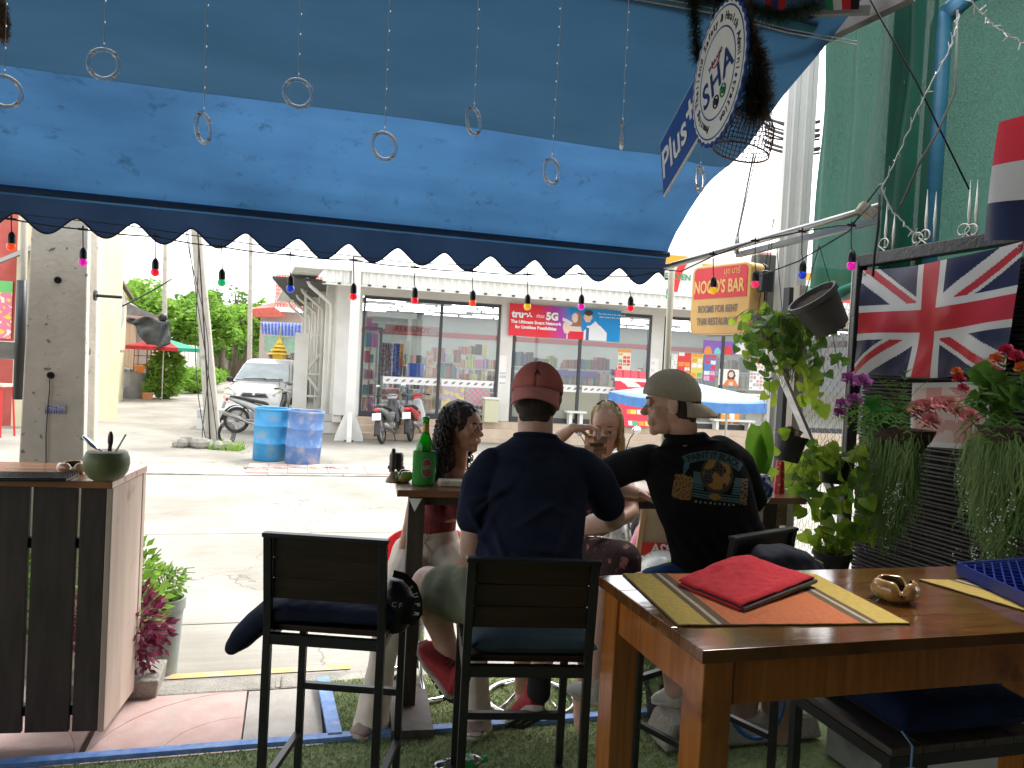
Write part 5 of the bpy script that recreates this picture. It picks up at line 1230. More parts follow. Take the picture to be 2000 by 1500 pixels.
t = thing('beer_bottle', 'green beer bottle with a gold neck label standing in a green foam sleeve', 'bottle', p)
M_bottle = pm('green_bottle_glass', (.03,.42,.03), rough=.05, trans=.85, ior=1.45, spec=.6, emit=(.0,.5,.02), estr=0.0)
g = G(); g.lathe([(0,.005),(.038,.005),(.04,.02),(.04,.165),(.0385,.185),(.032,.205),(.022,.228),(.0165,.25),(.0150,.285),(.0155,.296),(.017,.298),(.017,.312),(.014,.315),(.012,.314),(.012,.25),(.03,.2),(.036,.17),(.036,.02),(0,.015)], 28, p); g.build('glass', M_bottle, t, smooth=True)
g = G(); g.lathe([(.0185,.240),(.0168,.255),(.0158,.285)], 24, p); g.build('neck_label', pm('gold_neck_foil', (.35,.2,.08),(.5,.36,.16), scale=(60,60,60), rough=.4, metal=.4), t, smooth=True)
sl_ = thing('bottle_sleeve', 'green foam bottle sleeve with a red round lion beer badge on the bar table', 'sleeve', p)
M_foam = pm('green_foam', (.03,.22,.035),(.045,.28,.05), scale=(30,30,30), rough=.9, bump=.4, bscale=300, bdist=.001)
g = G(); g.lathe([(.043,.0),(.051,.001),(.0525,.01),(.0525,.15),(.050,.155),(.046,.155),(.0445,.15)], 36, p); g.build('foam', M_foam, sl_, smooth=True)
dirv = Vector((.42,-1,0)).normalized()
def on_cyl(p, r, ang0, a, z): th = ang0 + a / r; return Vector((p.x + r * math.cos(th), p.y + r * math.sin(th), p.z + z))
a0_ = math.atan2(dirv.y, dirv.x)
def badge(r0, r1, mt, rr, n=30, nm='badge_ring'):
 g = G(); vs = [on_cyl(p, rr, a0_, r1[0] * math.cos(k * 6.2832 / n), .083 + r1[1] * math.sin(k * 6.2832 / n)) for k in range(n)]
 if r0: vs += [on_cyl(p, rr, a0_, r0[0] * math.cos(k * 6.2832 / n), .083 + r0[1] * math.sin(k * 6.2832 / n)) for k in range(n)]; fs = [(k, (k + 1) % n, n + (k + 1) % n, n + k) for k in range(n)]
 else: vs.append(on_cyl(p, rr, a0_, 0,.083)); fs = [(k, (k + 1) % n, n) for k in range(n)]
 g.add(vs, fs); g.build(nm, mt, sl_)
badge(None, (.026,.042), pm('badge_red', (.26,.07,.06), rough=.8), .0532); badge((.0255,.0415),(.0275,.0435), pm('badge_pale', (.45,.4,.33), rough=.8), .0535)
vs, fs = text_mesh('LEO', .022, Matrix.Identity(4), bold=.0004, extrude=.0002); g = G(); g.add([on_cyl(p, .0538 + v.z, a0_, v.x, .086 + v.y) for v in vs], fs); g.build('lettering', MATS['badge_pale'], sl_)
p = onbar(853,944) + Vector((.0,.06,0)); g = G(); g.lathe([(.026,.0),(.034,.15),(.0325,.15),(.0255,.006),(0,.006)], 24, p); tag(g.build('beer_glass', glass_mat('clear_glass', (.93,.95,.95), .08), smooth=True), 'clear straight beer glass behind the green sleeve', 'glass')
p = onbar(786,941); ashtray('green and yellow glazed ashtray on the bar table', p, .05, M_cer3, M_dkin, .2,.055)
p = onbar(766,928) + Vector((0,.12,0)); t = thing('black_camera_lens', 'rounded black object standing at the left end of the bar table', 'container', p)
g = G(); g.lathe([(0,.0),(.036,0),(.037,.045),(.034,.052),(.036,.06),(.036,.085),(.028,.1),(0,.102)], 24, p); g.build('body', M_blk, t, smooth=True, auto=40)
g = G(); g.lathe([(.044,.015),(.044,.028)], 24, p); g.build('ring', M_blk, t)
p = onbar(766,942); t = thing('wooden_bell', 'small tan dish with an upright dark wooden handle on the bar table', 'bell', p)
g = G(); g.lathe([(0,.0),(.032,.0),(.03,.012),(.014,.035),(.01,.05),(0,.052)], 20, p); g.build('base', pm('tan_base', (.32,.24,.16),(.4,.3,.2), scale=(20,20,20), rough=.5), t, smooth=True)
g = G(); g.lathe([(0,.05),(.009,.05),(.010,.07),(.011,.12),(.009,.155),(0,.16)], 14, p); g.build('handle', MATS['dark_red_wood'], t, smooth=True)
p = onbar(880,938) + Vector((0,.05,0)); t = thing('white_cup', 'small white cup printed with a black swirl on the bar table', 'cup', p)
g = G(); g.lathe([(0,0),(.028,0),(.036,.02),(.047,.05),(.044,.05),(.034,.02),(0,.012)], 28, p); g.build('body', pm('white_ceramic', (.7,.68,.64), rough=.25), t, smooth=True)
g = G(); n = 18; vs = [on_cyl(p, .0415 + .0, math.atan2(-1,.0), .022 * math.cos(k * 6.283 / n), .022 + .017 * math.sin(k * 6.283 / n)) for k in range(n)]; g.add(vs, [tuple(range(n))]); g.build('logo', M_blk, t)
p = onbar(880,949); g = G(); g.box(p + Vector((0,.01,.014)),(.12,.09,.026), BM, taper=.92); tag(g.build('tissue_pack', pm('beige_paper_pack', (.45,.38,.25),(.6,.54,.42), scale=(40,40,40), rough=.7, bump=.6, bscale=60, bdist=.004), bevel=.006), 'crumpled beige tissue pack on the bar table beside the cup', 'packet')
M_chrome = pm('chrome', (.65,.65,.66), rough=.14, metal=1)
M_redp = pm('red_plastic', (.62,.012,.02), rough=.3, coat=.3)
def chrome_chair(label, loc, rz, seat):
 t = thing('swivel_chair', label, 'chair', loc, rz, 'red chairs on round chrome bases')
 g = G(); n = 32; g.tube([(.215 * math.cos(k * 6.2832 / n), .215 * math.sin(k * 6.2832 / n), .014) for k in range(n)], .013,8, closed=True); g.build('base_ring', M_chrome, t, world=False, smooth=True)
 for k in range(4):
  a = .6 + k * math.pi / 2; g = G(); g.tube([(r * math.cos(a), r * math.sin(a), z) for r, z in ((.21,.016),(.16,.03),(.09,.07),(.045,.14),(.03,.22))], .010,8); g.build('spoke', M_chrome, t, world=False, smooth=True)
 g = G(); g.cyl((0,0,.1),(0,0, seat - .03), .026, n=14); g.build('column', M_chrome, t, world=False, smooth=True)
 g = G(); g.tube([(.15 * math.cos(k * 6.2832 / n), .15 * math.sin(k * 6.2832 / n), .26) for k in range(n)], .009,8, closed=True); g.build('foot_ring', M_chrome, t, world=False, smooth=True)
 g = G(); g.lathe([(0, seat - .05),(.17, seat - .045),(.2, seat - .02),(.2, seat),(.16, seat + .005),(0, seat - .005)], 28); g.build('seat', M_redp, t, world=False, smooth=True)
 def f(s, q):
  a = math.pi / 2 + (s - .5) * 3.0; rr = .20 + .035 * q; return (rr * math.cos(a), rr * math.sin(a), seat - .01 + q * (.17 * (1 - .5 * abs(2 * s - 1) ** 3)))
 g = G(); g.grid(f, 24,10); g.build('backrest', M_redp, t, world=False, smooth=True, solid=.012)
 return t
SEAT = .60
chrome_chair('red swivel chair on a chrome ring base under the curly haired woman', (-.40,3.83,-.012), R(-15), SEAT)
chrome_chair('red swivel chair on a chrome ring base under the blonde woman', (.17,3.72,-.012), R(10), SEAT)
UW = 3.19
M_net = translucent('green_shade_net', (.005,.045,.030),(.009,.075,.048), fac=.45, scale=(3,3,1), rough=.5, tcol=(.003,.062,.038), holes=.05, hscale=420, bump=.08, spec=.15)
def W(v, z, du=0): return B(UW + du, v, z)
v_at = lambda x, y, u=UW: uv_of(at_u(x, y, u))[1]
va_, vb_ = v_at(1728,300, UW + .02), v_at(1592,300, UW + .02)
def netf(v0, v1, z0, z1, du, seed=0, fold=.035, dirn=1):
 def f(s, t_):
  v = v0 + (v1 - v0) * s
  return B(UW + du + fold * math.sin(s * 26 + seed + 1.5 * noise.noise(Vector((s * 3, t_ * 2, seed)))) * (.35 + .65 * t_) + .05 * noise.noise(Vector((s * 5, t_ * 3, seed))), v, z0 + (z1 - z0) * t_ + .02 * noise.noise(Vector((s * 9, seed, 1))))
 return f
zn0 = at_u(1650,566, UW + .02).z; zn1 = at_u(1592,85, UW + .02).z
g = G(); g.grid(netf(va_ - .3, vb_, zn0,4.6,.03,1), 120,60); tag(g.build('shade_net', M_net, smooth=True), 'green shade net hanging in folds left of the grey steel post', 'net')
g = G(); g.grid(netf(.8, va_ - .1,1.9,4.6,.22,5,.02), 90,50); tag(g.build('shade_net', M_net, smooth=True), 'green shade net behind the blue pipes at the far right', 'net')
g = G(); g.tube([W(va_ - .1 + (vb_ - va_ + .1) * i / 20, zn0 + .02 * math.sin(i), .02 + .02 * math.sin(i * 1.7)) for i in range(21)], .03,7); tag(g.build('net_roll', pm('green_net_roll', (.02,.16,.11),(.03,.22,.15), scale=(9,9,30), rough=.7), smooth=True), 'gathered lower hem of the green shade net', 'net')
vp = (v_at(1748,60) + v_at(1785,60)) / 2; pw_ = abs(v_at(1748,60) - v_at(1785,60))
pc = at_y(1766,200,3.35)
p_t = at_u(1766,200, UW + .14)
g = G(); g.box((p_t.x, p_t.y, 2.3),(.115,.115,4.6), KM); tag(g.build('steel_post', M_steel, bevel=.003), 'grey square steel post in front of the green net', 'post')
for x, w_, lab in ((1797,.028, 'thin blue drain pipe right beside the grey post'),(1838,.055, 'thicker blue drain pipe right of the thin one')):
 q = at_u(x, 60, UW + .16); k_ = q.y; g = G()
 if w_ > .04:
  e = at_y(1900,-10, k_ - .25); k = at_y(1834,32, k_)
  g.tube([(q.x, k_, 0),(q.x, k_, k.z - .05),(q.x + .01, k_, k.z),(q.x + .05, k_ - .02, k.z + .04),(e.x, e.y, e.z + .02),(e.x + .5, e.y - .1, e.z + .22)], w_, 14)
 else: g.cyl((q.x, k_, 0),(q.x, k_, 4.8), w_, n=12)
 tag(g.build('drain_pipe', M_bluepipe, smooth=True), lab, 'pipe')
q = at_y(1562,250,4.75); g = G()
for k in range(5): g.box((q.x - .075 + k * .037,4.75 - (.012 if k % 2 else 0), 1.95),(.030,.03,4.3), KM)
tag(g.build('white_column', M_whitemetal), 'white ribbed metal column at the edge of the green net', 'column')
for x, lab in ((1536, 'dark square fence post behind the trailing plants'),(1556, 'weathered grey fence post right beside the dark one')):
 q = at_y(x, 700,4.55 if x == 1536 else 4.45); zt_ = at_y(x, 560,4.5).z
 g = G(); g.box((q.x, q.y, zt_ / 2),(.055,.055, zt_), KM); tag(g.build('fence_post', M_frame if x == 1536 else M_pole), lab, 'post')
a, b = at_y(1298,522,4.75), at_y(1640,425,3.9); c = at_y(1718,402,3.7)
g = G(); g.tube([a, b, c], .017,10); tag(g.build('galvanised_pipe', M_alu, smooth=True), 'upper galvanised pipe running from the awning corner to the grey post', 'pipe')
a2, c2 = at_y(1440,498,4.5), at_y(1716,430,3.75)
g = G(); g.bar(a2, c2,.03,.03); tag(g.build('square_arm', M_alu), 'lower square metal bar below the awning arm pipe', 'bar')
q = at_y(1312,525,4.82); q2 = at_y(1306,730,4.82)
g = G(); g.tube([q + Vector((0,0,.03)),(q2.x, 4.82, STREET + .1)], .020,10); tag(g.build('thin_post', pm('cream_painted_post', (.5,.46,.34),(.58,.54,.42), scale=(9,9,3), rough=.5), smooth=True), 'slim cream painted post supporting the awning corner', 'post')
g = G(); g.tube([at_y(1472,300,4.0), at_y(1440,460,4.45)], .005,6); g.tube([at_y(1477,300,4.0), at_y(1441,462,4.45)], .003,6); e = at_y(1440,465,4.45); g.cyl(e + Vector((0,0,.02)), e - Vector((0,0,.09)), .014, n=8); tag(g.build('tension_rod', M_alu, smooth=True), 'thin metal rod holding the awning arm', 'rod')
g = G(); g.bar(at_y(1500,62,3.6), at_y(1590,70,3.5), .03,.05); g.bar(at_y(1440,30,3.4), at_y(1700,20,3.2), .03,.03); g.bar(at_y(1595,70,3.5), at_y(1780,-20,3.2), .05,.09)
tag(g.build('roof_bracket', M_steel), 'dark steel bracket and rafter ends above the garland', 'bracket')
g = G(); 
for k in range(8): g.add([at_y(1548 - k * 4,95 + k * 9,5.6) + Vector((0,.05 * k, 0)), at_y(1640,60 + k * 9,5.6) + Vector((0,.05 * k, 0)), at_y(1640,66 + k * 9,5.6) + Vector((0,.05 * k, .02)), at_y(1548 - k * 4,101 + k * 9,5.6) + Vector((0,.05 * k, .02))], [(0,1,2,3)])
tag(g.build('neighbour_roof', M_whitemetal, solid=.01), 'white corrugated roof edge glimpsed beyond the net', 'roof')
uwt = thing('utility_wires', 'bundle of black utility wires against the sky beside the wire basket', 'wires', at_y(1545,250,8.5))
for k in range(9):
 g = G(); y0 = 225 + k * 8; g.tube(catenary(at_y(1495 + rnd(-4,4), y0 + rnd(-6,6), 9), at_y(1600, y0 + 8 + rnd(-10,14), 8), .05), .012 if k % 3 else .02,5)
 g.build('utility_wire', M_cable, uwt, smooth=True)
def wire(pts, r, label, mt=None, name='wire', cat='wire', group=None):
 g = G(); g.tube(pts, r, 6); return tag(g.build(name, mt or M_cable, smooth=True), label, cat, group)
Yc = 3.15
wire([at_y(1700,0, Yc), at_y(1790,160, Yc), at_y(1893,370, Yc)], .004, 'dark cable crossing diagonally in front of the blue pipes')
wire([at_y(1870,20, Yc), at_y(1866,180, Yc), at_y(1830,260, Yc), at_y(1795,320, Yc), at_y(1760,400, Yc + .1)], .005, 'grey cable curving down over the blue pipes', pm('grey_cable', (.2,.2,.19), rough=.6))
wire([at_y(1720,360,3.6), at_y(1690,400,3.65), at_y(1660,450,3.8), at_y(1560,510,4.2), at_y(1480,540,4.4)], .004, 'loose black cable looping down from the junction box')
wire([at_y(1718,380,3.6), at_y(1716,440,3.6), at_y(1708,500,3.62), at_y(1705,540,3.62)], .006, 'bundle of black cable hanging beside the steel post')
M_fairy = pm('clear_fairy_wire', (.6,.6,.6),(.75,.75,.75), scale=(90,90,90), rough=.3)
def fairy(pts, label, n=14):
 t = thing('fairy_lights', label, 'fairy lights', pts[0]); pts = [Vector(p) for p in pts]
 g = G()
 fine = []
 for a, b in zip(pts, pts[1:]):
  for i in range(10): fine.append(a.lerp(b, i / 10) + Vector((rnd(-.004,.004), 0, rnd(-.004,.004))))
 fine.append(pts[-1]); g.tube(fine, .003,5); g.build('wire', M_fairy, t)
 g = G()
 for i in range(n):
  p = fine[int((i + .5) / n * (len(fine) - 1))]; d = rdir() * .028; g.cyl(p, p + d, .0028,.0018, n=5)
 g.build('bulbs', M_ink, t)['kind'] = 'stuff'
fairy([at_y(1875,25,3.1), at_y(1855,95,3.1), at_y(1800,200,3.15), at_y(1755,300,3.3), at_y(1722,370,3.4)], 'clear fairy lights running diagonally down across the blue pipes')
fairy([at_y(1895,0,2.9), at_y(1930,40,2.9), at_y(1970,70,2.9), at_y(2030,100,2.9)], 'clear fairy lights in the top right corner over the net')
fairy([at_y(1722,370,3.4), at_y(1745,415,3.4), at_y(1785,455,3.4), at_y(1795,460,3.4)], 'short clear fairy lights in front of the scroll fence', 7)
g = G(); q = at_y(1693,412,3.65); g.box(q, (.09,.05,.05), Matrix.Rotation(R(30), 3, 'Y')); tag(g.build('junction_box', M_pole, bevel=.008), 'white electrical junction box at the end of the pipes', 'box')
yA = at_u(1690,515, UW); 
v_l = v_at(1665,900); v_r = 1.6
zt_l = at_u(1690,512, UW).z
pn = thing('lattice_screen', 'tall black woven panel with a thick black frame behind the flag and hanging flowers', 'panel', W((v_l + v_r) / 2,0), TH + R(90))
M_pnl = pm('black_bamboo', (.012,.012,.013),(.035,.034,.034), scale=(40,40,8), rough=.35, bump=.6, bscale=(60,60,60), bdist=.004, c3=(.16,.16,.16), c3scale=45, c3ramp=(.68,.74))
g = G(); g.box(W((v_l + v_r) / 2,1.1,.05),(.02, v_l - v_r, 2.3), KM); g.build('backing', M_dark, pn)
nrow = 92
for k in range(nrow):
 z = .25 + k * 2.0 / nrow + rnd(-.004,.004); g = G(); g.tube([W(v_l - .05, z, .0), W(v_l - (v_l - v_r) * .33, z + .004,-.008), W(v_l - (v_l - v_r) * .66, z, .0), W(v_r, z + .003,-.005)], .008,5); g.build('slat', M_pnl, pn)
g = G(); g.bar(W(v_l, 0,-.03), W(v_l, zt_l, -.03), .06,.06); g.bar(W(v_l + .03, zt_l, -.03), W(v_r, zt_l, -.03), .06,.07); g.build('frame', M_pnl, pn, bevel=.006)
g = G(); g.bar(W(v_l + .036,0.3,-.05), W(v_l + .036, zt_l - .05,-.05), .008,.008); g.build('edge_strip', M_white, pn)
FU = UW - .10
c_tl, c_tr, c_br, c_bl = at_u(1688,528, FU), at_u(1996,470, FU), at_u(1962,726, FU), at_u(1668,735, FU)
def flag_col(s, t_):
 x, y = s * 2 - 1, t_ * 2 - 1; xr = x * 5 / 3; Bl, Rd, Wh = (.014,.016,.05),(.36,.018,.028),(.46,.46,.46)
 X, Y_ = s * 60, t_ * 36     # in 60x36 flag units, y up
 cx, cy = X - 30, Y_ - 18
 if abs(cx) < 3.6 or abs(cy) < 3.6: return Rd
 if abs(cx) < 6 or abs(cy) < 6: return Wh
 L = math.hypot(60,36)
 for sg in (1,-1):
  d = (cx * 36 - sg * cy * 60) / L      # signed distance to diagonal y = sg*0.6x
  if sg > 0: off = d if cx < 0 else -d    # rising diagonal
  else: off = d if cx < 0 else -d
  side = off if sg > 0 else -off
  if sg > 0:
   red = (0 < (d if cx > 0 else -d) < 2.4)
  else:
   red = (0 < (-d if cx > 0 else d) < 2.4)
  if red: return Rd
 for sg in (1,-1):
  d = (cx * 36 - sg * cy * 60) / L
  if abs(d) < 3.6: return Wh
 return Bl
def flagf(s, t_):
 p = c_bl.lerp(c_br, s).lerp(c_tl.lerp(c_tr, s), t_)
 w_ = .014 * math.sin(s * 9 + 2.6 * t_) + .010 * math.sin(s * 17 - 4 * t_) * (1 - t_) + .012 * noise.noise(Vector((s * 3, t_ * 3,4)))
 sag = -.014 * math.sin(math.pi * s) * t_ - .012 * math.sin(math.pi * s)
 return p - NU * w_ + Vector((0,0, sag + .008 * math.sin(s * 8) * (1 - t_)))
M_flag = attr_mat('flag_print', rough=.25, spec=.5)
fl = thing('union_flag', 'glossy British Union Jack flag tied to the black panel', 'flag', c_tl.lerp(c_tr, .5))
g = G(); g.grid(flagf, 170,110, col=flag_col); g.build('cloth', M_flag, fl, smooth=True)
M_brass = pm('eyelet_metal', (.3,.28,.22), rough=.3, metal=1)
for s_ in (.015,.985):
 p = flagf(s_, .965) - NU * .006; g = G(); n = 12
 g.tube([p + NV * .009 * math.cos(k * 6.283 / n) + Vector((0,0,.009 * math.sin(k * 6.283 / n))) for k in range(n)], .0028,5, closed=True); g.build('eyelet', M_brass, fl)
FU2 = UW - .35
d_tl, d_tr, d_br, d_bl = at_u(1958,240, FU2), at_u(2200,150, FU2), at_u(2160,470, FU2), at_u(1922,470, FU2)
def tri(s, t_):
 return (.5,.03,.045) if t_ > .64 else ((.42,.42,.42) if t_ > .32 else (.012,.016,.05))
t2 = thing('tricolour_flag', 'red white and dark blue flag hanging at the right edge of the picture', 'flag', d_tl)
g = G(); g.grid(lambda s, t_: d_bl.lerp(d_br, s).lerp(d_tl.lerp(d_tr, s), t_) - NU * (.02 * math.sin(s * 7 + t_ * 2)), 60,60, col=tri); g.build('cloth', M_flag, t2, smooth=True)
p = d_bl.lerp(d_br, .03).lerp(d_tl.lerp(d_tr, .03), .96) - NU * .012; g = G(); g.tube([p + NV * .01 * math.cos(k * 6.283 / 12) + Vector((0,0,.01 * math.sin(k * 6.283 / 12))) for k in range(12)], .003,5, closed=True); g.build('eyelet', M_brass, t2)
M_iron = pm('silver_painted_iron', (.42,.41,.38),(.55,.54,.5), scale=(20,20,20), rough=.45, metal=.5)
sf = thing('spike_fence', 'silver spiked iron railing with scrolls along the top of the black panel', 'railing', W(3, zt_l), TH)
for (x, yt, yb) in ((1733,395,500),(1748,415,495),(1812,370,486),(1829,374,482),(1896,352,472),(1910,350,470),(1990,320,460)):
 a = at_u(x - 5, yb, UW - .03); b = at_u(x, yt, UW - .03); g = G(); g.tube([a, a.lerp(b, .35), a.lerp(b, .45), b], [.007,.007,.010,.001], 8); g.build('spike', M_iron, sf, smooth=True)
def scroll(x, y, r, flip):
 c = at_u(x, y, UW - .04); pts = []
 for i in range(26):
  a = i / 25 * 5.2; rr = r * (1 - .7 * i / 25); pts.append(c + NV * (rr * math.cos(a) * flip) + Vector((0,0, rr * math.sin(a))))
 return pts
for (x1, x2, y1, y2) in ((1728,1790,478,468),(1808,1880,462,452),(1900,1965,452,440),(1985,2040,430,420)):
 a, b = scroll(x1, y1,.045,1), scroll(x2, y2,.045,-1)
 lo = [a[0].lerp(b[0], k / 10) - Vector((0,0,.075 * math.sin(math.pi * k / 10))) for k in range(11)]
 g = G(); g.tube(a[::-1] + lo[1:-1] + b, .0045,6); g.build('scroll', M_iron, sf, smooth=True)
cf = thing('chain_link_fence', 'chain link fence with creepers between the black panel and the posts', 'fence', W(4.4,0), TH + R(90))
vc0, vc1 = v_l + .02, v_at(1556,700) + .35; zc_0, zc_1 = .05, at_u(1640,580, UW).z
M_link = pm('dull_wire', (.10,.10,.095),(.2,.2,.19), scale=(9,9,9), rough=.5, metal=.6)
st_ = .062; g = G(); n = int((zc_1 - zc_0) / (st_ / 2)); m_ = int((vc1 - vc0) / (st_ / 2))
for j in range(m_ + 1):
 pts = []
 for i in range(n + 1):
  off = (st_ / 4) if (i + j) % 2 else (-st_ / 4)
  vv = vc0 + j * st_ / 2 + off; zz = zc_0 + i * st_ / 2
  wob = .012 * noise.noise(Vector((vv * 3, zz * 3,1))); pts.append(W(min(max(vv, vc0), vc1), zz + wob, .01 * ((i + j) % 2) + .02 * noise.noise(Vector((vv * 2, zz * 2,8)))))
 g.tube(pts, .0017,4, cap=False)
g.build('wire_mesh', M_link, cf)['kind'] = 'stuff'
g = G(); z = at_u(1640,672, UW).z; g.bar(W(vc0, z, .03), W(vc1, z, .03), .03,.04); g.bar(W(vc0, zc_1,.03), W(vc1, zc_1,.03), .03,.04); g.build('rail', M_steel, cf)
g = G(); g.box(W((vc0 + vc1) / 2,.17,.05),(.08, vc1 - vc0,.5), KM); tag(g.build('low_wall', M_kerb), 'low cement wall under the chain link fence', 'wall')
a, b = at_y(1508,690,4.3), at_y(1590,880,4.0); c = at_y(1650,1020,3.9)
g = G(); g.bar(a, c, .03,.035); tag(g.build('diagonal_strut', M_alu), 'galvanised diagonal strut crossing the chain link fence', 'strut')
M_lowwall = pm('greenish_cement_wall', (.20,.22,.19),(.30,.32,.28), scale=(3,3,1.2), rough=.85, bump=.3, bscale=30, c3=(.13,.14,.12), c3scale=3)
g = G(); g.box(B(2.38,1.7,.29),(.12,2.2,.58), KM); tag(g.build('knee_wall', M_lowwall), 'low greenish cement wall behind the backless stool', 'wall')
g = G(); g.box(B(2.0,3.02,.06),(.8,.22,.12), KM, taper=.9); tag(g.build('cement_kerb', M_kerb, bevel=.02), 'rough cement kerb on the turf under the wooden table', 'kerb')
g = G(); c = at_z(1470,1420,.1); g.tube([Vector((c.x, c.y, .27)) + Vector((.13 * math.cos(a) , .04 * math.sin(a), .2 * math.sin(a))) for a in [2.0 + i * .22 for i in range(22)]], .011,8); tag(g.build('blue_hose', pm('blue_hose', (.02,.09,.25), rough=.35), smooth=True), 'blue garden hose looped beneath the wooden table', 'hose')
M_pot1 = pm('black_plastic_pot', (.018,.018,.019),(.03,.03,.03), scale=(9,9,9), rough=.5, c3=(.1,.095,.08), c3scale=12, c3ramp=(.62,.75))
M_terra = pm('terracotta_pot', (.30,.19,.14),(.42,.28,.2), scale=(8,8,8), rough=.9)
M_soil = pm('potting_soil', (.03,.02,.014),(.07,.05,.035), scale=(60,60,60), rough=1, bump=1, bscale=120, bdist=.01)
def pot(t, c, r, h, mt, M=None, rt=.78):
 g = G(); g.lathe([(0,0),(r * rt, 0),(r * .97, h * .86),(r * 1.06, h * .86),(r * 1.06, h),(r * .96, h),(r * .93, h * .8)], 26, c, M=M); g.build('pot', mt, t, smooth=True, auto=40)
 g = G(); cc = Vector(c); L = [(0, h * .9),(r * .95, h * .88)]; g.lathe(L[::-1], 20, c, M=M); g.build('soil', M_soil, t)
for (x, y, r, h, mt, lab) in ((1520,1410,.09,.2, M_terra, 'terracotta pot behind the blue hose under the table'),(1440,1390,.1,.16, M_terra, 'squat clay pot left of the blue hose under the table')):
 c = at_z(x, y, .12); c = at_y(x, y, 3.45); t = thing('clay_pot', lab, 'pot', (c.x, 3.45,.0)); pot(t, (c.x, 3.45,.0), r, h + .12, mt)
def heart(g, p, dirn, nrm, s, curl=.15):
 d = Vector(dirn).normalized(); n_ = Vector(nrm); n_ = (n_ - d * n_.dot(d)).normalized(); x = d.cross(n_)
 pr = [(0,0),(-.12,.42),(.12,.62),(.45,.52),(.8,.25),(1.05,0)]
 L = [p + (d * a + x * b + n_ * (curl * b * b * 2 - curl * a * a)) * s for a, b in pr]; Rr = [p + (d * a - x * b + n_ * (curl * b * b * 2 - curl * a * a)) * s for a, b in pr[1:-1]]
 mid = [p + (d * a - n_ * curl * a * a * 1.0) * s for a in (.12,.45,.8)]
 g.add([L[0], L[1], L[2], L[3], L[4], L[5]] + Rr + mid, [(0,10,2,1),(10,11,3,2),(11,12,4,3),(12,5,4),(0,6,7,10),(10,7,8,11),(11,8,9,12),(12,9,5)])
M_po = translucent('pothos_leaf', (.20,.36,.03),(.38,.48,.06), fac=.65, scale=(9,9,9), rough=.35, spec=.5)
M_pod = translucent('pothos_leaf_dark', (.07,.17,.025),(.14,.26,.05), fac=.45, scale=(9,9,9), rough=.35)
M_stem = pm('green_stem', (.16,.2,.06), rough=.6)
def vine(t, start, n, L, s, mt, spread=.12, drop=1.0, lateral=(0,0), up=0.0, lmax=None):
 gs = G(); gl = G()
 for k in range(n):
  p = Vector(start) + Vector((rnd(-1,1), rnd(-1,1), 0)) * spread * .6; d = Vector((rnd(-1,1) + lateral[0], rnd(-1,1) + lateral[1], up + rnd(0,.8))).normalized(); pts = [p.copy()]; l = L * rnd(.45,1)
  m_ = int(l / .035) + 2
  for i in range(m_):
   d = (d + Vector((rnd(-.2,.2), rnd(-.2,.2), -.34 * drop))).normalized(); p = p + d * .035; pts.append(p.copy())
   if i % 2 == k % 2 or rnd(0,1) < .35:
    ld = (d * .3 + rdir() * .9 + Vector((0,-.25,-.5))).normalized(); heart(gl, p + ld * .02, ld, Vector((rnd(-.6,.6), -1, rnd(.1,.9))), s * rnd(.6,1.25))
  gs.tube(pts, .0022,4)
 gs.build('stem', M_stem, t); gl.build('foliage', mt, t, smooth=False)
c = at_y(1497,670,4.25); t = thing('hanging_plant', 'hanging grey pot overflowing with trailing heart leaved vine beside the bar sign', 'plant', c)
pot(t, c, .085,.15, pm('grey_pot', (.09,.09,.09),(.14,.14,.135), scale=(7,7,7), rough=.5))
vine(t, c + Vector((.04,0,.14)), 19,.36,.048, M_pod, .12); vine(t, c + Vector((.02,-.04,.15)), 13,.24,.048, M_po, .11)
g = G(); [g.tube([c + Vector((.08 * math.cos(a), .08 * math.sin(a), .15)), c + Vector((0,0,.7))], .002,4) for a in (0,2.1,4.2)]; g.build('hanger', M_cable, t)
c2_ = at_y(1545,700,4.2); t = thing('trailing_vine', 'long trailing vine falling down the fence posts to the strut', 'plant', c2_)
vine(t, at_y(1545,620,4.22), 13,.42,.05, M_pod, .08); vine(t, at_y(1535,700,4.15), 5,.32,.06, M_po, .06)
g = G()
for i in range(160):
 p = at_y(1545 + rnd(-28,24), 610 + rnd(0,1) * 90,4.2); d = Vector((rnd(-.06,.06), rnd(-.05,.05), -rnd(.08,.2))); g.tube([p, p + d * .5 + Vector((.01,0,0)), p + d], .0016,3, cap=False)
g.build('dry_roots', pm('dry_roots', (.12,.1,.05), rough=.9), t)['kind'] = 'stuff'
c = at_y(1632,640,3.95); axis = (at_y(1570,575,3.9) - at_y(1632,640,3.95)); ax_ = Vector((-.62,-.1,.78)).normalized()
t = thing('tilted_pot', 'large dark plastic pot hanging tilted in front of the chain link fence', 'pot', c)
Mx = ax_.to_track_quat('Z', 'Y').to_matrix(); c = at_y(1625,640,3.95); pot(t, c, .125,.20, pm('washed_black_pot', (.05,.05,.05),(.08,.08,.078), scale=(5,5,5), rough=.55, c3=(.03,.03,.03), c3scale=9), M=Mx, rt=.72)
g = G()
for i in range(90): a = rnd(0,6.28); r_ = rnd(0,.08); g.ell(c + Mx @ Vector((r_ * math.cos(a), r_ * math.sin(a), -.004)),(rnd(.006,.016), rnd(.006,.016), .01), None, 6,4)
g.build('old_roots', pm('pot_bottom_dirt', (.08,.07,.05),(.16,.14,.1), scale=(50,50,50), rough=1), t)['kind'] = 'stuff'
g = G(); [g.tube([c + Mx @ Vector((.12 * math.cos(a), .12 * math.sin(a), .2)), at_y(1600,480,3.95)], .0022,4) for a in (.5,2.8)]; g.build('hanger', M_cable, t)
vz = at_y(1487,968,3.55)
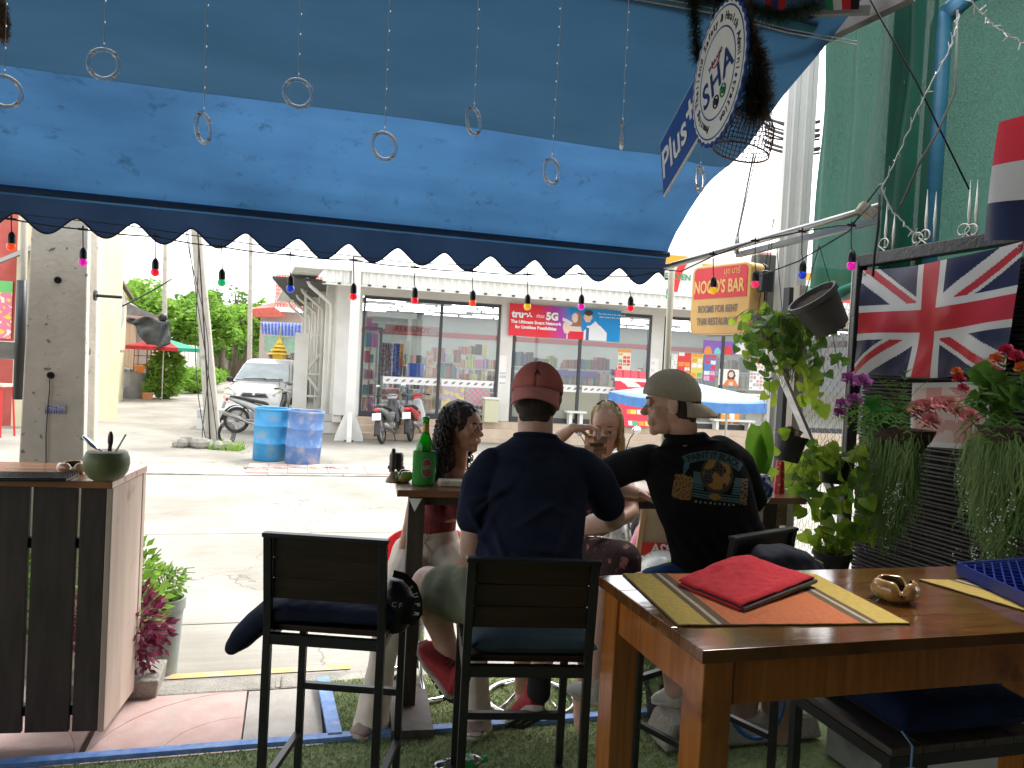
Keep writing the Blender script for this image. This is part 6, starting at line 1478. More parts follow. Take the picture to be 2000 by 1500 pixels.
t = thing('vase_plant', 'two broad backlit heart leaves in a small blue and white vase on the bar table', 'plant', vz)
M_bw = pm('blue_white_porcelain', (.55,.58,.6),(.03,.06,.22), scale=(26,26,26), rough=.15, coat=.5, ramp=(.44,.5))
g = G(); g.lathe([(0,0),(.03,0),(.045,.03),(.052,.06),(.046,.095),(.034,.11),(.038,.122),(.033,.122),(.03,.1)], 24, (vz.x, vz.y, 1.052)); g.build('vase', M_bw, t, smooth=True)
M_big = translucent('big_leaf', (.10,.24,.02),(.15,.30,.03), fac=.6, scale=(6,6,6), rough=.4)
g = G()
def bigleaf(base, tip, wid, nrm):
 base, tip = Vector(base), Vector(tip); d = tip - base; L = d.length; d.normalize(); n_ = Vector(nrm); n_ = (n_ - d * n_.dot(d)).normalized(); x = d.cross(n_)
 def f(s, q):
  a = q; wv = wid * (math.sin(math.pi * min(1, a * .9 + .1)) ** .55) * (1 - .15 * a); xx = (s - .5) * 2
  return base + d * (L * a) + x * (wv * xx / 2) + n_ * (.012 * abs(xx) ** 1.5 - .015 * math.sin(math.pi * a) + .002 * math.sin(a * 34) * abs(xx))
 g.grid(f, 12,18)
bigleaf(at_y(1486,925,3.52), at_y(1466,826,3.46), .115, (.2,-1,.1)); bigleaf(at_y(1486,925,3.52), at_y(1496,820,3.50), .10, (-.35,-1,.1)); g.build('leaf', M_big, t, smooth=True)
g = G()
g.tube([(vz.x, vz.y, 1.1), at_y(1484,925,3.53)], .004,5); g.build('stem', M_stem, t)
c = at_y(1535,900,3.75); t = thing('pot_plant', 'black pot with a dry rosette plant at the end of the bar table', 'plant', c); pot(t, c, .075,.13, M_pot1, M=Matrix.Rotation(R(10), 3, 'Y'))
g = G()
for i in range(60):
 d = rdir(); d.z = abs(d.z) * .7 + .2; p = c + Vector((.01,0,.13)) + Vector((d.x * .03, d.y * .03,0)); heart(g, p, d, (0,-1,.5), rnd(.02,.045))
g.build('dry_leaves', pm('dry_brown_leaf', (.2,.12,.07),(.32,.24,.14), scale=(30,30,30), rough=.8), t)
for lx, ly, ld_ in ((1525,850, (.6,0,.35)),(1512,890, (-.2,-.2,.7)),(1512,930, (-.5,-.2,.7))): g = G(); heart(g, at_y(lx, ly, 3.68), ld_, (.2,-1,.2), .055); g.build('leaf', M_po, t)
g = G(); q = at_z(1521,962, ZB); g.lathe([(.030,0),(.022,.13),(.02,.16),(0,.16)], 7, q); tag(g.build('red_wrap', pm('red_christmas_paper', (.5,.015,.02),(.6,.04,.04), scale=(30,30,30), rough=.35, c3=(.7,.68,.65), c3scale=45, c3ramp=(.63,.66))), 'narrow red patterned wrapped box at the end of the bar table', 'box')
g = G(); q = at_z(1525,985,.95); g.box(q + Vector((0,.1,-.03)),(.12,.08,.2), BM); tag(g.build('wicker_box', pm('wicker_brown', (.2,.12,.08),(.34,.22,.16), scale=(60,60,60), rough=.9, bump=1, bscale=120, bdist=.006), bevel=.01), 'rough woven brown pot hanging under the end of the bar table', 'basket')
c = at_y(1628,935,3.95); t = thing('fence_plant', 'bright green vine spilling from a pot fixed on the chain link fence', 'plant', c); pot(t, c - Vector((0,0,.02)), .08,.13, M_pot1)
vine(t, c + Vector((0,-.02,.12)), 15,.3,.06, M_po, .1, lateral=(-.5,-.2), up=.6); vine(t, c + Vector((0.02,-.04,.1)), 6,.42,.065, M_pod, .1, lateral=(-.2,-.2))
vine(t, at_y(1560,890,4.0), 4,.3,.05, M_po, .08, lateral=(-.2,0), up=.3)
c = at_y(1625,1085,3.8); t = thing('fence_plant', 'young green vine shooting up from a low pot behind the dark jacket', 'plant', c); pot(t, c - Vector((0,0,.12)), .09,.14, M_pot1)
vine(t, c, 9,.3,.065, M_po, .08, drop=.25, up=1.6, lateral=(-.3,0))
M_gr = translucent('hanging_grass', (.13,.25,.06),(.27,.38,.13), fac=.4, scale=(9,9,2), rough=.5)
def basket(label, x, y, u, wpx, hang, seed, name='flower_basket'):
 c = at_u(x, y, u); t = thing(name, label, 'flower basket', c); random.seed(seed)
 g = G(); g.lathe([(0,-.09),(.07,-.09),(.12,-.02),(.14,.03),(.13,.03),(.11,-.01),(0,-.05)], 22, c)
 g.build('basket', pm('dark_wicker', (.04,.025,.018),(.1,.06,.04), scale=(50,50,50), rough=.9, bump=1, bscale=150, bdist=.008), t, smooth=True)
 g = G(); ntri = 0
 for i in range(4600):
  a = rnd(0,6.283); r0 = rnd(.02,.12); dx = rnd(-1,1); p = c + NV * (-dx * wpx * rnd(.2,1)) + NU * (-rnd(.02,.12)) + Vector((0,0, rnd(-.05,.04)))
  L = hang * rnd(.35,1) * (1 - .25 * abs(dx)); d = Vector((rnd(-.3,.3), rnd(-.3,.3), -1)); n_ = 5; pts = []
  w_ = rnd(.0014,.0036); cl = rnd(-.03,.03); st0 = rnd(0,.75) * L
  for k in range(n_ + 1):
   f = k / n_; q = p + Vector((0,0,-st0 - (L - st0) * .42 * f)) + Vector((d.x, d.y, 0)) * .10 * f + NV * cl * math.sin(f * 3) + Vector((rnd(-.003,.003), 0,0)); pts.append(q)
  ln = len(g.v); vs = []
  for k, q in enumerate(pts): ww = w_ * (1 - k / n_ * .8); vs += [q - NV * ww, q + NV * ww]
  g.add(vs, [(2 * k, 2 * k + 1,2 * k + 3,2 * k + 2) for k in range(n_)])
 g.build('hanging_grass', M_gr, t)['kind'] = 'stuff'
 g = G()
 for i in range(230):
  if i % 12 == 0: bx_, bz_ = rnd(-.8,.8), rnd(.15,.8)
  p = c + NV * (bx_ * wpx + rnd(-.008,.008)) - NU * rnd(.10,.15) + Vector((0,0,-hang * bz_ - rnd(0,.10))); g.ell(p, rnd(.0016,.0034), None, 5,3)
 g.build('white_berries', M_ink, t)['kind'] = 'stuff'
 return t, c
def fronds(t, c, n, L, mt, nm='fronds'):
 g = G()
 for i in range(n):
  d = (rdir() + Vector((0,0,.35)) - NU * .4).normalized(); p = Vector(c); pts = []
  for k in range(7): pts.append(p.copy()); p = p + d * L / 6; d = (d + Vector((0,0,-.18))).normalized()
  g.tube(pts, .0015,3, cap=False)
  for k in range(1,7):
   for sg in (-1,1):
    x = d.cross(Vector((0,0,1))).normalized() * sg; q = pts[k]; g.add([q, q + (x * .7 + d * .6) * L * .22, q + d * L * .06], [(0,1,2)])
 g.build(nm, mt, t)
def flower(t, c, r, mt, nm='flower', n=26):
 g = G()
 for i in range(n):
  f = i / n; a = i * 2.4; el = .2 + 1.2 * (1 - f); d = Vector((math.cos(a) * math.cos(el), math.sin(a) * math.cos(el), math.sin(el))); d = (Matrix.Rotation(R(60), 3, 'X') @ d); rr = r * (.5 + .5 * f)
  x = d.orthogonal().normalized(); y = d.cross(x); x2 = x * math.cos(a) + y * math.sin(a)
  p = Vector(c); g.add([p + d * rr * .15, p + d * rr * .7 + x2 * rr * .45, p + d * rr * 1.05, p + d * rr * .7 - x2 * rr * .45], [(0,1,2),(0,2,3)])
 g.build(nm, mt, t, solid=.0006)
M_purp = pm('purple_petal', (.32,.05,.27),(.5,.16,.45), scale=(50,50,50), rough=.7); M_pinkp = pm('coral_petal', (.55,.14,.16),(.7,.32,.3), scale=(50,50,50), rough=.7)
M_redf = pm('crimson_petal', (.45,.01,.05),(.6,.03,.08), scale=(50,50,50), rough=.7); M_orf = pm('orange_petal', (.65,.12,.02),(.75,.22,.04), scale=(50,50,50), rough=.7)
UB = UW - .35
t, c = basket('left hanging basket of purple and coral flowers with long trailing grass on the black panel', 1765,850, UB, .19,.74,11)
for (x, y, r) in ((1658,742,.055),(1684,748,.06),(1645,792,.05),(1668,785,.055),(1640,808,.045)): flower(t, at_u(x, y, UB), r, M_purp)
for i in range(9): flower(t, at_u(1800 + rnd(-12,95), 810 + rnd(-28,25), UB), .055, M_pinkp)
fronds(t, at_u(1760,810, UB), 46,.2, M_lf2); fronds(t, at_u(1700,800, UB), 16,.15, M_lf1)
g = G()
for i in range(7): p = at_u(1700 + rnd(-10,30), 790 + rnd(0,40), UB - .03); heart(g, p, (rnd(-1,1), -.3, rnd(-.2,.6)),(0,-1,.6), .085)
g.build('leaf', translucent('broad_leaf', (.03,.2,.03),(.06,.28,.05), fac=.3), t)
t, c = basket('right hanging basket of red and orange flowers with long trailing grass at the picture edge', 1985,850, UB - .1,.17,.66,13)
for (x, y, r, mt) in ((1872,742,.035, M_redf),(1880,760,.03, M_redf),(1868,728,.03, M_orf),(1965,690,.045, M_redf),(1985,700,.04, M_redf),(1945,705,.04, M_orf),(1995,722,.04, M_orf)): flower(t, at_u(x, y, UB - .1), r, mt)
fronds(t, at_u(1960,800, UB - .1), 34,.2, M_lf2)
g = G()
for i in range(24): p = at_u(1960 + rnd(-50,50), 780 + rnd(-45,30), UB - .12); heart(g, p, (rnd(-1,1), -.3, rnd(-.2,.9)),(rnd(-.4,.4), -1,.6), .075)
g.build('leaf', M_pod, t)
random.seed(21)
g = G(); a, b = at_u(1770,748, UW - .06), at_u(1935,868, UW - .06)
def pic(s, t_):
 if s < .05 or s > .95 or t_ < .06 or t_ > .94: return (.5,.5,.5)
 n = noise.noise(Vector((s * 5, t_ * 5,1))); return (.45,.2,.18) if n > 0 else (.5,.38,.34)
pa_, pb2, pc2, pd2 = at_u(1776,870, UW - .06), at_u(1925,880, UW - .06), at_u(1940,745, UW - .06), at_u(1782,748, UW - .06)
g.grid(lambda s, t_: pa_.lerp(pb2, s).lerp(pd2.lerp(pc2, s), t_), 30,26, col=pic); tag(g.build('picture', M_flag), 'reddish framed picture half hidden by coral flowers under the flag', 'picture')
s_tl, s_tr, s_br, s_bl = at_y(1353,527,5.15), at_y(1469,504,4.72), at_y(1459,651,4.72), at_y(1347,654,5.15)
s_tl.z = at_y(1353,527,5.15).z
xx = (s_tr - s_tl); xx.z = 0; sw = xx.length; xx.normalize(); nn = Vector((xx.y, -xx.x, 0)); s_c = (s_tl + s_tr + s_br + s_bl) / 4; sh = ((s_tl.z - s_bl.z) + (s_tr.z - s_br.z)) / 2
ns = thing('bar_sign', 'red and yellow lightbox sign of the bar hanging at the street edge', 'sign', s_c, math.atan2(xx.y, xx.x))
SgM = Matrix((xx, -nn, Vector((0,0,1)))).transposed()
def rr_poly(w_, h_, r, n=6):
 pts = []
 for cx, cy, a0 in ((w_ / 2 - r, h_ / 2 - r, 0),(-w_ / 2 + r, h_ / 2 - r, 90),(-w_ / 2 + r, -h_ / 2 + r, 180),(w_ / 2 - r, -h_ / 2 + r, 270)):
  for i in range(n + 1): a = R(a0 + 90 * i / n); pts.append((cx + r * math.cos(a), cy + r * math.sin(a)))
 return pts
def sgadd(g, poly, d0, d1):
 h = G(); h.prism(poly, 'y', d0, d1); g.add([s_c + SgM @ v for v in h.v], h.f)
M_syel = pm('sign_amber', (.62,.36,.10),(.68,.42,.14), scale=(5,5,5), rough=.35); M_sred = pm('sign_face_red', (.62,.02,.035),(.68,.04,.05), scale=(4,4,4), rough=.35)
g = G(); sgadd(g, rr_poly(sw, sh, .05), 0,.13); g.build('box', M_syel, ns, bevel=.008)
g = G(); sgadd(g, rr_poly(sw * 1.02, sh * 1.015,.05), .13,.15); g.build('back', M_frame, ns)
fw, fh = sw * .90, sh * .93
pr = rr_poly(fw, fh, .03); top = [(x, y) for x, y in pr if y > 0]; 
g = G(); sgadd(g, [(fw / 2 - .0,.02 * sh)] + top + [(-fw / 2,.02 * sh)], -.003,-.0005); g.build('red_face', M_sred, ns)
Ms = lambda x, y: frame_M(s_c + xx * x + Vector((0,0, y)) + nn * .0045, xx, nn)
M_syt = pm('sign_yellow_ink', (.75,.5,.15), rough=.5); M_sgr = pm('sign_grey_ink', (.2,.17,.16), rough=.5)
lettering("NOOD'S BAR", sh * .26, Ms(-.01, sh * .175), M_syt, ns, squash=.80 * fw / (sh * .26 * 5.2) * 1.0 if False else .62, bold=.003)
lettering('นุช บาร์', sh * .13, Ms(fw * .22, sh * .39), M_syt, ns, squash=.8)
lettering('ROOMS FOR RENT', sh * .15, Ms(-.01,-sh * .14), M_sgr, ns, squash=.60, bold=.001)
lettering('THAI RESTAURANT', sh * .15, Ms(-.01,-sh * .32), M_sgr, ns, squash=.60, bold=.001)
q = at_y(1487,560,4.9); g = G(); zt_ = at_y(1487,498,4.95).z; zb_ = at_y(1487,668,4.95).z; g.box((q.x + .02,4.95, (zt_ + zb_) / 2),(.13,.1, zt_ - zb_), KM); g.bar((q.x, 4.95, zb_ + .06), at_y(1536,670,4.58), .05,.05); tag(g.build('sign_post', pm('dark_grey_post', (.09,.09,.085),(.14,.14,.13), scale=(5,5,5), rough=.6), bevel=.01), 'dark grey post holding the red and yellow bar sign', 'post')
q = at_y(1495,550,4.7); g = G(); g.box(q, (.08,.06,.13), KM); o = g.build('meter_box', M_frame, bevel=.01); tag(o, 'small dark electric box on the sign post', 'box')
D0 = at_y(1405,145,2.77); e1 = Vector((.13,-.99,0)).normalized(); e2 = Vector((0,0,1)); nrm = e1.cross(e2); 
if nrm.dot(CAM0 - D0) < 0: nrm = -nrm
rho = R(20); sx_, sy_ = e1 * math.cos(rho) + e2 * math.sin(rho), -e1 * math.sin(rho) + e2 * math.cos(rho)
hd = thing('round_certificate_sign', 'round white health certificate sign with a notched blue edge hanging under the roof', 'sign', D0)
def dp(x, y, h=0): return D0 + sx_ * x + sy_ * y + nrm * h
def disc(r, h0, h1, mt, nm, notch=0, r_in=None, n=144):
 g = G(); vs = []
 for h in (h0, h1):
  for k in range(n): rr = r * (1 + (notch * (1 if (k % 4) in (0,1) else -1) if notch else 0)); a = k * 6.28318 / n; vs.append(dp(rr * math.cos(a), rr * math.sin(a), h))
 fs = [(k, (k + 1) % n, n + (k + 1) % n, n + k) for k in range(n)]
 if r_in is None: fs += [tuple(range(n))[::-1], tuple(range(n, 2 * n))]
 else:
  vs += [dp(r_in * math.cos(k * 6.28318 / n), r_in * math.sin(k * 6.28318 / n), h1) for k in range(n)]; fs += [(n + k, n + (k + 1) % n, 2 * n + (k + 1) % n, 2 * n + k) for k in range(n)]
 g.add(vs, fs); return g.build(nm, mt, hd)
M_sblue = pm('certificate_blue', (.02,.05,.25), rough=.4); M_swh = pm('certificate_white', (.85,.85,.83),(.8,.8,.77), scale=(9,9,9), rough=.4)
disc(.25,0,.006, M_sblue, 'rim', notch=.018); disc(.237,.0065,.008, M_swh, 'ring', notch=.012); disc(.228,.0085,.009, M_sblue, 'ring', r_in=.222); disc(.222,.0083,.0087, M_swh, 'ring'); disc(.160,.009,.0095, M_sblue, 'ring', r_in=.154)
Md = lambda x, y: Matrix.Translation(nrm * .0105) @ frame_M(dp(x, y), sx_, nrm)
M_ink2 = pm('navy_ink', (.015,.03,.16), rough=.5); M_inkd = pm('dark_ink', (.03,.03,.05), rough=.5); M_inkp = pm('pink_ink', (.6,.12,.2), rough=.5)
lettering('SHA', .135, Md(0,-.02), M_ink2, hd, bold=.002, spacing=1.15); lettering('THAILAND', .026, Md(0,.06), M_inkd, hd)
g = G(); g.tube([dp(.035 * math.cos(a) + .005,.062 + .028 * math.sin(a), .0105) for a in [2.6 + i * .25 for i in range(16)]], .003,5); g.build('swoosh', M_inkp, hd)
for x, mt in ((-.028, M_inkd),(.035, pm('green_ink', (.02,.2,.1), rough=.5))):
 g = G(); n = 20; g.tube([dp(x + .022 * math.cos(k * 6.283 / n), -.098 + .022 * math.sin(k * 6.283 / n), .010) for k in range(n)], .003,5, closed=True); g.ell(dp(x, -.098,.0096), .012, None, 10,6); g.build('round_seal', mt, hd)
s_ = 'Amazing Thailand Safety & Health Administration'
for i, ch in enumerate(s_):
 if ch == ' ': continue
 a = R(232) - i * R(7.0)
 p = dp(.190 * math.cos(a), .190 * math.sin(a)); xdir = sx_ * math.sin(a) - sy_ * math.cos(a)
 vs, fs = text_mesh(ch, .040, Matrix.Translation(nrm * .0105) @ frame_M(p, xdir, nrm), bold=.0004); g = G(); g.add(vs, fs); g.build('lettering', M_inkd, hd)
bd = thing('plus_board', 'blue rectangular board reading Plus beside the round certificate sign', 'sign', dp(-.35,.07,-.02))
g = G(); 
def pl(x0, x1, y0, y1, h0, h1, mt, nm):
 g = G(); vs = [dp(x, y, h) for h in (h0, h1) for x, y in ((x0, y0),(x1, y0),(x1, y1),(x0, y1))]; g.add(vs, [(0,1,2,3)[::-1], (4,5,6,7),(0,1,5,4),(1,2,6,5),(2,3,7,6),(3,0,4,7)]); return g.build(nm, mt, bd)
pl(-.67,-.1,-.085,.185,-.02,-.012, M_swh, 'edge'); pl(-.663,-.1,-.078,.178,-.0115,-.010, pm('plus_blue', (.03,.08,.32), rough=.4), 'face')
Mp = lambda x, y: Matrix.Translation(nrm * -.0085) @ frame_M(dp(x, y), sx_, nrm)
lettering('Plus', .19, Mp(-.50,.045), M_ink, bd, bold=.003); lettering('+', .17, Mp(-.30,.075), M_ink, bd, bold=.004)
g = G(); g.tube([dp(0,.25), B(uv_of(dp(0,.25))[0], 2.6,3.36)], .003,5); g.build('hanger', M_cable, hd)
def garland(label, pts, r, n, c1, c2, seed, name='garland'):
 random.seed(seed); t = thing(name, label, 'garland', pts[0]); g = G(); pts = [Vector(p) for p in pts]
 g.tube(pts, .004,5); g.build('cord', M_cable, t); g = G()
 for i in range(n):
  f = rnd(0, len(pts) - 1.001); k = int(f); p = pts[k].lerp(pts[k + 1], f - k); d = rdir(); L = r * rnd(.6,1.15); x = d.orthogonal().normalized() * .0013; q = p + d * L * .6 + Vector((rnd(-.01,.01), 0, rnd(-.01,.01))); e = p + d * L + Vector((0,0,-L * .2)); g.add([p - x, p + x, q + x * .8, q - x * .8, e], [(0,1,2,3),(3,2,4)])
 g.build('bristles', pm(name + '_' + str(seed), c1, c2, scale=(30,30,30), rough=.7), t)['kind'] = 'stuff'
garland('brown bristly tinsel garland hanging down beside the round sign', [at_y(1430,-20,2.9), at_y(1455,40,2.85), at_y(1478,100,2.85), at_y(1488,140,2.85)], .055,3400, (.10,.06,.035),(.22,.14,.09), 31)
garland('dense dark bristly tuft of garland above the wire basket', [at_y(1478,145,2.85), at_y(1480,185,2.85), at_y(1482,215,2.85)], .085,3200, (.05,.045,.03),(.14,.10,.06), 32)
garland('dark green tinsel garland left of the round sign', [at_y(1352,-30,3.0), at_y(1358,40,3.0), at_y(1362,120,3.0)], .045,1500, (.02,.035,.02),(.05,.07,.04), 33)
garland('dark green tinsel garland along the roof edge at the top', [at_y(1350,-10,3.1), at_y(1440,10,3.1), at_y(1520,30,3.1), at_y(1600,10,3.1)], .06,2600, (.025,.05,.03),(.06,.09,.05), 34)
garland('brown rattan shape with bristles at the top left corner', [at_y(0,0,2.8), at_y(8,40,2.8), at_y(6,75,2.8)], .03,1200, (.2,.12,.07),(.35,.22,.14), 35)
c = at_y(1458,255,2.95); t = thing('wire_basket', 'rusty brown wire mesh basket hanging upside down under the garland', 'basket', c)
M_rust = pm('rusty_mesh', (.18,.08,.045),(.3,.17,.11), scale=(30,30,30), rough=.8); rz_ = Matrix.Rotation(R(12), 3, 'Y'); g = G(); pr = [(.045,.085),(.075,.06),(.1,.02),(.108,-.03),(.106,-.085)]
for k in range(40):
 a = k * 6.283 / 40; g.tube([c + rz_ @ Vector((r * math.cos(a), r * math.sin(a), z)) for r, z in pr], .0016,4, cap=False)
for i in range(13):
 f = i / 12 * (len(pr) - 1); k = min(int(f), len(pr) - 2); r = pr[k][0] + (pr[k + 1][0] - pr[k][0]) * (f - k); z = pr[k][1] + (pr[k + 1][1] - pr[k][1]) * (f - k)
 g.tube([c + rz_ @ Vector((r * math.cos(q * 6.283 / 32), r * math.sin(q * 6.283 / 32), z)) for q in range(32)], .0016 if i < 12 else .004,4, closed=True)
g.build('mesh', M_rust, t)
g = G(); g.tube([c + Vector((0,0,.08)), at_y(1470,-60,2.9)], .003,5); g.build('hanger', M_cable, t)
for (x0, x1, cols, lab) in ((1490,1535, [(.5,.02,.03),(.02,.04,.2),(.5,.02,.03)], 'red and dark blue bunting flag scrap at the top edge'),(1606,1680, [(.03,.25,.12),(.6,.6,.6),(.55,.03,.04),(.02,.02,.02)], 'green white red and black bunting flag scrap at the top edge')):
 a, b = at_y(x0,-25,3.1), at_y(x1,-28,3.05); c_, d_ = at_y(x0 + 6,20,3.1), at_y(x1 - 2,18,3.05)
 g = G(); g.grid(lambda s, t_: c_.lerp(d_, s).lerp(a.lerp(b, s), t_), 24,6, col=lambda s, t_: cols[min(len(cols) - 1, int(s * len(cols)))]); tag(g.build('bunting_flag', M_flag), lab, 'flag')
M_ring = pm('clear_acrylic', (1,1,1), rough=.22, trans=.85, ior=1.5, spec=.6)
rings = [(202,125,10,1.0),(397,250,84,.9),(582,182,20,.95),(750,285,35,.95),(925,237,62,.9),(1077,335,52,.9),(1215,265,82,.85),(1367,350,60,.75),(8,178,40,1.0)]
labs = ['clear ring pendant second from the left', 'clear ring pendant third from the left turned edge on', 'clear ring pendant fourth from the left facing forward', 'lowest clear ring pendant in the middle of the awning', 'clear ring pendant half turned above the man in the red cap', 'low clear ring pendant above the blonde woman', 'clear ring pendant turned edge on left of the blue board', 'short clear ring pendant hanging below the round certificate sign', 'clear ring pendant cut by the left edge of the picture']
for (x, y, ang, _), lab in zip(rings, labs):
 vv = 2.86; c = at_v(x, y, vv)
 t = thing('ring_pendant', lab, 'pendant', c, group='clear ring pendants on light strings')
 r = .048; M_ = Matrix.Rotation(R(ang), 3, 'Z'); n = 36
 g = G(); g.tube([c + M_ @ Vector((r * math.cos(k * 6.283 / n), 0, r * math.sin(k * 6.283 / n))) for k in range(n)], .0078,8, closed=True); g.build('ring', M_ring, t, smooth=True)
 g = G()
 for k in range(4): a = R(45 + 90 * k); g.ell(c + M_ @ Vector((r * math.cos(a), 0, r * math.sin(a))),(.0088,.0088,.003), M_ @ Matrix.Rotation(a, 3, 'Y'), 8,5)
 g.build('joints', M_ink, t)
 top_ = Vector((c.x + rnd(-.01,.01), c.y, 3.10)); g = G(); g.tube([c + Vector((0,0, r + .004)), c.lerp(top_, .5) + Vector((rnd(-.006,.006), 0,0)), top_], .0011,4); g.build('string', M_fairy, t)
 g = G(); L = top_.z - c.z - r; m_ = int(L / .07)
 for k in range(m_): g.ell(c + Vector((0,0, r + .02 + k * .07)),(.0019,.0019,.0035), None, 6,4)
 g.build('beads', emis('tiny_led', (.9,.9,.9), .3), t)['kind'] = 'stuff'
pts = [B(-4 + i * .35,2.86,3.10 - .012 * math.sin(i * 1.9)) for i in range(19)]
wire(pts, .0028, 'thin white string running under the roller pipe', M_fairy, 'string', 'string'); wire([p + Vector((0,0,.02 + .006 * math.sin(i))) for i, p in enumerate(pts)], .002, 'second thin wire just above the white string', M_fairy, 'string', 'string')
BC = {'or': (.75,.07,.01), 'mg': (.6,.01,.35), 'rd': (.7,.01,.03), 'gn': (.01,.38,.12), 'bl': (.01,.04,.45), 'yl': (.7,.42,.01), 'pk': (.7,.03,.12)}
bul = [(22,475, 'or', 428),(162,505, 'mg', 448),(303,525, 'rd', 462),(433,545, 'gn', 482),(567,557, 'bl', 498),(690,572, 'rd', 508),(810,580, 'rd', 522),(923,585, 'or', 530),(1030,592, 'yl', 536),(1135,592, 'mg', 535),(1231,595, 'rd', 540),(1305,572, 'gn', 545),(1393,560, 'yl', 497),(1475,548, 'pk', 470),(1567,530, 'bl', 452),(1663,512, 'mg', 440)]
blab = ['orange festoon bulb hanging at the far left in front of the corrugated roof', 'magenta festoon bulb in front of the concrete pole', 'red festoon bulb against the sky left of the leaning pole', 'green festoon bulb right of the leaning pole', 'dark blue festoon bulb in front of the red tiled roof', 'red festoon bulb in front of the white sign pole', 'red festoon bulb right of the white pole over the first shop window', 'orange festoon bulb between the first two shop windows', 'yellow festoon bulb over the left part of the red banner', 'magenta festoon bulb over the blue part of the banner', 'red festoon bulb just right of the banner', 'small green bulb beside the cream post', 'yellow bulb hanging in front of the bar sign', 'pink red bulb at the right edge of the bar sign', 'blue bulb in front of the white column', 'magenta bulb in front of the green net']
VB = 4.28; prevp = None; cab = []
for i, ((x, y, c_, yc), lab) in enumerate(zip(bul, blab)):
 if i < 11: p = at_v(x, y + 7, VB); q = at_v(x, yc, VB)
 else:
  Y_ = [4.9,4.15,4.05,3.95,3.6][i - 11]; p = at_y(x, y + 7, Y_); q = at_y(x, yc, Y_)
 k = {11: .7}.get(i, 1.0) if i != 11 else .7
 r = .0215 * (1 if i != 11 else .8)
 t = thing('festoon_bulb', lab, 'light bulb', p, group='coloured festoon bulbs along the awning')
 g = G(); g.lathe([(0,-r),(r * .5,-r * .87),(r * .87,-r * .5),(r, 0),(r * .92, r * .4),(r * .7, r * .8),(r * .6, r * 1.1)], 18, p); g.build('bulb', pm('bulb_' + c_, BC[c_], rough=.25, coat=.5, trans=.15, emit=BC[c_], estr=.35), t, smooth=True)
 g = G(); g.lathe([(r * .75, r * .7),(r * .8, r * 1.3),(r * .78, r * 2.4),(r * .55, r * 3.0),(r * .2, r * 3.4),(0, r * 3.4)], 14, p); g.build('socket', M_blk, t, smooth=True, auto=40)
 top_ = q; g = G(); g.tube([p + Vector((0,0, r * 3.2)), p.lerp(top_, .5) + Vector((rnd(-.003,.003), 0,0)), top_], .0026,5); g.build('lead', M_cable, t)
 g = G(); g.bar(top_ - NU * .022, top_ + NU * .022,.012,.01); g.bar(top_, top_ + Vector((0,0,.018)), .006,.006); g.build('clip', M_cable, t)
 cab.append(top_)
cab = [at_v(-120,415, VB)] + cab[:11] + [at_v(1290,528, VB + .1)]
c2p = []
for a, b in zip(cab, cab[1:]):
 for i in range(6): f = i / 6; c2p.append(a.lerp(b, f) - Vector((0,0,.006 * math.sin(math.pi * f))))
c2p.append(cab[-1])
wire(c2p, .0038, 'black festoon cable running under the awning valance', None, 'festoon_cable', 'cable')
wire([at_v(-60,408, VB + .02)] + [at_v(x, y, VB + .02) for x, y in ((250,441),(500,478),(800,513),(1050,524),(1290,524))], .0028, 'second thinner black cable just above the festoon cable', None, 'thin_cable', 'cable')
wire([at_y(1290,526,4.75), at_y(1330,530,4.6), at_y(1393,500,4.15), at_y(1475,470,4.05), at_y(1567,452,3.95), at_y(1640,440,3.8), at_y(1663,440,3.6), at_y(1700,400,3.6)], .0038, 'black festoon cable climbing along the galvanised pipes', None, 'festoon_cable', 'cable')
def remeshed(g, name, mat, parent, voxel=.0045, smooth=4, folds=None, fac=.5):
 """one continuous surface grown from overlapping closed volumes"""
 inv = wm(parent).inverted()
 me = bpy.data.meshes.new('tmp'); me.from_pydata([tuple(v) for v in g.v], [], g.f); me.update()
 o = bpy.data.objects.new('tmp', me); COL.objects.link(o)
 r = o.modifiers.new('r', 'REMESH'); r.mode = 'VOXEL'; r.voxel_size = voxel; r.adaptivity = 0
 if smooth: s_ = o.modifiers.new('s', 'SMOOTH'); s_.factor = fac; s_.iterations = smooth
 dg = bpy.context.evaluated_depsgraph_get(); m2 = bpy.data.meshes.new_from_object(o.evaluated_get(dg)); bpy.data.objects.remove(o); bpy.data.meshes.remove(me)
 if folds:
  ns_ = [v.normal.copy() for v in m2.vertices]
  for v, n_ in zip(m2.vertices, ns_): v.co = v.co + n_ * folds(v.co, n_)
 for v in m2.vertices: v.co = inv @ v.co
 m2.polygons.foreach_set('use_smooth', [True] * len(m2.polygons)); m2.name = name
 m2.materials.clear()
 for mt in (mat if isinstance(mat, list) else [mat]): m2.materials.append(mt)
 ob = bpy.data.objects.new(name, m2); COL.objects.link(ob); adopt(ob, parent); return ob
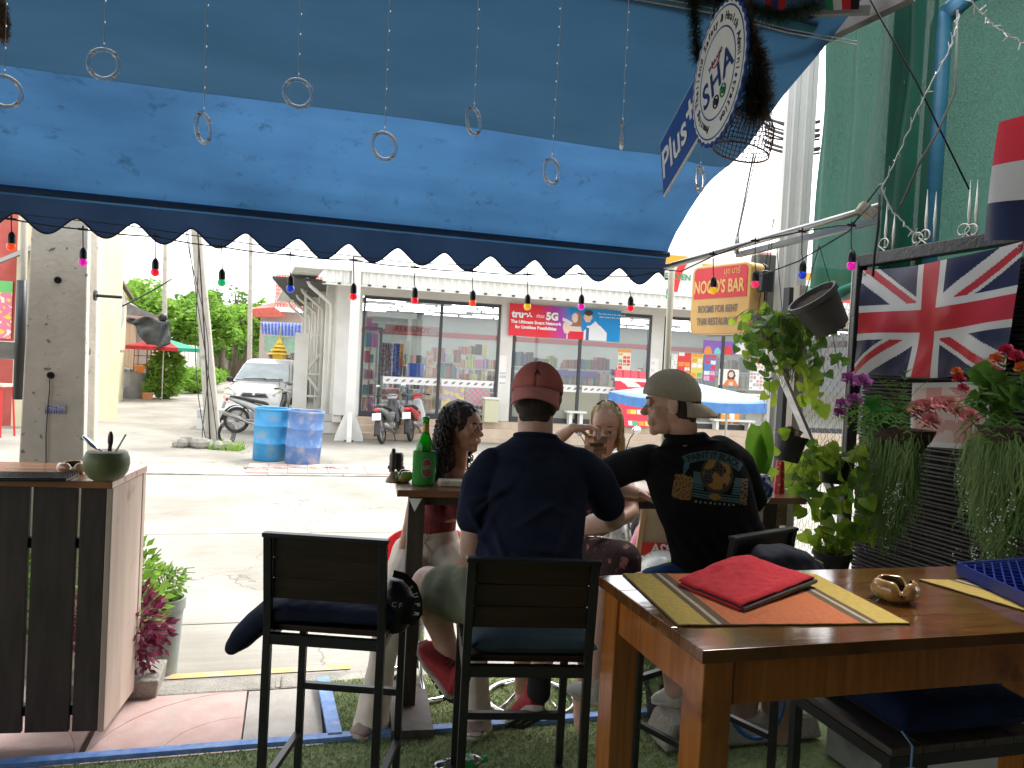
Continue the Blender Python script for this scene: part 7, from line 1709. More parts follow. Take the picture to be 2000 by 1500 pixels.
def limb(g, pts, rs, n=18):
 pts = [Vector(p) for p in pts]
 P_, Rr = [], []
 m_ = len(pts)
 for i in range(m_ - 1):
  p0 = pts[max(0, i - 1)]; p1 = pts[i]; p2 = pts[i + 1]; p3 = pts[min(m_ - 1, i + 2)]
  for k in range(6):
   t = k / 6; a = .35
   P_.append(p1.lerp(p2, t) + ((p1 - p0) - (p2 - p1)) * (a * t * (1 - t) ** 2) * .5 + ((p2 - p1) - (p3 - p2)) * (a * t * t * (1 - t)) * .5 if m_ > 2 else p1.lerp(p2, t))
   tt = t * t * (3 - 2 * t); Rr.append(rs[i] + (rs[i + 1] - rs[i]) * tt)
 P_.append(pts[-1]); Rr.append(rs[-1])
 g.tube(P_, Rr, n); g.ell(P_[0], Rr[0] * .995, None, n, 10); g.ell(P_[-1], Rr[-1] * .995, None, n, 10)
 for p, r in zip(pts[1:-1], rs[1:-1]): g.ell(p, r * .99, None, n, 10)
def loft(g, rings, n=28, pw=2.4):
 """rings: (centre, half width vector, half depth vector)"""
 R_ = []
 m_ = len(rings)
 for i in range(m_ - 1):
  for k in range(4):
   t = k / 4; t = t * t * (3 - 2 * t) * .5 + t * .5
   R_.append(tuple(Vector(rings[i][q]).lerp(Vector(rings[i + 1][q]), t) for q in range(3)))
 R_.append(tuple(Vector(q) for q in rings[-1])); vs = []
 for c, a, b in R_:
  for j in range(n):
   th = 6.28318 * j / n; cc, ss = math.cos(th), math.sin(th)
   vs.append(c + a * (abs(cc) ** (2 / pw) * (1 if cc > 0 else -1)) + b * (abs(ss) ** (2 / pw) * (1 if ss > 0 else -1)))
 L = len(R_); g.add(vs, [(i * n + j, i * n + (j + 1) % n, (i + 1) * n + (j + 1) % n, (i + 1) * n + j) for i in range(L - 1) for j in range(n)] + [tuple(range(n))[::-1], tuple((L - 1) * n + j for j in range(n))])
def hframe(c, fwd, up):
 f_ = Vector(fwd).normalized(); u_ = Vector(up); u_ = (u_ - f_ * u_.dot(f_)).normalized(); x = f_.cross(u_)
 return Matrix((( x.x, f_.x, u_.x, c[0]),(x.y, f_.y, u_.y, c[1]),(x.z, f_.z, u_.z, c[2]),(0,0,0,1)))
def head(g, H, s=1.0, fem=False):
 R3 = H.to_3x3()
 E = lambda c, r, rot=None: g.ell(H @ (Vector(c) * s), [q * s for q in r], R3 @ (rot or Matrix.Identity(3)), 22,14)
 E((0,-.014,.034),(.074,.096,.086)); E((0,.028,-.018),(.060,.058,.085)); E((0,.030,-.070),(.046 if not fem else .041,.044,.042))
 E((0,.066,-.098),(.019,.020,.016)); E((0,.034,.042),(.060,.050,.046)); E((0,-.01,-.03),(.064,.07,.06))
 for q in (-1,1):
  E((q * .030,.0765,.024),(.021,.010,.0075), Matrix.Rotation(q * .12,3, 'Y')); E((q * .038,.052,-.022),(.023,.024,.028))
  E((q * .031,.0735,.0120),(.0165,.0135,.0072)); E((q * .031,.0728,-.0060),(.0155,.0120,.0055))
  E((q * .010,.096,-.029),(.0085,.010,.0075)); E((q * .074,-.004,-.006),(.0065,.019,.030), Matrix.Rotation(q * .25,3, 'Z') @ Matrix.Rotation(-.15,3, 'X'))
  E((q * .079,-.013,.004),(.006,.012,.020), Matrix.Rotation(q * .5,3, 'Z')); E((q * .02,.072,-.055),(.02,.018,.02))
 limb(g, [H @ (Vector((0,.074,.020)) * s), H @ (Vector((0,.089,.0)) * s), H @ (Vector((0,.105,-.022)) * s)], [.0075 * s, .0085 * s, .0115 * s], 12)
 E((0,.080,-.056),(.019,.0125,.0062)); E((0,.078,-.0675),(.017,.0125,.0072)); E((0,.074,-.083),(.018,.012,.009))
def face_parts(H, t, s=1.0, iris=(.08,.04,.02), lip=(.45,.13,.12), brow=(.03,.02,.015), blush=None):
 R3 = H.to_3x3(); Mw = pm('eye_white', (.34,.32,.30), rough=.15, coat=.8); iris = tuple(q * .35 for q in iris); Mi = pm('iris_%.3f' % iris[0], iris, rough=.15, coat=1); Mp_ = pm('pupil', (.004,.004,.004), rough=.1)
 for q in (-1,1):
  c = Vector((q * .031,.0765,.0035)) * s; g = G(); g.ell(H @ c, .0112 * s, None, 16,12); e = g.build('eye', Mw, t, smooth=True)
  g = G(); g.ell(H @ (c + Vector((0,.0088,0)) * s),(.0068 * s, .0036 * s, .0068 * s), R3,14,8); g.build('iris', Mi, e, smooth=True)
  g = G(); g.ell(H @ (c + Vector((0,.0108,0)) * s),(.0032 * s, .0024 * s, .0032 * s), R3,10,6); g.build('pupil', Mp_, e, smooth=True)
  g = G(); g.tube([H @ (Vector((q * (.014 + .034 * i / 8), .0865 - .000 - .012 * (i / 8) ** 2,.027 + .006 * math.sin(i / 8 * 2.6))) * s) for i in range(9)], [.0016,.0028,.0034,.0034,.0032,.0028,.0024,.0018,.001], 6); g.build('eyebrow', pm('brow_%.2f' % brow[0], brow, rough=.9), t, smooth=True)
  g = G(); g.tube([H @ (Vector((q * (.0185 + .026 * i / 6), .0865 - .010 * (i / 6) ** 2,.0085 + .0045 * math.sin(i / 6 * 3.14))) * s) for i in range(7)], .0011 * s, 5); g.build('eyelash', MATS['pupil'], t)
 ml = pm('lip_%.2f' % lip[0], lip, rough=.4)
 g = G(); g.ell(H @ (Vector((0,.0795,-.0575)) * s),(.0205 * s, .0118 * s, .0045 * s), R3,18,8); g.ell(H @ (Vector((0,.0780,-.0665)) * s),(.0175 * s, .0118 * s, .0055 * s), R3,18,8); g.build('lips', ml, t, smooth=True)
def fingers(g, wrist, d, pn, side, curl=.5, s=1.0, spread=.18, thumb=1):
 """d: hand direction, pn: palm normal (towards palm side), side: +1 thumb towards +x of frame"""
 d = Vector(d).normalized(); pn = Vector(pn); pn = (pn - d * pn.dot(d)).normalized(); x = d.cross(pn) * side; w_ = Vector(wrist)
 loft(g, [(w_, x * .028 * s, pn * .020 * s),(w_ + d * .035 * s, x * .036 * s, pn * .017 * s),(w_ + d * .075 * s, x * .041 * s, pn * .014 * s),(w_ + d * .092 * s, x * .038 * s, pn * .012 * s)], 18,2.3)
 for i, (off, L) in enumerate(((.030,.070),(.0105,.078),(-.010,.073),(-.030,.058))):
  p = w_ + d * (.088 - .004 * abs(i - 1)) * s + x * off * s; a = curl * .55; dd = (d + x * spread * off / .03).normalized(); pts = [w_ + d * .06 * s + x * off * .9 * s, p]
  for k, f in enumerate((.45,.32,.23)):
   c_, s_ = math.cos(a), math.sin(a); v = dd * c_ + pn * s_; p = p + v * L * f * s; pts.append(p); a += curl * .75
  limb(g, pts, [.0088 * s, .0090 * s, .0082 * s, .0076 * s, .0066 * s], 10)
 if thumb:
  p = w_ + d * .02 * s + x * .026 * s; v = (d * .62 + x * .7 + pn * .35).normalized(); p2 = p + v * .04 * s; v2 = (d * .85 + x * .3 + pn * (.4 + curl * .5)).normalized(); p3 = p2 + v2 * .03 * s; limb(g, [p, p2, p3, p3 + (v2 + pn * curl * .5).normalized() * .026 * s], [.014 * s, .0115 * s, .0095 * s, .008 * s], 12)
def skin(name, a, b): return pm(name, a, b, scale=(22,22,22), rough=.48, bump=.15, bscale=500, bdist=.0006, sub=.12, spec=.45)
SK1 = skin('fair_skin', (.60,.36,.27),(.68,.44,.34)); SK2 = skin('tan_skin', (.42,.22,.14),(.50,.28,.19)); SK3 = skin('light_skin', (.56,.33,.23),(.64,.40,.3))
def cloth(name, a, b, rough=.95, sheen=0, **k): return pm(name, a, b, scale=(14,14,14), rough=rough, spec=.15, bump=.5, bscale=380, bdist=.0012, sheen=sheen, **k)
def cap(t, H, mt, mb, s=1.0, name='cap', bill_drop=.045, bill_len=.075, half=R(62), rx=.0865, ry=.106, rz=.094):
 """H frame: +y = direction of the bill"""
 g = G(); n, m_ = 48,16; ph = R(99)
 def f(a, q):
  th = a * 6.28318; p = q * ph; sm = math.sin(p); z = math.cos(p); k = 1 + .012 * abs(math.sin(th * 3)) ** .3 * math.sin(p)
  return H @ Vector((rx * sm * math.sin(th) * k, ry * sm * math.cos(th) * k, rz * z * (1.0) + .006))
 g.grid(f, n, m_); c = g.build(name, mt, t, smooth=True, solid=.003)
 for k in range(3):
  g = G(); g.tube([f(k / 6 + (0 if q > 0 else .5), abs(q)) + (f(k / 6 + (0 if q > 0 else .5), abs(q)) - H @ Vector((0,0,0))).normalized() * .0015 for q in [i / 12 - 1 + 0.0001 for i in range(25)]], .0011,5); g.build('seam', mt, c)
 g = G()
 def b(a, q):
  th = (a - .5) * 2 * half; e = f(th / 6.28318,1.0); loc = Vector((rx * math.sin(th) * .99, ry * math.cos(th) * .99,-.010))
  ln = bill_len * max(0, math.cos(th * 1.38)) ** .5
  p = loc + Vector((math.sin(th) * .25,1,0)).normalized() * ln * q + Vector((0,0,-bill_drop * q * q * (1 + .0) - .022 * (math.sin(th)) ** 2 * q))
  return H @ p
 g.grid(b, 30,10); g.build('bill', mb, c, smooth=True, solid=.004)
 g = G(); g.ell(H @ Vector((0,0, rz + .006)),(.007,.007,.004), H.to_3x3(), 10,6); g.build('button', mt, c, smooth=True)
 return c
def shoe(t, heel, toe, up, mu, ms, w_=.045, name='shoe', sole2=None, lace=None):
 heel, toe = Vector(heel), Vector(toe); d = (toe - heel); L = d.length; d.normalize(); u_ = Vector(up); u_ = (u_ - d * u_.dot(d)).normalized(); x = d.cross(u_)
 g = G(); P = lambda a, h: heel + d * (a * L) + u_ * h
 loft(g, [(P(-.04,.03), x * w_ * .5, u_ * .018),(P(.05,.042), x * w_ * .78, u_ * .035),(P(.25,.046), x * w_ * .8, u_ * .042),(P(.5,.036), x * w_ * .92, u_ * .030),(P(.78,.026), x * w_ * 1.0, u_ * .021),(P(.95,.020), x * w_ * .8, u_ * .014),(P(1.02,.018), x * w_ * .4, u_ * .008)], 22,2.5)
 limb(g, [P(.12,.05), P(.12,.085)], [.040,.037])
 o = remeshed(g, name, mu, t, .004,3)
 g = G(); loft(g, [(P(-.07,.010), x * w_ * .45, u_ * .012),(P(.02,.010), x * w_ * .88, u_ * .015),(P(.3,.008), x * w_ * .85, u_ * .013),(P(.6,.004), x * w_ * 1.04, u_ * .011),(P(.9,.006), x * w_ * .92, u_ * .010),(P(1.05,.014), x * w_ * .45, u_ * .008)], 22,2.8); sol = g.build('sole', ms, o, smooth=True, auto=50)
 if sole2:
  g = G()
  for k in range(9):
   for q in (-1,0,1): g.box(P(.02 + k * .115,-.006) + x * q * w_ * .58, (w_ * .42, L * .07,.008), Matrix((x, d, u_)).transposed())
  g.build('tread', sole2, o)
 if lace:
  g = G()
  for k in range(5): c = P(.36 + k * .07,.082 - k * .009); g.tube([c - x * .02 + u_ * -.003, c + u_ * .003, c + x * .02 + d * .008 - u_ * .003], .0022,5)
  g.build('laces', lace, o)
 return o
def Pt(x, y, Y): return at_y(x, y, Y)
def foldfn(amp, sx, sz, seed, dirv=(0,0,1)):
 def f(co, n_):
  v = noise.noise(Vector((co.x * sx + seed, co.y * sx, co.z * sz))); v2 = noise.noise(Vector((co.x * sx * 2.3, co.y * sx * 2 + seed, co.z * sz * 2.1)))
  r = (1 - abs(v) * 2.2); return amp * (r * .7 + v2 * .5)
 return f
M_blackp = pm('black_fabric', (.012,.012,.013),(.02,.02,.022), scale=(9,9,9), rough=.9)
p1 = thing('person', 'man in a navy T-shirt and backwards dusty red cap seen from behind', 'person', (P2s.x, 2.5,.76))
HC = Pt(1049,780,2.68); H1 = hframe(HC, (.10,1,-.12),(0.04,.12,1))
nk_ = Pt(1046,850,2.63)
shL, shR = Pt(942,902,2.62), Pt(1150,900,2.66)
g = G(); head(g, H1,1.02)
limb(g, [H1 @ Vector((0,-.02,-.05)), nk_ + Vector((0,.01,-.01)), nk_ + Vector((0,0,-.06))], [.062,.060,.060])
chest = (shL + shR) / 2 + Vector((0,0,-.10)); hip = Vector((P2s.x + .02,2.50,.84))
X1 = (shR - shL).normalized(); Y1 = Vector((-X1.y, X1.x, 0))
loft(g, [(hip, X1 * .15, Y1 * .10),((hip + chest) / 2, X1 * .13, Y1 * .09),(chest, X1 * .16, Y1 * .10),((shL + shR) / 2 + Vector((0,0,.0)), X1 * .14, Y1 * .07)])
elL, elR = Pt(921,1078,2.60), Pt(1199,1012,2.80)
limb(g, [shL + X1 * .05 + Vector((0,0,-.04)),(shL + elL) / 2, elL, Pt(945,1105,2.75), Pt(985,1115,2.9)], [.045,.046,.043,.042,.029]); fingers(g, Pt(985,1115,2.9),(.5,.7,-.2),(0,0,-1), 1,.5)
hR = Pt(1135,1030,3.06); limb(g, [shR - X1 * .05 + Vector((0,0,-.04)),(shR + elR) / 2, elR, (elR + hR) / 2, hR], [.045,.046,.044,.040,.029]); fingers(g, hR, (-.6,.7,.0),(0,0,-1), -1,.6)
hipL, hipR = hip + Vector((-.08,.02,-.02)), hip + Vector((.08,.02,-.02))
knL, anL = Pt(837,1140,2.80), Pt(884,1308,2.76); knR, anR = Vector((hipR.x + .06,2.93,.84)), Pt(1055,1312,2.72)
limb(g, [hipL, (hipL + knL) / 2, knL], [.092,.080,.064]); limb(g, [knL, knL.lerp(anL, .3) + Vector((0.0,-.012,0)), knL.lerp(anL, .65), anL], [.062,.059,.044,.036])
limb(g, [hipR, (hipR + knR) / 2, knR], [.092,.080,.064]); limb(g, [knR, knR.lerp(anR, .35), anR, Pt(1056,1345,2.70)], [.060,.056,.038,.036])
limb(g, [anL, Pt(885,1335,2.74)], [.036,.036])
remeshed(g, 'body', SK1, p1,.0045,3)
face_parts(H1, p1,1.02, (.1,.12,.15),(.4,.16,.14),(.05,.03,.02))
M_tee = cloth('navy_jersey', (.012,.016,.034),(.018,.023,.047))
g = G(); a_, b_ = .205,.125
mid = hip.lerp(chest, .5)
loft(g, [(hip + Vector((0,0,-.08)), X1 * .185, Y1 * .135),(hip + Vector((0,0,.04)), X1 * .180, Y1 * .13),(mid, X1 * .172, Y1 * .125),(chest + Vector((0,0,-.03)), X1 * .188, Y1 * .132),(chest + Vector((0,0,.07)), X1 * .185, Y1 * .115),((shL + shR) / 2 + Vector((0,0,.008)), X1 * .188, Y1 * .088),((shL + shR) / 2 + Vector((0,0,.045)), X1 * .150, Y1 * .078),(nk_ + Vector((0,0,-.022)), X1 * .098, Y1 * .075),(nk_ + Vector((0,0,.004)), X1 * .068, Y1 * .066)], 30,2.1)
limb(g, [shL + X1 * .04 + Vector((0,0,-.02)), shL.lerp(elL, .25) + X1 * .006, shL.lerp(elL, .62)], [.070,.068,.068]); limb(g, [shR - X1 * .04 + Vector((0,0,-.02)), shR.lerp(elR, .3) - X1 * .004, shR.lerp(elR, .74)], [.070,.067,.064])
def f1(co, n_):
 base = .0035 * noise.noise(Vector((co.x * 9, co.y * 9, co.z * 7)))
 r = 0
 for (ax_, az, dx, dz, L_) in ((.02,.86,-.6,.8,.22),(.06,.90,-.45,.9,.25),(-.03,.85,-.75,.65,.2),(.18,.95,-.9,.4,.2),(.20,1.02,-.95,.15,.18),(-.10,1.12,.7,.7,.2),(.17,1.18,-.8,-.5,.16),(-.09,.98,.35,.93,.2),(-.10,1.17,.9,.35,.13),(-.12,1.14,.5,-.85,.18),(.20,1.14,-.9,.3,.12),(.22,1.12,-.4,-.9,.2),(.0,1.33,1,-.1,.14),(.04,.83,.5,.85,.2)):
  px_, pz = co.x - ax_ - P2s.x * 0, co.z - az; al = px_ * dx + pz * dz; pe = -px_ * dz + pz * dx
  if -.03 < al < L_: r += .013 * math.exp(-(pe / .011) ** 2) * math.sin(math.pi * (al + .03) / (L_ + .03))
 return base + r
remeshed(g, 'tshirt', M_tee, p1,.005,5, f1)
g = G(); g.tube([nk_ + Vector((.069 * math.cos(a), .066 * math.sin(a) + .0,-.004 - .012 * math.sin(a))) for a in [k * 6.283 / 30 for k in range(30)]], .009,8, closed=True); g.build('collar', cloth('navy_rib', (.010,.014,.030),(.014,.019,.04)), p1, smooth=True)
M_olive = cloth('olive_twill', (.17,.18,.12),(.22,.23,.155))
g = G(); loft(g, [(hip + Vector((0,0,-.07)), X1 * .165, Y1 * .13),(hip + Vector((0,0,.06)), X1 * .165, Y1 * .125)], 24)
limb(g, [hipL + Vector((0,0,.0)), hipL.lerp(knL, .5), hipL.lerp(knL, .76) + Vector((0,0,-.004))], [.108,.098,.090]); limb(g, [hipR, hipR.lerp(knR, .5), hipR.lerp(knR, .8)], [.108,.098,.09])
remeshed(g, 'shorts', M_olive, p1,.005,3, lambda co, n_: .0025 * math.sin(co.x * 60 + co.z * 45 + 5 * noise.noise(co * 6)) * max(0, min(1, (co.x + .42) * 4)) + .003 * noise.noise(co * 14))
M_hair1 = pm('short_dark_hair', (.020,.016,.014),(.045,.036,.03), scale=(140,140,20), rough=.75, bump=1, bscale=(300,300,40), bdist=.003)
g = G(); R3 = H1.to_3x3(); g.ell(H1 @ Vector((0,-.022,-.008)),(.0775,.0925,.078), R3,24,16); g.ell(H1 @ Vector((0,-.052,-.062)),(.055,.035,.038), R3,20,12); 
remeshed(g, 'hair', M_hair1, p1,.004,2, lambda co, n_: .0015 * noise.noise(co * 160))
M_cap1 = cloth('dusty_red_twill', (.38,.115,.10),(.46,.15,.13)); HB = H1 @ Matrix.Rotation(math.pi, 4, 'Z'); HB = HB @ Matrix.Translation((0,.012,.030)) @ Matrix.Rotation(R(6), 4, 'X')
c1_ = cap(p1, HB, M_cap1, cloth('dusty_red_bill', (.46,.17,.15),(.54,.21,.19)), bill_drop=.05, bill_len=.07)
for body, dx in (('A', 0),):
 vs, fs = text_mesh('A', .030, Matrix.Identity(4), bold=.0006)
 def capproj(v): q = HB @ Vector((-v.x + .004,.1075 - 1.2 * (v.y + .0) ** 2 * 0 + .0,.030 + v.y * .95)); return HB @ Vector((-v.x, math.sqrt(max(0,1 - (v.x / .0865) ** 2 - ((.036 + v.y) / .097) ** 2)) * .106 + .0035,.042 + v.y))
 g = G(); g.add([capproj(v) for v in vs], fs); g.build('emblem', M_blackp, c1_)
M_redshoe = pm('red_mesh_shoe', (.36,.02,.03),(.46,.04,.05), scale=(60,60,60), rough=.7, bump=.8, bscale=400, bdist=.002); M_sole = pm('dirty_white_sole', (.45,.40,.34),(.55,.5,.44), scale=(20,20,20), rough=.8)
for k, (a, b, h) in enumerate(((Pt(884,1356,2.70), Pt(824,1262,2.78),(.75,-.6,.3)),(Pt(1047,1392,2.66), Pt(1003,1418,2.86),(.1,.35,1)))):
 g = G()
 shoe(p1, a, b, h, M_redshoe, M_sole, .05, sole2=M_blackp, lace=M_blackp)
for a, b in ((Pt(882,1306,2.76), Pt(889,1350,2.745)),(Pt(1054,1318,2.715), Pt(1052,1352,2.70))): g = G(); limb(g, [a, b], [.042,.043]); remeshed(g, 'sock', M_blackp, p1,.004,2)
p2 = thing('person', 'woman with long dark curly hair and a maroon crop top looking right', 'person', (-.40,3.8, SEAT))
HC = Pt(906,836,3.72); H2 = hframe(HC, (.88,-.50,-.03),(-.02,.02,1)); S2 = .98
g = G(); head(g, H2, S2, True)
nk2 = Pt(893,905,3.76); limb(g, [H2 @ Vector((0,-.022,-.05)), nk2, nk2 + Vector((-.01,0,-.06))], [.050,.048,.062])
sL, sR = Pt(822,945,3.80), Pt(950,945,3.72); hip2 = Vector((-.37,3.80,.66)); X2 = (sR - sL).normalized(); Y2 = Vector((-X2.y, X2.x, 0)); ch2 = (sL + sR) / 2 + Vector((0,0,-.10))
loft(g, [(hip2, X2 * .15, Y2 * .11),(hip2 + Vector((0,0,.16)), X2 * .115, Y2 * .085),(ch2, X2 * .135, Y2 * .095),((sL + sR) / 2 + Vector((0,0,.0)), X2 * .12, Y2 * .06),(nk2 + Vector((-.01,0,-.04)), X2 * .06, Y2 * .05)])
for q in (-.055,.055): g.ell(ch2 + X2 * q - Y2 * .075, (.055,.05,.055))
eL, wL = Pt(800,1030,3.74), Pt(783,1098,3.70); limb(g, [sL + X2 * .02, (sL + eL) / 2, eL, (eL + wL) / 2, wL], [.048,.040,.034,.031,.022]); fingers(g, wL, (-.05,-.35,-.9),(1,0,0), 1,.25,.92)
eR, wR_ = Pt(940,1045,3.68), Pt(915,1090,3.50); limb(g, [sR - X2 * .02, (sR + eR) / 2, eR, (eR + wR_) / 2, wR_], [.048,.040,.034,.031,.022]); fingers(g, wR_, (-.3,-.6,-.5),(0,-.3,-1), -1,.3,.92)
kL2, aL2 = Pt(768,1175,3.42), Pt(728,1395,3.36); kR2, aR2 = Pt(925,1180,3.42), Pt(925,1395,3.38)
for a, b, c in ((hip2 - X2 * .08, kL2, aL2),(hip2 + X2 * .08, kR2, aR2)): limb(g, [a, (a + b) / 2, b], [.085,.075,.055]); limb(g, [b, b.lerp(c, .35), c], [.055,.05,.035])
remeshed(g, 'body', SK2, p2,.004,6)
face_parts(H2, p2, S2, (.04,.02,.01),(.36,.10,.09),(.02,.012,.01))
M_mar = pm('maroon_rib_knit', (.16,.022,.03),(.2,.035,.04), scale=(20,20,20), rough=.85, bump=1, bscale=(170,170,2), bdist=.004)
g = G(); tb_ = hip2 + Vector((0,0,.10)); loft(g, [(tb_, X2 * .128, Y2 * .098),(tb_ + Vector((0,0,.08)), X2 * .13, Y2 * .1),(ch2 + Vector((0,0,-.01)), X2 * .145, Y2 * .108),(ch2 + Vector((0,0,.055)), X2 * .138, Y2 * .098)])
for q in (-.055,.055): g.ell(ch2 + X2 * q - Y2 * .078, (.062,.056,.06))
remeshed(g, 'crop_top', M_mar, p2,.0045,3)
M_cream2 = cloth('cream_linen', (.56,.50,.42),(.63,.57,.49))
g = G(); loft(g, [(hip2 + Vector((0,0,-.09)), X2 * .18, Y2 * .14),(hip2 + Vector((0,0,.04)), X2 * .165, Y2 * .125),(hip2 + Vector((0,0,.13)), X2 * .13, Y2 * .1)], 26)
for a, b, c in ((hip2 - X2 * .085, kL2, aL2),(hip2 + X2 * .085, kR2, aR2)):
 limb(g, [a, (a + b) / 2, b], [.105,.095,.078]); limb(g, [b, b.lerp(c, .5), c, c + Vector((0,0,-.055))], [.078,.066,.078,.088])
remeshed(g, 'trousers', M_cream2, p2,.0055,3, lambda co, n_: .006 * math.sin(co.x * 55 + 4 * noise.noise(co * Vector((3,3,1.2)))) * (1 if co.z < .6 else .3) + .004 * noise.noise(co * 12))
g = G(); q = hip2 + Vector((0.01,0,.09)) - Y2 * .118; g.tube([q + Vector((.0,0,0)), q + X2 * -.022 + Vector((0,-.01,.03)), q + X2 * -.012 + Vector((0,-.012,.045)), q], .003,5); g.tube([q, q + X2 * .022 + Vector((0,-.01,.03)), q + X2 * .012 + Vector((0,-.012,.045)), q], .003,5)
g.tube([q, q + X2 * -.015 + Vector((0,-.02,-.05)), q + X2 * -.022 + Vector((0,-.03,-.10))], .0032,5); g.tube([q, q + X2 * .03 + Vector((0,-.02,-.04)), q + X2 * .035 + Vector((0,-.03,-.09))], .0032,5); g.build('drawstring', M_cream2, p2, smooth=True)
M_tsh = pm('taupe_suede', (.24,.18,.15),(.3,.23,.19), scale=(20,20,20), rough=.85)
shoe(p2, Pt(738,1424,3.40), Pt(694,1444,3.24),(0,0,1), M_tsh, M_sole, .048, sole2=M_sole); shoe(p2, Pt(925,1425,3.42), Pt(928,1440,3.22),(0,0,1), M_tsh, M_sole, .048)
M_curl = pm('dark_curly_hair', (.014,.009,.007),(.045,.028,.02), scale=(60,60,60), rough=.5, spec=.5)
g = G(); R3 = H2.to_3x3()
g.ell(H2 @ Vector((0,-.030,.045)),(.090,.102,.090), R3,24,16); g.ell(H2 @ Vector((0,-.065,-.03)),(.085,.06,.10), R3,20,14); g.ell(H2 @ Vector((.0,-.06,-.13)),(.08,.05,.11), R3,20,14)
for q in (-1,1): g.ell(H2 @ Vector((q * .078,-.03,-.04)),(.02,.035,.10), R3,14,12)
hair = remeshed(g, 'hair', M_curl, p2,.005,2, lambda co, n_: .006 * noise.noise(co * 45) + .004 * noise.noise(co * 110))
random.seed(5); g = G()
for i in range(430):
 th = rnd(-2.75,2.75) ; zz = rnd(-.12,.10)
 a = math.pi + th * .62; rr = math.sqrt(max(.05,1 - ((zz - .04) / .11) ** 2)) if zz > .03 else 1
 p = Vector((math.sin(a) * .088 * rr, -.02 + math.cos(a) * .095 * rr, zz)); L = rnd(.04,.2) if zz > -.02 else rnd(.08,.22); cr = rnd(.007,.014); ph = rnd(0,6.28); m_ = int(L / .006) + 4; pts = []
 dn = Vector((p.x * .6, (p.y + .02) * .5 - .02,-1)).normalized()
 for k in range(m_):
  q = p + Vector((p.x, p.y, 0)).normalized() * .022 * (1 - math.exp(-k / 6)) + dn * (L * k / m_) + Vector((math.cos(ph + k * .8) * cr, math.sin(ph + k * .8) * cr, 0)); pts.append(H2 @ q)
 g.tube(pts, [.0036 - .0016 * k / m_ for k in range(m_)], 4, cap=False)
g.build('curls', M_curl, hair, smooth=True)['kind'] = 'stuff'
random.seed(6)
p3 = thing('person', 'blonde woman reaching her hand over the wooden block tower behind the two men', 'person', (.17,3.72, SEAT))
HC = Pt(1183,836,3.72); H3 = hframe(HC, (-.22,-1,-.22),(-.05,-.15,1)); S3 = .93
g = G(); head(g, H3, S3, True)
nk3 = HC + Vector((-.01,.03,-.15)); limb(g, [H3 @ Vector((0,-.02,-.05)), nk3, nk3 + Vector((-.03,.02,-.05))], [.048,.047,.06])
hip3 = Vector((.20,3.76,.68)); s3a_, s3b_ = nk3 + Vector((-.19,.02,-.07)), nk3 + Vector((.12,.06,-.07)); X3 = (s3b_ - s3a_).normalized(); Y3 = Vector((-X3.y, X3.x, 0)); c3_ = (s3a_ + s3b_) / 2
loft(g, [(hip3, X3 * .15, Y3 * .11),(hip3.lerp(c3_, .45), X3 * .12, Y3 * .09),(c3_ + Vector((0,0,-.1)), X3 * .14, Y3 * .1),(c3_, X3 * .12, Y3 * .06)])
e3, w3 = Pt(1075,868,3.55), Pt(1118,836,3.40); limb(g, [s3a_, (s3a_ + e3) / 2, e3, (e3 + w3) / 2, w3], [.045,.040,.034,.030,.0215])
fingers(g, w3, (.86,-.05,.10),(.15,-.1,-1), 1,.95,.95,.3)
e3b, w3b = Pt(1235,1000,3.55), Pt(1175,1038,3.35); limb(g, [s3b_, (s3b_ + e3b) / 2, e3b, (e3b + w3b) / 2, w3b], [.045,.040,.034,.030,.0215]); fingers(g, w3b, (-.9,-.1,-.1),(0,0,-1), -1,.5,.9)
k3a, a3a = Pt(1205,1095,3.30), Vector((.38,3.45,.12)); k3b, a3b = Vector((.10,3.35,.66)), Vector((.12,3.5,.12))
for a, b, c in ((hip3 + X3 * .08, k3a, a3a),(hip3 - X3 * .08, k3b, a3b)): limb(g, [a, (a + b) / 2, b], [.085,.075,.056]); limb(g, [b, b.lerp(c, .35), c], [.055,.05,.033])
limb(g, [a3a, a3a + Vector((.0,-.10,-.07))], [.03,.028]); limb(g, [a3b, a3b + Vector((.0,-.10,-.07))], [.03,.028])
remeshed(g, 'body', SK3, p3,.004,5)
face_parts(H3, p3, S3, (.12,.2,.3),(.55,.2,.2),(.25,.16,.08))
M_flo = pm('dark_floral_print', (.03,.012,.014),(.05,.02,.02), scale=(12,12,12), rough=.8, c3=(.35,.16,.13), c3scale=22, c3ramp=(.60,.66))
g = G(); loft(g, [(hip3 + Vector((0,0,-.1)), X3 * .18, Y3 * .14),(hip3 + Vector((0,0,.1)), X3 * .14, Y3 * .11),(c3_ + Vector((0,0,-.12)), X3 * .155, Y3 * .115),(c3_ + Vector((0,0,-.04)), X3 * .14, Y3 * .09)], 26)
for a, b in ((hip3 + X3 * .08, k3a),(hip3 - X3 * .08, k3b)): limb(g, [a, (a + b) / 2, b + (b - a) * .06, b + Vector((0,0,-.12))], [.115,.105,.088,.08])
remeshed(g, 'dress', M_flo, p3,.0055,3, foldfn(.004,9,5,4))
M_blond = pm('blonde_hair', (.40,.27,.12),(.62,.46,.25), scale=(90,90,14), rough=.5, bump=1, bscale=(260,260,30), bdist=.004)
g = G(); R3 = H3.to_3x3(); g.ell(H3 @ Vector((0,-.040,.045)),(.080,.092,.083), R3,24,16); g.ell(H3 @ Vector((0,-.05,-.05)),(.07,.05,.09), R3,20,12)
for q in (-1,1): g.ell(H3 @ Vector((q * .070,-.005,.01)),(.012,.026,.065), R3,12,12); g.ell(H3 @ Vector((q * .074,-.02,-.09)),(.02,.035,.07), R3,12,10)
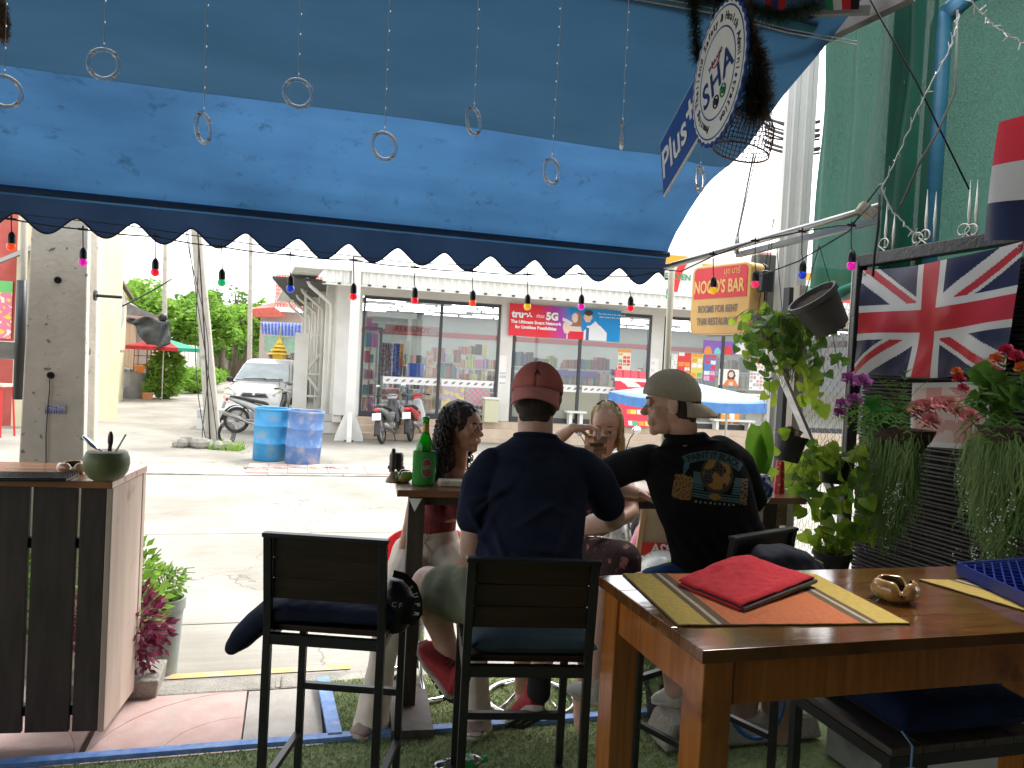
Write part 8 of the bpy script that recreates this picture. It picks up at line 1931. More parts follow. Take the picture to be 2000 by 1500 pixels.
hair3 = remeshed(g, 'hair', M_blond, p3,.004,2, lambda co, n_: .003 * math.sin(co.x * 260 + 4 * noise.noise(co * 30)))
g = G()
for i in range(170):
 a = rnd(-1.6,1.6) + math.pi; r_ = 1.0; p = Vector((math.sin(a) * .03,-.02 + math.cos(a) * .03,.127)); e = Vector((math.sin(a) * .086,-.02 + math.cos(a) * .098, rnd(-.14,-.03))); m_ = Vector((math.sin(a) * .078,-.015 + math.cos(a) * .09,.085)); pts = []
 for k in range(9): f = k / 8; q = p * (1 - f) ** 2 + m_ * 2 * f * (1 - f) * 1.15 + e * f * f; pts.append(H3 @ (q + Vector((rnd(-.003,.003), rnd(-.003,.003), 0))))
 g.tube(pts, .0016,3, cap=False)
g.build('strands', M_blond, hair3, smooth=True)['kind'] = 'stuff'
M_blk_w = pm('brown_wood_block', (.22,.11,.06),(.32,.18,.10), scale=(20,20,60), rough=.6); M_blk_l = pm('light_wood_block', (.42,.26,.15),(.52,.34,.2), scale=(20,20,60), rough=.6)
tq = Pt(1164,860,3.46); tw = thing('block_tower', 'stacked wooden block tower on the bar table under the raised hand', 'game', (tq.x, tq.y, ZB), R(28)); nlay = 17
TM = Matrix.Rotation(R(28), 3, 'Z')
ztop = Pt(1164,850,3.46).z; lh = (ztop - ZB) / nlay
for i in range(nlay):
 for k in range(3):
  if (i, k) in ((14,0),(11,2),(9,1)): continue
  g = G(); o_ = (k - 1) * .0245
  g.box(Vector((tq.x, tq.y, ZB + (i + .5) * lh)) + TM @ (Vector((o_, 0,0)) if i % 2 else Vector((0, o_, 0))),((.0238,.074, lh - .0008) if i % 2 else (.074,.0238, lh - .0008)), TM)
  g.build('block', random.choice([M_blk_w, M_blk_w, M_blk_l]), tw, bevel=.0012)
p4 = thing('person', 'man in a black printed T-shirt and backwards beige cap facing left', 'person', (.82,2.98,.76))
HC = Pt(1309,790,2.86); H4 = hframe(HC, (-.985,.10,-.12),(-.05,0,1)); S4 = .98
g = G(); head(g, H4, S4)
nk4 = Pt(1338,852,2.90); limb(g, [H4 @ Vector((0,-.03,-.055)),(H4 @ Vector((0,-.03,-.055))).lerp(nk4,.6), nk4], [.060,.055,.044])
s4L, s4R = Pt(1258,892,3.02), Pt(1424,874,2.90); hip4 = Pt(1428,1135,2.99); X4 = (s4R - s4L).normalized(); c4 = (s4L + s4R) / 2; 
ND = Vector((.10,-.99,.0))     # outward normal of the back (towards camera)
Y4 = (Vector((-X4.y, X4.x, 0))).normalized(); ch4 = c4.lerp(hip4,.30)
loft(g, [(hip4, X4 * .14, Y4 * .10),(hip4.lerp(c4,.45), X4 * .125, Y4 * .085),(ch4, X4 * .14, Y4 * .09),(c4, X4 * .12, Y4 * .06)])
e4, w4 = Pt(1195,942,3.26), Pt(1240,962,3.42); e4 = Pt(1168,940,3.20)
limb(g, [s4L + X4 * .05 + Vector((0,0,-.04)),(s4L + e4) / 2, e4, (e4 + w4) / 2, w4], [.045,.045,.040,.036,.027]); fingers(g, w4, (.9,.2,.0),(0,0,-1), -1,.3)
e4r, w4r = Pt(1474,985,3.10), Pt(1440,1010,3.30); limb(g, [s4R - X4 * .05 + Vector((0,0,-.04)),(s4R + e4r) / 2 - X4 * .01, e4r, (e4r + w4r) / 2, w4r], [.045,.044,.040,.036,.027]); fingers(g, w4r, (-.8,.5,0),(0,0,-1), 1,.4)
k4, a4 = Pt(1196,1160,3.02), Vector((.40,2.95,.40)); k4b, a4b = Pt(1300,1165,3.28), Pt(1316,1345,2.98)
for a, b, c in ((hip4 - X4 * .05, k4, a4),(hip4 + Vector((.02,.08,0)), k4b, a4b)): limb(g, [a, (a + b) / 2, b], [.09,.08,.062]); limb(g, [b, b.lerp(c, .35), c], [.060,.056,.037])
remeshed(g, 'body', SK1, p4,.004,5)
face_parts(H4, p4, S4, (.12,.15,.2),(.45,.2,.17),(.10,.06,.04))
M_teeb = cloth('black_jersey', (.006,.0065,.007),(.009,.0095,.010))
g = G(); mid4 = hip4.lerp(c4,.45)
loft(g, [(hip4 + Vector((0,0,-.06)), X4 * .22, Y4 * .14),(hip4.lerp(c4,.22) + X4 * .005, X4 * .205, Y4 * .13),(mid4, X4 * .184, Y4 * .128),(ch4 + X4 * .005, X4 * .195, Y4 * .13),(c4 + Vector((0,0,-.005)) + X4 * .008, X4 * .192, Y4 * .095),(c4 + Vector((.01,0,.035)), X4 * .145, Y4 * .085),(nk4 + Vector((0.005,0,-.026)), X4 * .098, Y4 * .078),(nk4 + Vector((0,-.004,.006)), X4 * .072, Y4 * .080)], 30,2.1)
limb(g, [s4L + X4 * .03 + Vector((0,0,-.02)), s4L.lerp(e4,.4), s4L.lerp(e4,.92)], [.070,.068,.068]); limb(g, [s4R - X4 * .035 + Vector((0,0,-.02)), s4R.lerp(e4r, .3), s4R.lerp(e4r, .88)], [.070,.068,.060])
limb(g, [hip4 + Vector((0,0,-.02)), hip4.lerp(k4,.25)], [.12,.10])
def f4(co, n_):
 v = .004 * noise.noise(Vector((co.x * 8, co.y * 8, co.z * 9))); u = co.x * .75 + co.z * .66
 w_ = math.exp(-((co.z - .98) / .09) ** 2) * max(0, min(1, (co.x - .62) * 5)); return v + .009 * w_ * math.sin(u * 120 + 2.5 * noise.noise(co * 5)) + .004 * math.exp(-((co.x - .62) / .09) ** 2 - ((co.z - 1.28) / .06) ** 2) * math.sin(co.z * 150 + co.x * 60)
ts4 = remeshed(g, 'tshirt', M_teeb, p4,.0048,4, f4)
g = G(); g.tube([nk4 + Vector((.071 * math.cos(a), -.004 + .078 * math.sin(a), .002 + .004 * math.cos(a))) for a in [k * 6.283 / 30 for k in range(30)]], .010,8, closed=True); g.build('collar', M_teeb, p4, smooth=True)
bv = BVHTree.FromPolygons([wm(p4) @ v.co for v in ts4.data.vertices], [tuple(p.vertices) for p in ts4.data.polygons])
GC = Pt(1398,928,2.80); gx = Vector((.985,-.10,-.02)).normalized(); gx = (gx * math.cos(R(-3)) + Vector((0,0,1)) * math.sin(R(-3))).normalized(); gz = Vector((.06,0,1)).normalized()
KS = 2.83 / 1500
def on_shirt(x, y, lift=.0025):
 """x,y in photo pixels relative to graphic centre"""
 p = GC + gx * (x * KS) + gz * (-y * KS) + Vector((0,-.4,0)); hit = bv.ray_cast(p, Vector((0,1,0)))
 return (hit[0] + Vector((0,-lift, 0))) if hit[0] is not None else p + Vector((0,.3,0))
def shirt_fill(fn, cols, lift=.002, step=1.6, box=(-70,75,-60,70), nm='print'):
 g = G(); x = box[0]; nx = int((box[1] - box[0]) / step); ny = int((box[3] - box[2]) / step); idx = {}
 vs = []; fs = []; cc = []
 for j in range(ny):
  for i in range(nx):
   X, Y = box[0] + (i + .5) * step, box[2] + (j + .5) * step; c = fn(X, Y)
   if c is None: continue
   q = []
   for di, dj in ((0,1),(1,1),(1,0),(0,0)):
    k = (i + di, j + dj)
    if k not in idx: idx[k] = len(vs); vs.append(on_shirt(box[0] + k[0] * step, box[2] + k[1] * step, lift))
    q.append(idx[k])
   fs.append(tuple(q)); cc.append(c)
 g.v = vs; g.f = fs; g.c = cc; g.mi = [0] * len(fs); return g.build(nm, attr_mat('shirt_print', rough=.85), p4, smooth=True)
TEAL = (.045,.11,.125); GOLD = (.26,.14,.035); BLK = (.010,.010,.011)
def gfx(x, y):
 r = math.hypot(x - 0, y - 62); an = math.atan2(x, -(y - 62))
 if 88 < r < 106 and abs(an) < .62: return TEAL
 if ((x - 8) / 32) ** 2 + ((y - 0) / 38) ** 2 < 1:
  if ((x - 8) / 27) ** 2 + ((y + 2) / 32) ** 2 < 1:
   n = noise.noise(Vector((x * .05 + 3, y * .06,1)))
   if n > -.02: return GOLD
   return BLK if (int(x + 100) % 7 < 5 and int(y + 100) % 6 < 4) else (.05,.05,.04)
  return (.035,.03,.02)
 if abs(x - 8) + abs(y - 44) * 1.6 < 14: return GOLD
 if -36 < x < -18 + max(0, y) * .1 and 0 < y < 52: return TEAL if (y < 22 or int(y) % 5 > 1) else BLK
 if 44 - y * .15 < x < 58 and 2 < y < 50: return TEAL if (y < 20 or int(y) % 5 > 1) else BLK
 if -36 < x < 58 and 36 < y < 52: return TEAL if int(y) % 5 > 1 else BLK
 if abs(x + 54) < 19 and abs(y - 36) < 22 + 3 * math.cos((x + 54) * .08): return GOLD if noise.noise(Vector((x * .3, y * .3,2))) > -.12 and abs(x + 54) < 17 else (.07,.045,.02)
 if abs(x - 66) < 8 and abs(y - 28) < 26: return (.18,.13,.07) if noise.noise(Vector((x * .3, y * .3,7))) > -.05 else BLK
 if -56 < x < -46 and abs(y + 12 + (x + 50) * 2) < 16: return TEAL
 if abs(y - 58 + x * .06) < 2 and -30 < x < 50 and int(x + 100) % 9 < 4: return (.2,.19,.16)
 return None
shirt_fill(gfx, None, .0022)
vs, fs = text_mesh('PAINT IT BLACK', 19, Matrix.Identity(4), bold=.5, extrude=0, spacing=.92)
ow = max(v.x for v in vs); nv = []
for v in vs:
 an = v.x / ow * .56; r = 97 + v.y * .9; nv.append(on_shirt(r * math.sin(an), 62 - r * math.cos(an), .0042))
g = G(); g.add(nv, fs); g.build('lettering', BLK and pm('print_black', (.012,.012,.012), rough=.9), p4)
M_bsh = cloth('blue_shorts', (.03,.06,.16),(.04,.08,.2)); g = G(); loft(g, [(hip4 + Vector((0,0,-.08)), X4 * .155, Y4 * .12),(hip4 + Vector((0,0,.04)), X4 * .15, Y4 * .115)], 22)
limb(g, [hip4 - X4 * .05, hip4.lerp(k4,.5), hip4.lerp(k4,.62)], [.105,.095,.09]); limb(g, [hip4 + Vector((.02,.08,0)), hip4.lerp(k4b, .6)], [.1,.088]); remeshed(g, 'shorts', M_bsh, p4,.005,3, foldfn(.003,10,10,2))
M_hair4 = pm('dark_brown_hair', (.028,.019,.014),(.055,.04,.03), scale=(140,140,20), rough=.75, bump=1, bscale=(300,300,40), bdist=.003)
g = G(); R3 = H4.to_3x3(); g.ell(H4 @ Vector((0,-.040,.0)),(.0765,.074,.082), R3,24,16); g.ell(H4 @ Vector((0,-.058,-.05)),(.052,.035,.038), R3,20,12)
remeshed(g, 'hair', M_hair4, p4,.004,2, lambda co, n_: .0015 * noise.noise(co * 160))
M_cap4 = cloth('washed_beige_twill', (.34,.30,.22),(.42,.375,.29)); HB4 = H4 @ Matrix.Rotation(math.pi, 4, 'Z') @ Matrix.Translation((0,.008,.030)) @ Matrix.Rotation(R(-14), 4, 'X')
c4_ = cap(p4, HB4, M_cap4, M_cap4, bill_drop=.035, bill_len=.075, half=R(64)); g = G(); g.ell(HB4 @ Vector((0,.102,.022)),(.012,.004,.016), HB4.to_3x3(), 10,8); g.build('emblem', pm('cap_red', (.4,.03,.04), rough=.8), c4_)
M_wsh = pm('white_leather', (.6,.6,.58), rough=.5); shoe(p4, Pt(1330,1380,3.05), Pt(1282,1372,3.2),(0,0,1), M_wsh, M_sole, .04); shoe(p4, Vector((.42,2.93,.33)), Vector((.30,3.06,.33)),(0,0,1), M_wsh, M_sole, .044)
jk = G(); loft(jk, [(Pt(1432,1118,2.72), Vector((.01,0,.03)), Vector((0,.06,0))),(Pt(1470,1100,2.72), Vector((.01,0,.062)), Vector((0,.07,0))),(Pt(1530,1104,2.72), Vector((0,0,.070)), Vector((0,.07,0))),(Pt(1580,1112,2.74), Vector((0,0,.060)), Vector((0,.06,0))),(Pt(1606,1118,2.76), Vector((0,0,.035)), Vector((0,.04,0)))])
jk_t = thing('jacket', 'dark navy jacket hung over the stool back beside the man in black', 'jacket', Pt(1520,1130,2.72)); remeshed(jk, 'cloth', pm('navy_nylon', (.005,.007,.016),(.009,.012,.024), scale=(9,9,9), rough=.85), jk_t, .006,3, lambda co, n_: .012 * noise.noise(Vector((co.x * 12, co.y * 8, co.z * 20))) + .006 * noise.noise(co * 30))
g = G(); q = Pt(1590,1095,2.72); g.box(q, (.06,.02,.012), Matrix.Rotation(R(20), 3, 'Y')); g.build('buckle', M_steel, jk_t)
bgt = thing('black_bag', 'black bag with a lettered strap hanging between the empty stool and the bar table', 'bag', Pt(782,1170,2.55))
g = G(); loft(g, [(Pt(775,1128,2.56), Vector((.02,0,0)), Vector((0,.05,0))),(Pt(780,1160,2.56), Vector((.062,0,0)), Vector((0,.06,0))),(Pt(775,1205,2.56), Vector((.055,0,0)), Vector((0,.06,0))),(Pt(770,1232,2.56), Vector((.03,0,0)), Vector((0,.04,0)))])
remeshed(g, 'body', pm('black_nylon', (.010,.010,.014),(.02,.02,.026), scale=(9,9,9), rough=.4), bgt, .005,3, lambda co, n_: .009 * noise.noise(co * 22))
sp = [Pt(x, y, 2.50) for x, y in ((768,1120),(790,1126),(808,1145),(818,1172),(818,1198),(805,1214),(790,1210),(782,1196))]; g = G()
for a, b in zip(sp, sp[1:]): g.bar(a, b, .003,.024, up=(0,1,0)); 
g = G(); fine = []
for a, b in zip(sp, sp[1:]):
 for k in range(5): fine.append(a.lerp(b, k / 5))
fine.append(sp[-1]); n = len(fine); vs = []
for k, q in enumerate(fine):
 d = (fine[min(k + 1, n - 1)] - fine[max(k - 1,0)]).normalized(); s_ = Vector((-d.z, 0, d.x)); vs += [q - s_ * .012, q + s_ * .012]
g.add(vs, [(2 * k, 2 * k + 1,2 * k + 3,2 * k + 2) for k in range(n - 1)]); g.build('strap', M_blackp, bgt, solid=.003)
for ch, (x, y), an in zip('SUPR', ((802,1148),(811,1163),(815,1181),(813,1199)),(-55,-70,-85,-100)):
 lettering(ch, .022, frame_M(Pt(x, y, 2.492),(math.cos(R(an)), 0, math.sin(R(an))),(0,-1,0)), M_ink, bgt, bold=.0006)
lettering('C F', .024, frame_M(Pt(775,1182,2.488),(1,0,-.1),(0,-1,0)), pm('grey_ink', (.4,.4,.42), rough=.5), bgt)
ck = thing('cushion', 'navy cushion sliding off the left side of the empty bar stool', 'cushion', (P1s.x, 2.6,.757))
g = G(); x0, y0 = P1s.x, 2.6; Yc_ = Vector((0,1,0)); rg = []
for dx, dz, th, hd, an in ((.21,.022,.020,.15,0),(.17,.034,.034,.18,0),(.0,.038,.038,.185,0),(-.13,.038,.040,.185,0),(-.19,.022,.042,.18,35),(-.24,-.022,.042,.175,48),(-.29,-.075,.040,.165,48),(-.325,-.112,.030,.14,46),(-.34,-.127,.012,.10,46)):
 a = R(an); rg.append((Vector((x0 + dx, y0,.757 + dz)), Yc_ * hd, Vector((-math.sin(a), 0, math.cos(a))) * th))
loft(g, rg, 26,3); remeshed(g, 'cover', M_navy, ck, .006,4, lambda co, n_: .006 * noise.noise(co * 9) + .003 * noise.noise(co * 30))
M_tyre = pm('tyre_rubber', (.02,.02,.02),(.04,.04,.038), scale=(30,30,30), rough=.85); M_cast = pm('engine_cast', (.22,.21,.2),(.38,.37,.35), scale=(20,20,20), rough=.4, metal=.7)
M_mirror = pm('mirror_glass', (.7,.72,.75), rough=.05, metal=1); M_rlens = pm('red_lens', (.6,.01,.02), rough=.15, coat=.8); M_seat = pm('black_vinyl_seat', (.03,.03,.03), rough=.5)
def motorbike(label, loc, rz, cbody, cbody2, name='motorbike', plate=True, lean=6, group=None):
 """local: +y forward, wheels on y axis. rear wheel at y=-.62, front at .62"""
 t = thing(name, label, 'motorbike', loc, group=group, rot=(0, R(-lean), rz)); B_ = lambda g, n, m, s=True, **k: g.build(n, m, t, world=False, smooth=s, **k)
 for y in (-.62,.62):
  g = G(); n = 28; g.tube([(0, y + .255 * math.cos(k * 6.2832 / n), .29 + .255 * math.sin(k * 6.2832 / n)) for k in range(n)], .036,10, closed=True); wh = B_(g, 'wheel', M_tyre)
  g = G(); g.tube([(0, y + .215 * math.cos(k * 6.2832 / n), .29 + .215 * math.sin(k * 6.2832 / n)) for k in range(n)], .016,8, closed=True)
  for k in range(10): a = k * 6.2832 / 10; g.bar((0, y, .29),(0, y + .21 * math.cos(a), .29 + .21 * math.sin(a)), .018,.01)
  g.cyl((-.06, y, .29),(.06, y, .29), .05, n=12); g.build('rim', M_cast, wh, world=False)
 g = G(); g.tube([(-.07,.58,.32),(-.07,.47,.72)], .020,8); g.tube([(.07,.58,.32),(.07,.47,.72)], .020,8); g.tube([(0,.50,.68),(0,.40,.98)], .028,8); B_(g, 'fork', M_cast)
 g = G(); n = 10; g.grid(lambda s, q: ((q - .5) * .11,.62 + .305 * math.cos(R(20) + s * R(130)), .29 + .305 * math.sin(R(20) + s * R(130)) - .25 * abs(q - .5) ** 2 * .5), 14,4); B_(g, 'front_fender', cbody, solid=.006)
 g = G(); g.grid(lambda s, q: ((q - .5) * .12,-.62 + .315 * math.cos(R(35) + s * R(150)), .30 + .315 * math.sin(R(35) + s * R(150))), 14,4); g.grid(lambda s, q: ((q - .5) * .13,-.90 - .1 * s, .44 - .24 * s), 4,3); B_(g, 'rear_fender', M_seat, solid=.006)
 X, Z = Vector((1,0,0)), Vector((0,0,1)); Yv = Vector((0,1,0))
 g = G(); loft(g, [(Vector((0,-.86,.76)), X * .03, Z * .02),(Vector((0,-.72,.74)), X * .09, Z * .055),(Vector((0,-.45,.66)), X * .115, Z * .085),(Vector((0,-.15,.55)), X * .12, Z * .11),(Vector((0,.08,.48)), X * .10, Z * .09)], 18,2.6); B_(g, 'side_cover', cbody)
 g = G(); loft(g, [(Vector((0,-.80,.80)), X * .06, Z * .018),(Vector((0,-.6,.79)), X * .12, Z * .035),(Vector((0,-.3,.74)), X * .125, Z * .04),(Vector((0,-.02,.69)), X * .10, Z * .04),(Vector((0,.05,.67)), X * .06, Z * .02)], 18,2.6); B_(g, 'seat', M_seat)
 g = G(); loft(g, [(Vector((0,.28,.38)), X * .17, Yv * .03),(Vector((0,.36,.55)), X * .19, Yv * .05),(Vector((0,.41,.78)), X * .14, Yv * .07),(Vector((0,.40,.93)), X * .09, Yv * .05)], 18,2.4); B_(g, 'leg_shield', cbody2)
 g = G(); loft(g, [(Vector((0,.05,.40)), X * .09, Z * .04),(Vector((0,.34,.60)), X * .08, Z * .05),(Vector((0,.39,.80)), X * .05, Z * .05)], 14); B_(g, 'frame_cover', cbody)
 g = G(); loft(g, [(Vector((0,.36,.93)), X * .10, Z * .03),(Vector((0,.41,.99)), X * .13, Z * .055),(Vector((0,.49,.98)), X * .07, Z * .035)], 16); B_(g, 'headset', cbody)
 g = G(); g.ell((0,.50,.965),(.065,.02,.035), None, 14,8); B_(g, 'headlight', M_mirror)
 g = G(); g.tube([(-.33,.26,1.0),(-.2,.34,1.02),(0,.38,1.0),(.2,.34,1.02),(.33,.26,1.0)], .011,6); B_(g, 'handlebar', M_cast)
 for q in (-1,1):
  g = G(); g.cyl((q * .33,.26,1.0),(q * .23,.325,1.012), .018, n=8); B_(g, 'grip', M_seat)
  g = G(); g.tube([(q * .19,.34,1.03),(q * .23,.33,1.14),(q * .27,.31,1.20)], .006,5); m_ = B_(g, 'mirror', M_seat); g = G(); g.ell((q * .29,.30,1.225),(.052,.012,.035), Matrix.Rotation(.15 * q, 3, 'Z'), 14,8); g.build('mirror_glass', M_mirror, m_, world=False, smooth=True)
 g = G(); g.box((0,.05,.33),(.22,.28,.2)); g.cyl((-.14,.05,.34),(.14,.05,.34), .075, n=16); g.ell((0,.2,.36),(.07,.1,.07)); B_(g, 'engine', M_cast, bevel=.01)
 g = G(); g.tube([(.10,.12,.27),(.13,-.1,.20),(.15,-.35,.25),(.155,-.5,.33),(.155,-.86,.42)], [.016,.018,.03,.045,.05], 12); B_(g, 'exhaust', M_cast)
 g = G(); g.tube([(-.13,-.05,.26),(-.18,-.02,.01)], .012,6); g.tube([(.12,-.1,.22),(.17,-.17,.02)], .012,6); B_(g, 'stand', M_seat)
 g = G(); g.tube([(.0,-.05,.30),(.10,-.62,.29)], .03,8); g.tube([(-.11,-.62,.3),(-.11,-.5,.6)], .028,8); B_(g, 'swing_arm', M_cast)
 g = G(); g.tube([(-.11,-.5,.79),(-.12,-.86,.85),(.12,-.86,.85),(.11,-.5,.79)], .011,6); B_(g, 'grab_rail', M_cast)
 g = G(); g.ell((0,-.875,.735),(.07,.025,.04), None, 14,8); B_(g, 'tail_light', M_rlens)
 if plate:
  g = G(); g.box((0,-.935,.60),(.19,.006,.15), Matrix.Rotation(R(-14), 3, 'X')); B_(g, 'number_plate', M_band, False)
 return t
M_silver = pm('silver_paint', (.32,.33,.33),(.4,.4,.4), scale=(9,9,9), rough=.3, metal=.5, coat=.4); M_bkp = pm('black_gloss_paint', (.02,.02,.022), rough=.2, coat=.6); M_rdp = pm('red_gloss_paint', (.5,.01,.02), rough=.2, coat=.6); M_pkp = pm('pink_gloss_paint', (.6,.16,.28), rough=.25, coat=.6)
a = at_z(460,846, STREET); b_ = at_z(560,852, STREET)
motorbike('silver and black motorbike parked side on in front of the white car', (a.x + .60, a.y + .05, STREET), R(-90), M_silver, M_bkp, lean=7)
c = at_z(765,860, STREET); motorbike('silver scooter seen from behind with a red tail light in front of the shop', (c.x, c.y - .25, STREET), R(-6), M_silver, M_bkp, lean=6)
c = at_z(812,856, STREET); motorbike('red and white scooter seen from behind beside the green bottle', (c.x + .03, c.y - .15, STREET), R(-4), M_rdp, M_silver, lean=6)
motorbike('pink scooter half hidden behind the two seated men', (.98,5.15, STREET), R(165), M_pkp, M_pkp, lean=5)
c = at_y(1208,905,6.8); motorbike('dark scooter glimpsed behind the blonde woman', (c.x + .12,7.1, STREET), R(10), M_bkp, M_silver, lean=5)
cc = at_z(497,822, STREET); CYr = 20.2; cx0 = at_y(495,800, CYr).x
car = thing('parked_car', 'white family car parked facing the street beside the leaning pole', 'car', (cx0, CYr, STREET), R(6)); cM_ = wm(car)
M_cw = pm('white_car_paint', (.66,.66,.65),(.7,.7,.69), rough=.2, coat=.8); M_cg = pm('windscreen', (.10,.15,.16),(.22,.28,.29), scale=(1.5,1.5,3), rough=.06, spec=.8, coat=.5); M_bkpl = pm('black_trim', (.02,.02,.02), rough=.5)
X, Yv, Z = Vector((1,0,0)), Vector((0,1,0)), Vector((0,0,1))
g = G(); loft(g, [(Vector((0,-.02,.45)), X * .66, Z * .16),(Vector((0,.06,.50)), X * .78, Z * .26),(Vector((0,.25,.56)), X * .84, Z * .33),(Vector((0,1.05,.66)), X * .86, Z * .40),(Vector((0,2.4,.68)), X * .86, Z * .40),(Vector((0,4.0,.68)), X * .85, Z * .40),(Vector((0,4.35,.62)), X * .78, Z * .34)], 32,4.2); g.build('body', M_cw, car, world=False, smooth=True)
g = G(); secs = [(.85,1.00,1.02,.78),(1.10,1.00,1.20,.74),(1.55,1.00,1.52,.66),(1.8,1.0,1.62,.62),(3.4,1.0,1.64,.62),(4.15,1.0,1.45,.62),(4.3,1.0,1.1,.66)]; vs = []
for y, z0, z1, w_ in secs: vs += [(-.80, y, z0),(-w_, y, z1 - .06),(-w_ * .8, y, z1),(w_ * .8, y, z1),(w_, y, z1 - .06),(.80, y, z0)]
g.add(vs, [(i * 6 + j, i * 6 + (j + 1) % 6, i * 6 + 6 + (j + 1) % 6, i * 6 + 6 + j) for i in range(len(secs) - 1) for j in range(6)] + [(0,1,2,3,4,5)][::-1]); g.build('cabin', M_cw, car, world=False, smooth=True, auto=25)
g = G(); vs = [(-.72,.84,1.04),(.72,.84,1.04),(.60,1.50,1.50),(-.60,1.50,1.50)]; g.add(vs, [(0,1,2,3)]); ws = g.build('windscreen', M_cg, car, world=False, solid=.02)
g = G(); g.bar((-.5,.86,1.07),(.1,.88,1.10), .02,.02); g.bar((.05,.86,1.07),(.55,.88,1.10), .02,.02); g.build('wiper', M_bkpl, ws, world=False)
for q in (-1,1):
 g = G(); g.ell((q * .93,1.15,1.03),(.10,.06,.075), None, 14,10); g.build('wing_mirror', M_cw if q > 0 else M_bkpl, car, world=False, smooth=True)
 g = G(); g.add([(q * .46,.005,.70),(q * .60,.03,.56),(q * .80,.14,.62),(q * .84,.30,.80),(q * .70,.20,.86)], [(0,1,2,3,4)] if q > 0 else [(4,3,2,1,0)]); g.build('headlight', pm('yellowed_lens', (.5,.44,.3),(.6,.58,.5), scale=(8,8,8), rough=.12, coat=.6), car, world=False, solid=.03)
 for y in (.75,3.4): g = G(); g.lathe([(.17,-.1),(.31,-.1),(.33,-.06),(.33,.06),(.31,.1),(.17,.1)], 22, (q * .76, y, .32), M=Matrix.Rotation(R(90), 3, 'Y')); g.build('wheel', M_tyre, car, world=False)
 g = G(); g.add([(q * .775,1.15,1.08),(q * .775,3.9,1.08),(q * .66,3.7,1.50),(q * .66,1.75,1.50)], [(0,1,2,3)]); g.build('side_window', M_cg, car, world=False, solid=.02)
g = G()
for k in range(3): g.bx((-.36 + k * .03,-.06 + k * 0,.63 + k * .04),(.36 - k * .03,.02,.65 + k * .04))
g.build('grille', M_bkpl, car, world=False); g = G(); g.bx((-.5,-.055,.34),(.5,.0,.44)); g.build('bumper_intake', M_bkpl, car, world=False)
g = G(); g.bx((-.2,-.07,.46),(.2,-.055,.56)); g.build('number_plate', M_band, car, world=False)
g = G(); g.ell((0,-.055,.70),(.05,.01,.035)); g.build('badge', M_chrome, car, world=False)
def barrel(label, x, y, mt, seed, tilt=(0,0)):
 p = at_z(x, y, STREET); t = thing('barrel', label, 'barrel', p, rot=(tilt[0], tilt[1], 0))
 rb = .285; g = G(); pr = [(0,.0),(rb - .02,0),(rb, .02),(rb, .28),(rb + .008,.29),(rb + .008,.305),(rb, .315),(rb, .57),(rb + .008,.58),(rb + .008,.595),(rb, .605),(rb, .84),(rb + .012,.85),(rb + .014,.875),(rb + .004,.885),(rb - .012,.88),(rb - .015,.84),(rb - .02,.1),(0,.09)]
 g.lathe(pr, 40); rn = random.Random(seed); g.v = [Vector((v.x * (1 + .03 * noise.noise(Vector((v.z * 2, seed, 1))) + (.04 * noise.noise(Vector((v.x * 4, v.y * 4, seed))) if v.z > .5 else .01 * noise.noise(Vector((v.x * 6, v.y * 6, seed))))), v.y * (1 + .02 * noise.noise(Vector((v.z * 3, seed, 5)))), v.z)) for v in g.v]
 g.build('drum', mt, t, world=False, smooth=True, auto=50)
M_b1 = pm('bright_blue_drum', (.03,.23,.48),(.05,.3,.56), scale=(4,4,4), rough=.5, c3=(.2,.27,.3), c3scale=4.5, c3ramp=(.55,.72), bump=.2, bscale=30, detail=8)
M_b2 = pm('faded_blue_drum', (.07,.16,.38),(.12,.23,.46), scale=(4,4,4), rough=.6, c3=(.3,.33,.42), c3scale=6, c3ramp=(.5,.68), bump=.2, bscale=30, detail=8)
barrel('bright blue plastic barrel with ribs, the left one of two on the far kerb', 527,898, M_b1,1, (0, R(1))); barrel('faded violet blue scuffed barrel, the right one of two on the far kerb', 590,905, M_b2,2, (0, R(2.5)))
g = G()
for i in range(26):
 a_ = 480 + i * 8; p = at_z(a_, 915, STREET + .01); g.box(p + Vector((0, rnd(-.1,.1), 0)),(.1, rnd(.05,.2), .02), Matrix.Rotation(TH + rnd(-.3,.3), 3, 'Z'))
struct(g.build('drain_edge', pm('rusty_drain', (.2,.15,.11),(.3,.24,.18), scale=(9,9,9), rough=.9)))
pc5 = at_y(1350,775,12.6)
t = thing('light_blue_parasol', 'flat square parasol with a pale top and blue frill behind the beige cap', 'parasol', (pc5.x, pc5.y, STREET)); pl_ = translucent('pale_blue_canvas', (.42,.58,.7),(.5,.66,.76), fac=.4); pf_ = translucent('blue_frill', (.10,.26,.6),(.14,.33,.68), fac=.3)
hw = 1.0; ap = pc5 + Vector((0,0,.24)); cs = [pc5 + LM @ Vector((sx * hw, sy * hw, 0)) for sx, sy in ((-1,-1),(1,-1),(1,1),(-1,1))]
for k in range(4):
 a, b = cs[k], cs[(k + 1) % 4]; g = G(); g.grid(lambda s, q: a.lerp(b, s).lerp(ap, q) + Vector((0,0,-.05 * math.sin(math.pi * s) * (1 - q))), 10,4); g.build('canopy_panel', pl_, t, solid=.004, smooth=True)
 g = G(); g.grid(lambda s, q: a.lerp(b, s) + Vector((0,0,-.05 * math.sin(math.pi * s) - .15 * q)), 14,1); g.build('frill', pf_, t, solid=.003)
g = G(); q = at_y(1420,800,12.6); g.cyl((q.x, q.y, STREET),(q.x, q.y, pc5.z + .1), .02, n=8); g.build('pole', M_alu, t)
ab = thing('a_board', 'wood framed cream board with a red lettered band beyond the bar table', 'board', at_y(1290,1090,4.6))
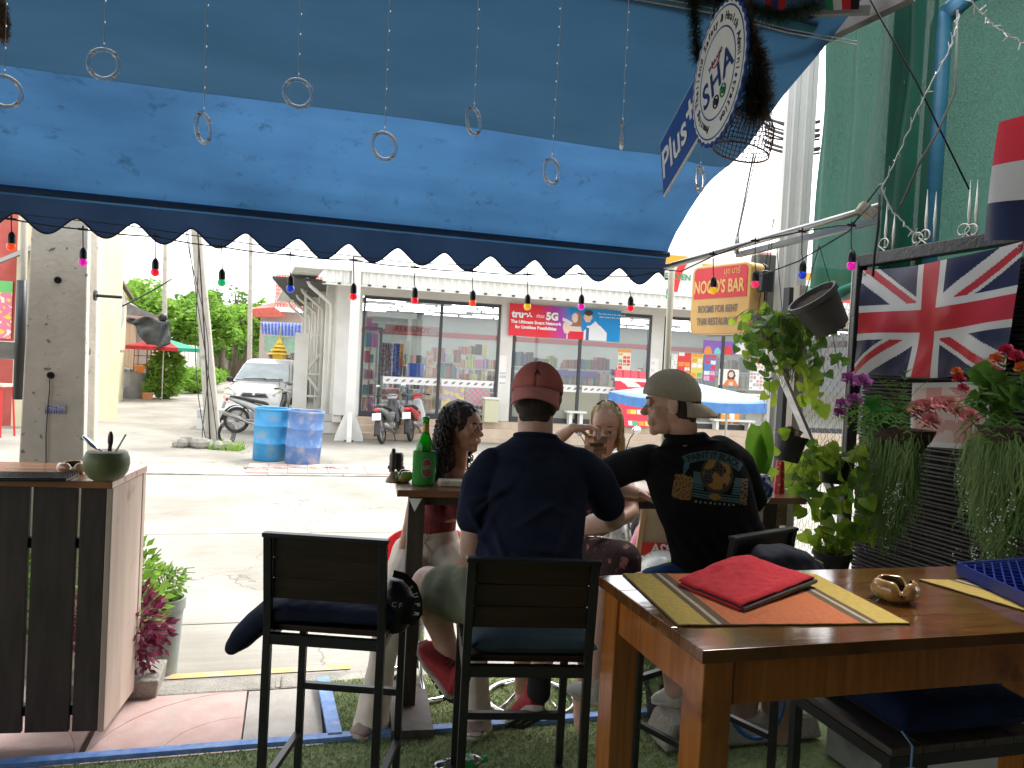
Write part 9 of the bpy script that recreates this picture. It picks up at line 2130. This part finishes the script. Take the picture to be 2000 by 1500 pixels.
P = lambda x, y: at_y(x, y, 4.6)
g = G(); g.grid(lambda s, q: P(1246 + 6 * q, 1085 - 110 * q).lerp(P(1350,1085 - 110 * q), s), 2,2); g.build('panel', translucent('cream_board', (.45,.38,.28),(.5,.43,.33), fac=.35), ab, solid=.008)
g = G(); g.bar(P(1244,1090), P(1262,970), .03,.03); g.bar(P(1345,1090), P(1352,970), .03,.03); g.bar(P(1262,972), P(1352,972), .03,.03); g.build('frame', pm('raw_pine', (.42,.26,.13),(.5,.33,.18), scale=(20,20,3), rough=.7), ab)
g = G(); a, b = P(1249,1058), P(1340,1060); c, d = P(1247,1082), P(1340,1084); up_ = Vector((0,-.012,0)); g.quad(c + up_, d + up_, b + up_, a + up_); g.build('red_band', pm('board_red', (.6,.04,.03), rough=.6), ab)
lettering('82A', .075, frame_M(P(1291,1071) + Vector((0,-.02,0)),(-1,0,0),(0,1,0)), M_ink, ab, bold=.002)
for (x, dx) in ((1250,-.1),(1345,.1)): g = G(); g.bar(P(x, 1088), Vector((P(x, 1088).x, 4.75, STREET)), .03,.03); g.build('leg', MATS['raw_pine'], ab)
c = P(1292,1108); t = thing('helmet', 'white and lime green helmet by the kerb under the board', 'helmet', c); g = G(); g.ell(c, (.14,.15,.11), None, 20,12); g.build('shell', pm('helmet_shell', (.6,.62,.6),(.35,.6,.05), scale=(6,6,12), rough=.2, coat=.5, ramp=(.48,.52)), t, smooth=True)
def leaf_plant(name, label, base, potr, poth, mpot, cl, c0, r, n, size, mt, box=False):
 t = thing(name, label, 'plant', base)
 if box: g = G(); g.box(Vector(base) + Vector((0,0, poth / 2)),(potr * 2.4, potr * 1.6, poth), KM, taper=1.08); g.build('pot', mpot, t, bevel=.01)
 else: pot(t, Vector(base), potr, poth, mpot)
 g = G()
 for i in range(26):
  d = Vector((rnd(-1,1) * r[0], rnd(-1,1) * r[1], rnd(-.2,1) * r[2])); g.tube([Vector(base) + Vector((rnd(-.05,.05), rnd(-.05,.05), poth * .9)), c0 + d * .4 + Vector((0,0,.03)), c0 + d], .0025,4)
 g.build('stem', M_stem if mt is not M_purpleleaf else M_purpleleaf, t)
 g = G()
 for i in range(n):
  d = rdir(); q = rnd(.2,1) ** .5; p = c0 + Vector((d.x * r[0] * q, d.y * r[1] * q, d.z * r[2] * q)); ld = (d + rdir() * .6).normalized(); s_ = size * rnd(.6,1.3); x = ld.orthogonal().normalized(); x = (x * math.cos(i) + ld.cross(x) * math.sin(i))
  g.add([p, p + ld * s_ * .45 + x * s_ * .26, p + ld * s_, p + ld * s_ * .45 - x * s_ * .26], [(0,1,2,3)])
 g.build('foliage', mt, t); return t
M_purpleleaf = translucent('purple_leaf', (.13,.02,.05),(.30,.06,.12), fac=.35, scale=(12,12,12), rough=.5); M_mint = translucent('mint_leaf', (.13,.28,.04),(.24,.40,.08), fac=.5, scale=(12,12,12), rough=.5)
q = at_z(265,1375,-.09); leaf_plant('purple_plant', 'purple leaved trailing plant in a mossy cement trough beside the left counter', (q.x - .12, q.y + .05,-.1), .16,.14, M_kerb, None, Vector((q.x - .12, q.y + .05,.24)),(.24,.16,.24), 900,.05, M_purpleleaf, box=True)
q2 = at_z(290,1330, STREET + .0); leaf_plant('green_plant', 'pale green herb plant in a grey pot behind the purple plant', (q2.x, q2.y + .12, STREET), .12,.42, pm('grey_glazed_pot', (.24,.27,.25),(.3,.33,.31), rough=.4), None, Vector((q2.x, q2.y + .12,.33)),(.14,.12,.08), 300,.04, M_mint)
t = thing('snake_plant', 'upright snake plant leaves behind the corner of the left counter', 'plant', (q.x - .28, q.y + .2,-.1)); pot(t, Vector((q.x - .28, q.y + .2, STREET)), .11,.25, M_pot1)
g = G()
for (x, y0_, y1_, w_) in ((243,1240,1092,.04),(252,1240,1098,.018),(232,1240,1120,.03)):
 bigleaf(Vector((q.x - .28 + rnd(-.03,.03), q.y + .2,.08)), at_y(x, y1_, q.y + .16), w_, (0.2,-1,0))
g.build('leaf', M_lf3, t)
for (x, lab, mt) in ((-1.45, 'leafy potted shrub glimpsed through the right gap of the counter slats', M_lf1),(-1.95, 'dark potted shrub glimpsed through the left gap of the counter slats', M_lf2)):
 leaf_plant('potted_shrub', lab, (x * 1.33,4.0 - .1,-.1), .14,.25, M_pot1, None, Vector((x * 1.33,3.9,.35)),(.2,.15,.28), 420,.06, mt)
q = at_z(1148,1350,.0); leaf_plant('croton_bush', 'low reddish variegated bush at the turf edge beside the wooden table leg', (q.x + .12,3.95,-.1), .13,.14, M_terra, None, Vector((q.x + .14,3.9,.22)),(.16,.14,.22), 520,.05, translucent('croton_leaf', (.25,.08,.08),(.35,.38,.16), fac=.3, scale=(20,20,20)))
q = at_z(1262,1340,.0); leaf_plant('spider_plant', 'striped green and white plant in a dark pot behind the white shoe', (q.x + .05,3.6,-.01), .13,.2, M_pot1, None, Vector((q.x + .03,3.6,.36)),(.2,.16,.2), 420,.10, translucent('striped_leaf', (.10,.26,.06),(.5,.55,.35), fac=.4, scale=(5,40,40)))
q = at_z(905,1492,.03); d = Vector((.85,.5,.0)).normalized(); t = thing('water_bottle', 'crushed clear plastic bottle with a green printed label lying on the turf', 'bottle', q)
g = G(); g.tube([q - d * .13, q - d * .12, q - d * .03, q + d * .05, q + d * .075, q + d * .085], [.01,.034,.033,.030,.015,.012], 14); g.build('body', glass_mat('clear_pet', (.85,.9,.88), .25), t, smooth=True)
g = G(); g.tube([q - d * .035, q + d * .035], [.0345,.0335], 18, cap=False); g.build('label', pm('green_white_label', (.6,.65,.6),(.03,.3,.08), scale=(26,26,26), rough=.4, ramp=(.48,.52)), t, smooth=True)
g = G(); g.cyl(q + d * .085, q + d * .105,.015, n=12); g.build('cap', pm('green_cap', (.03,.35,.08), rough=.4), t)
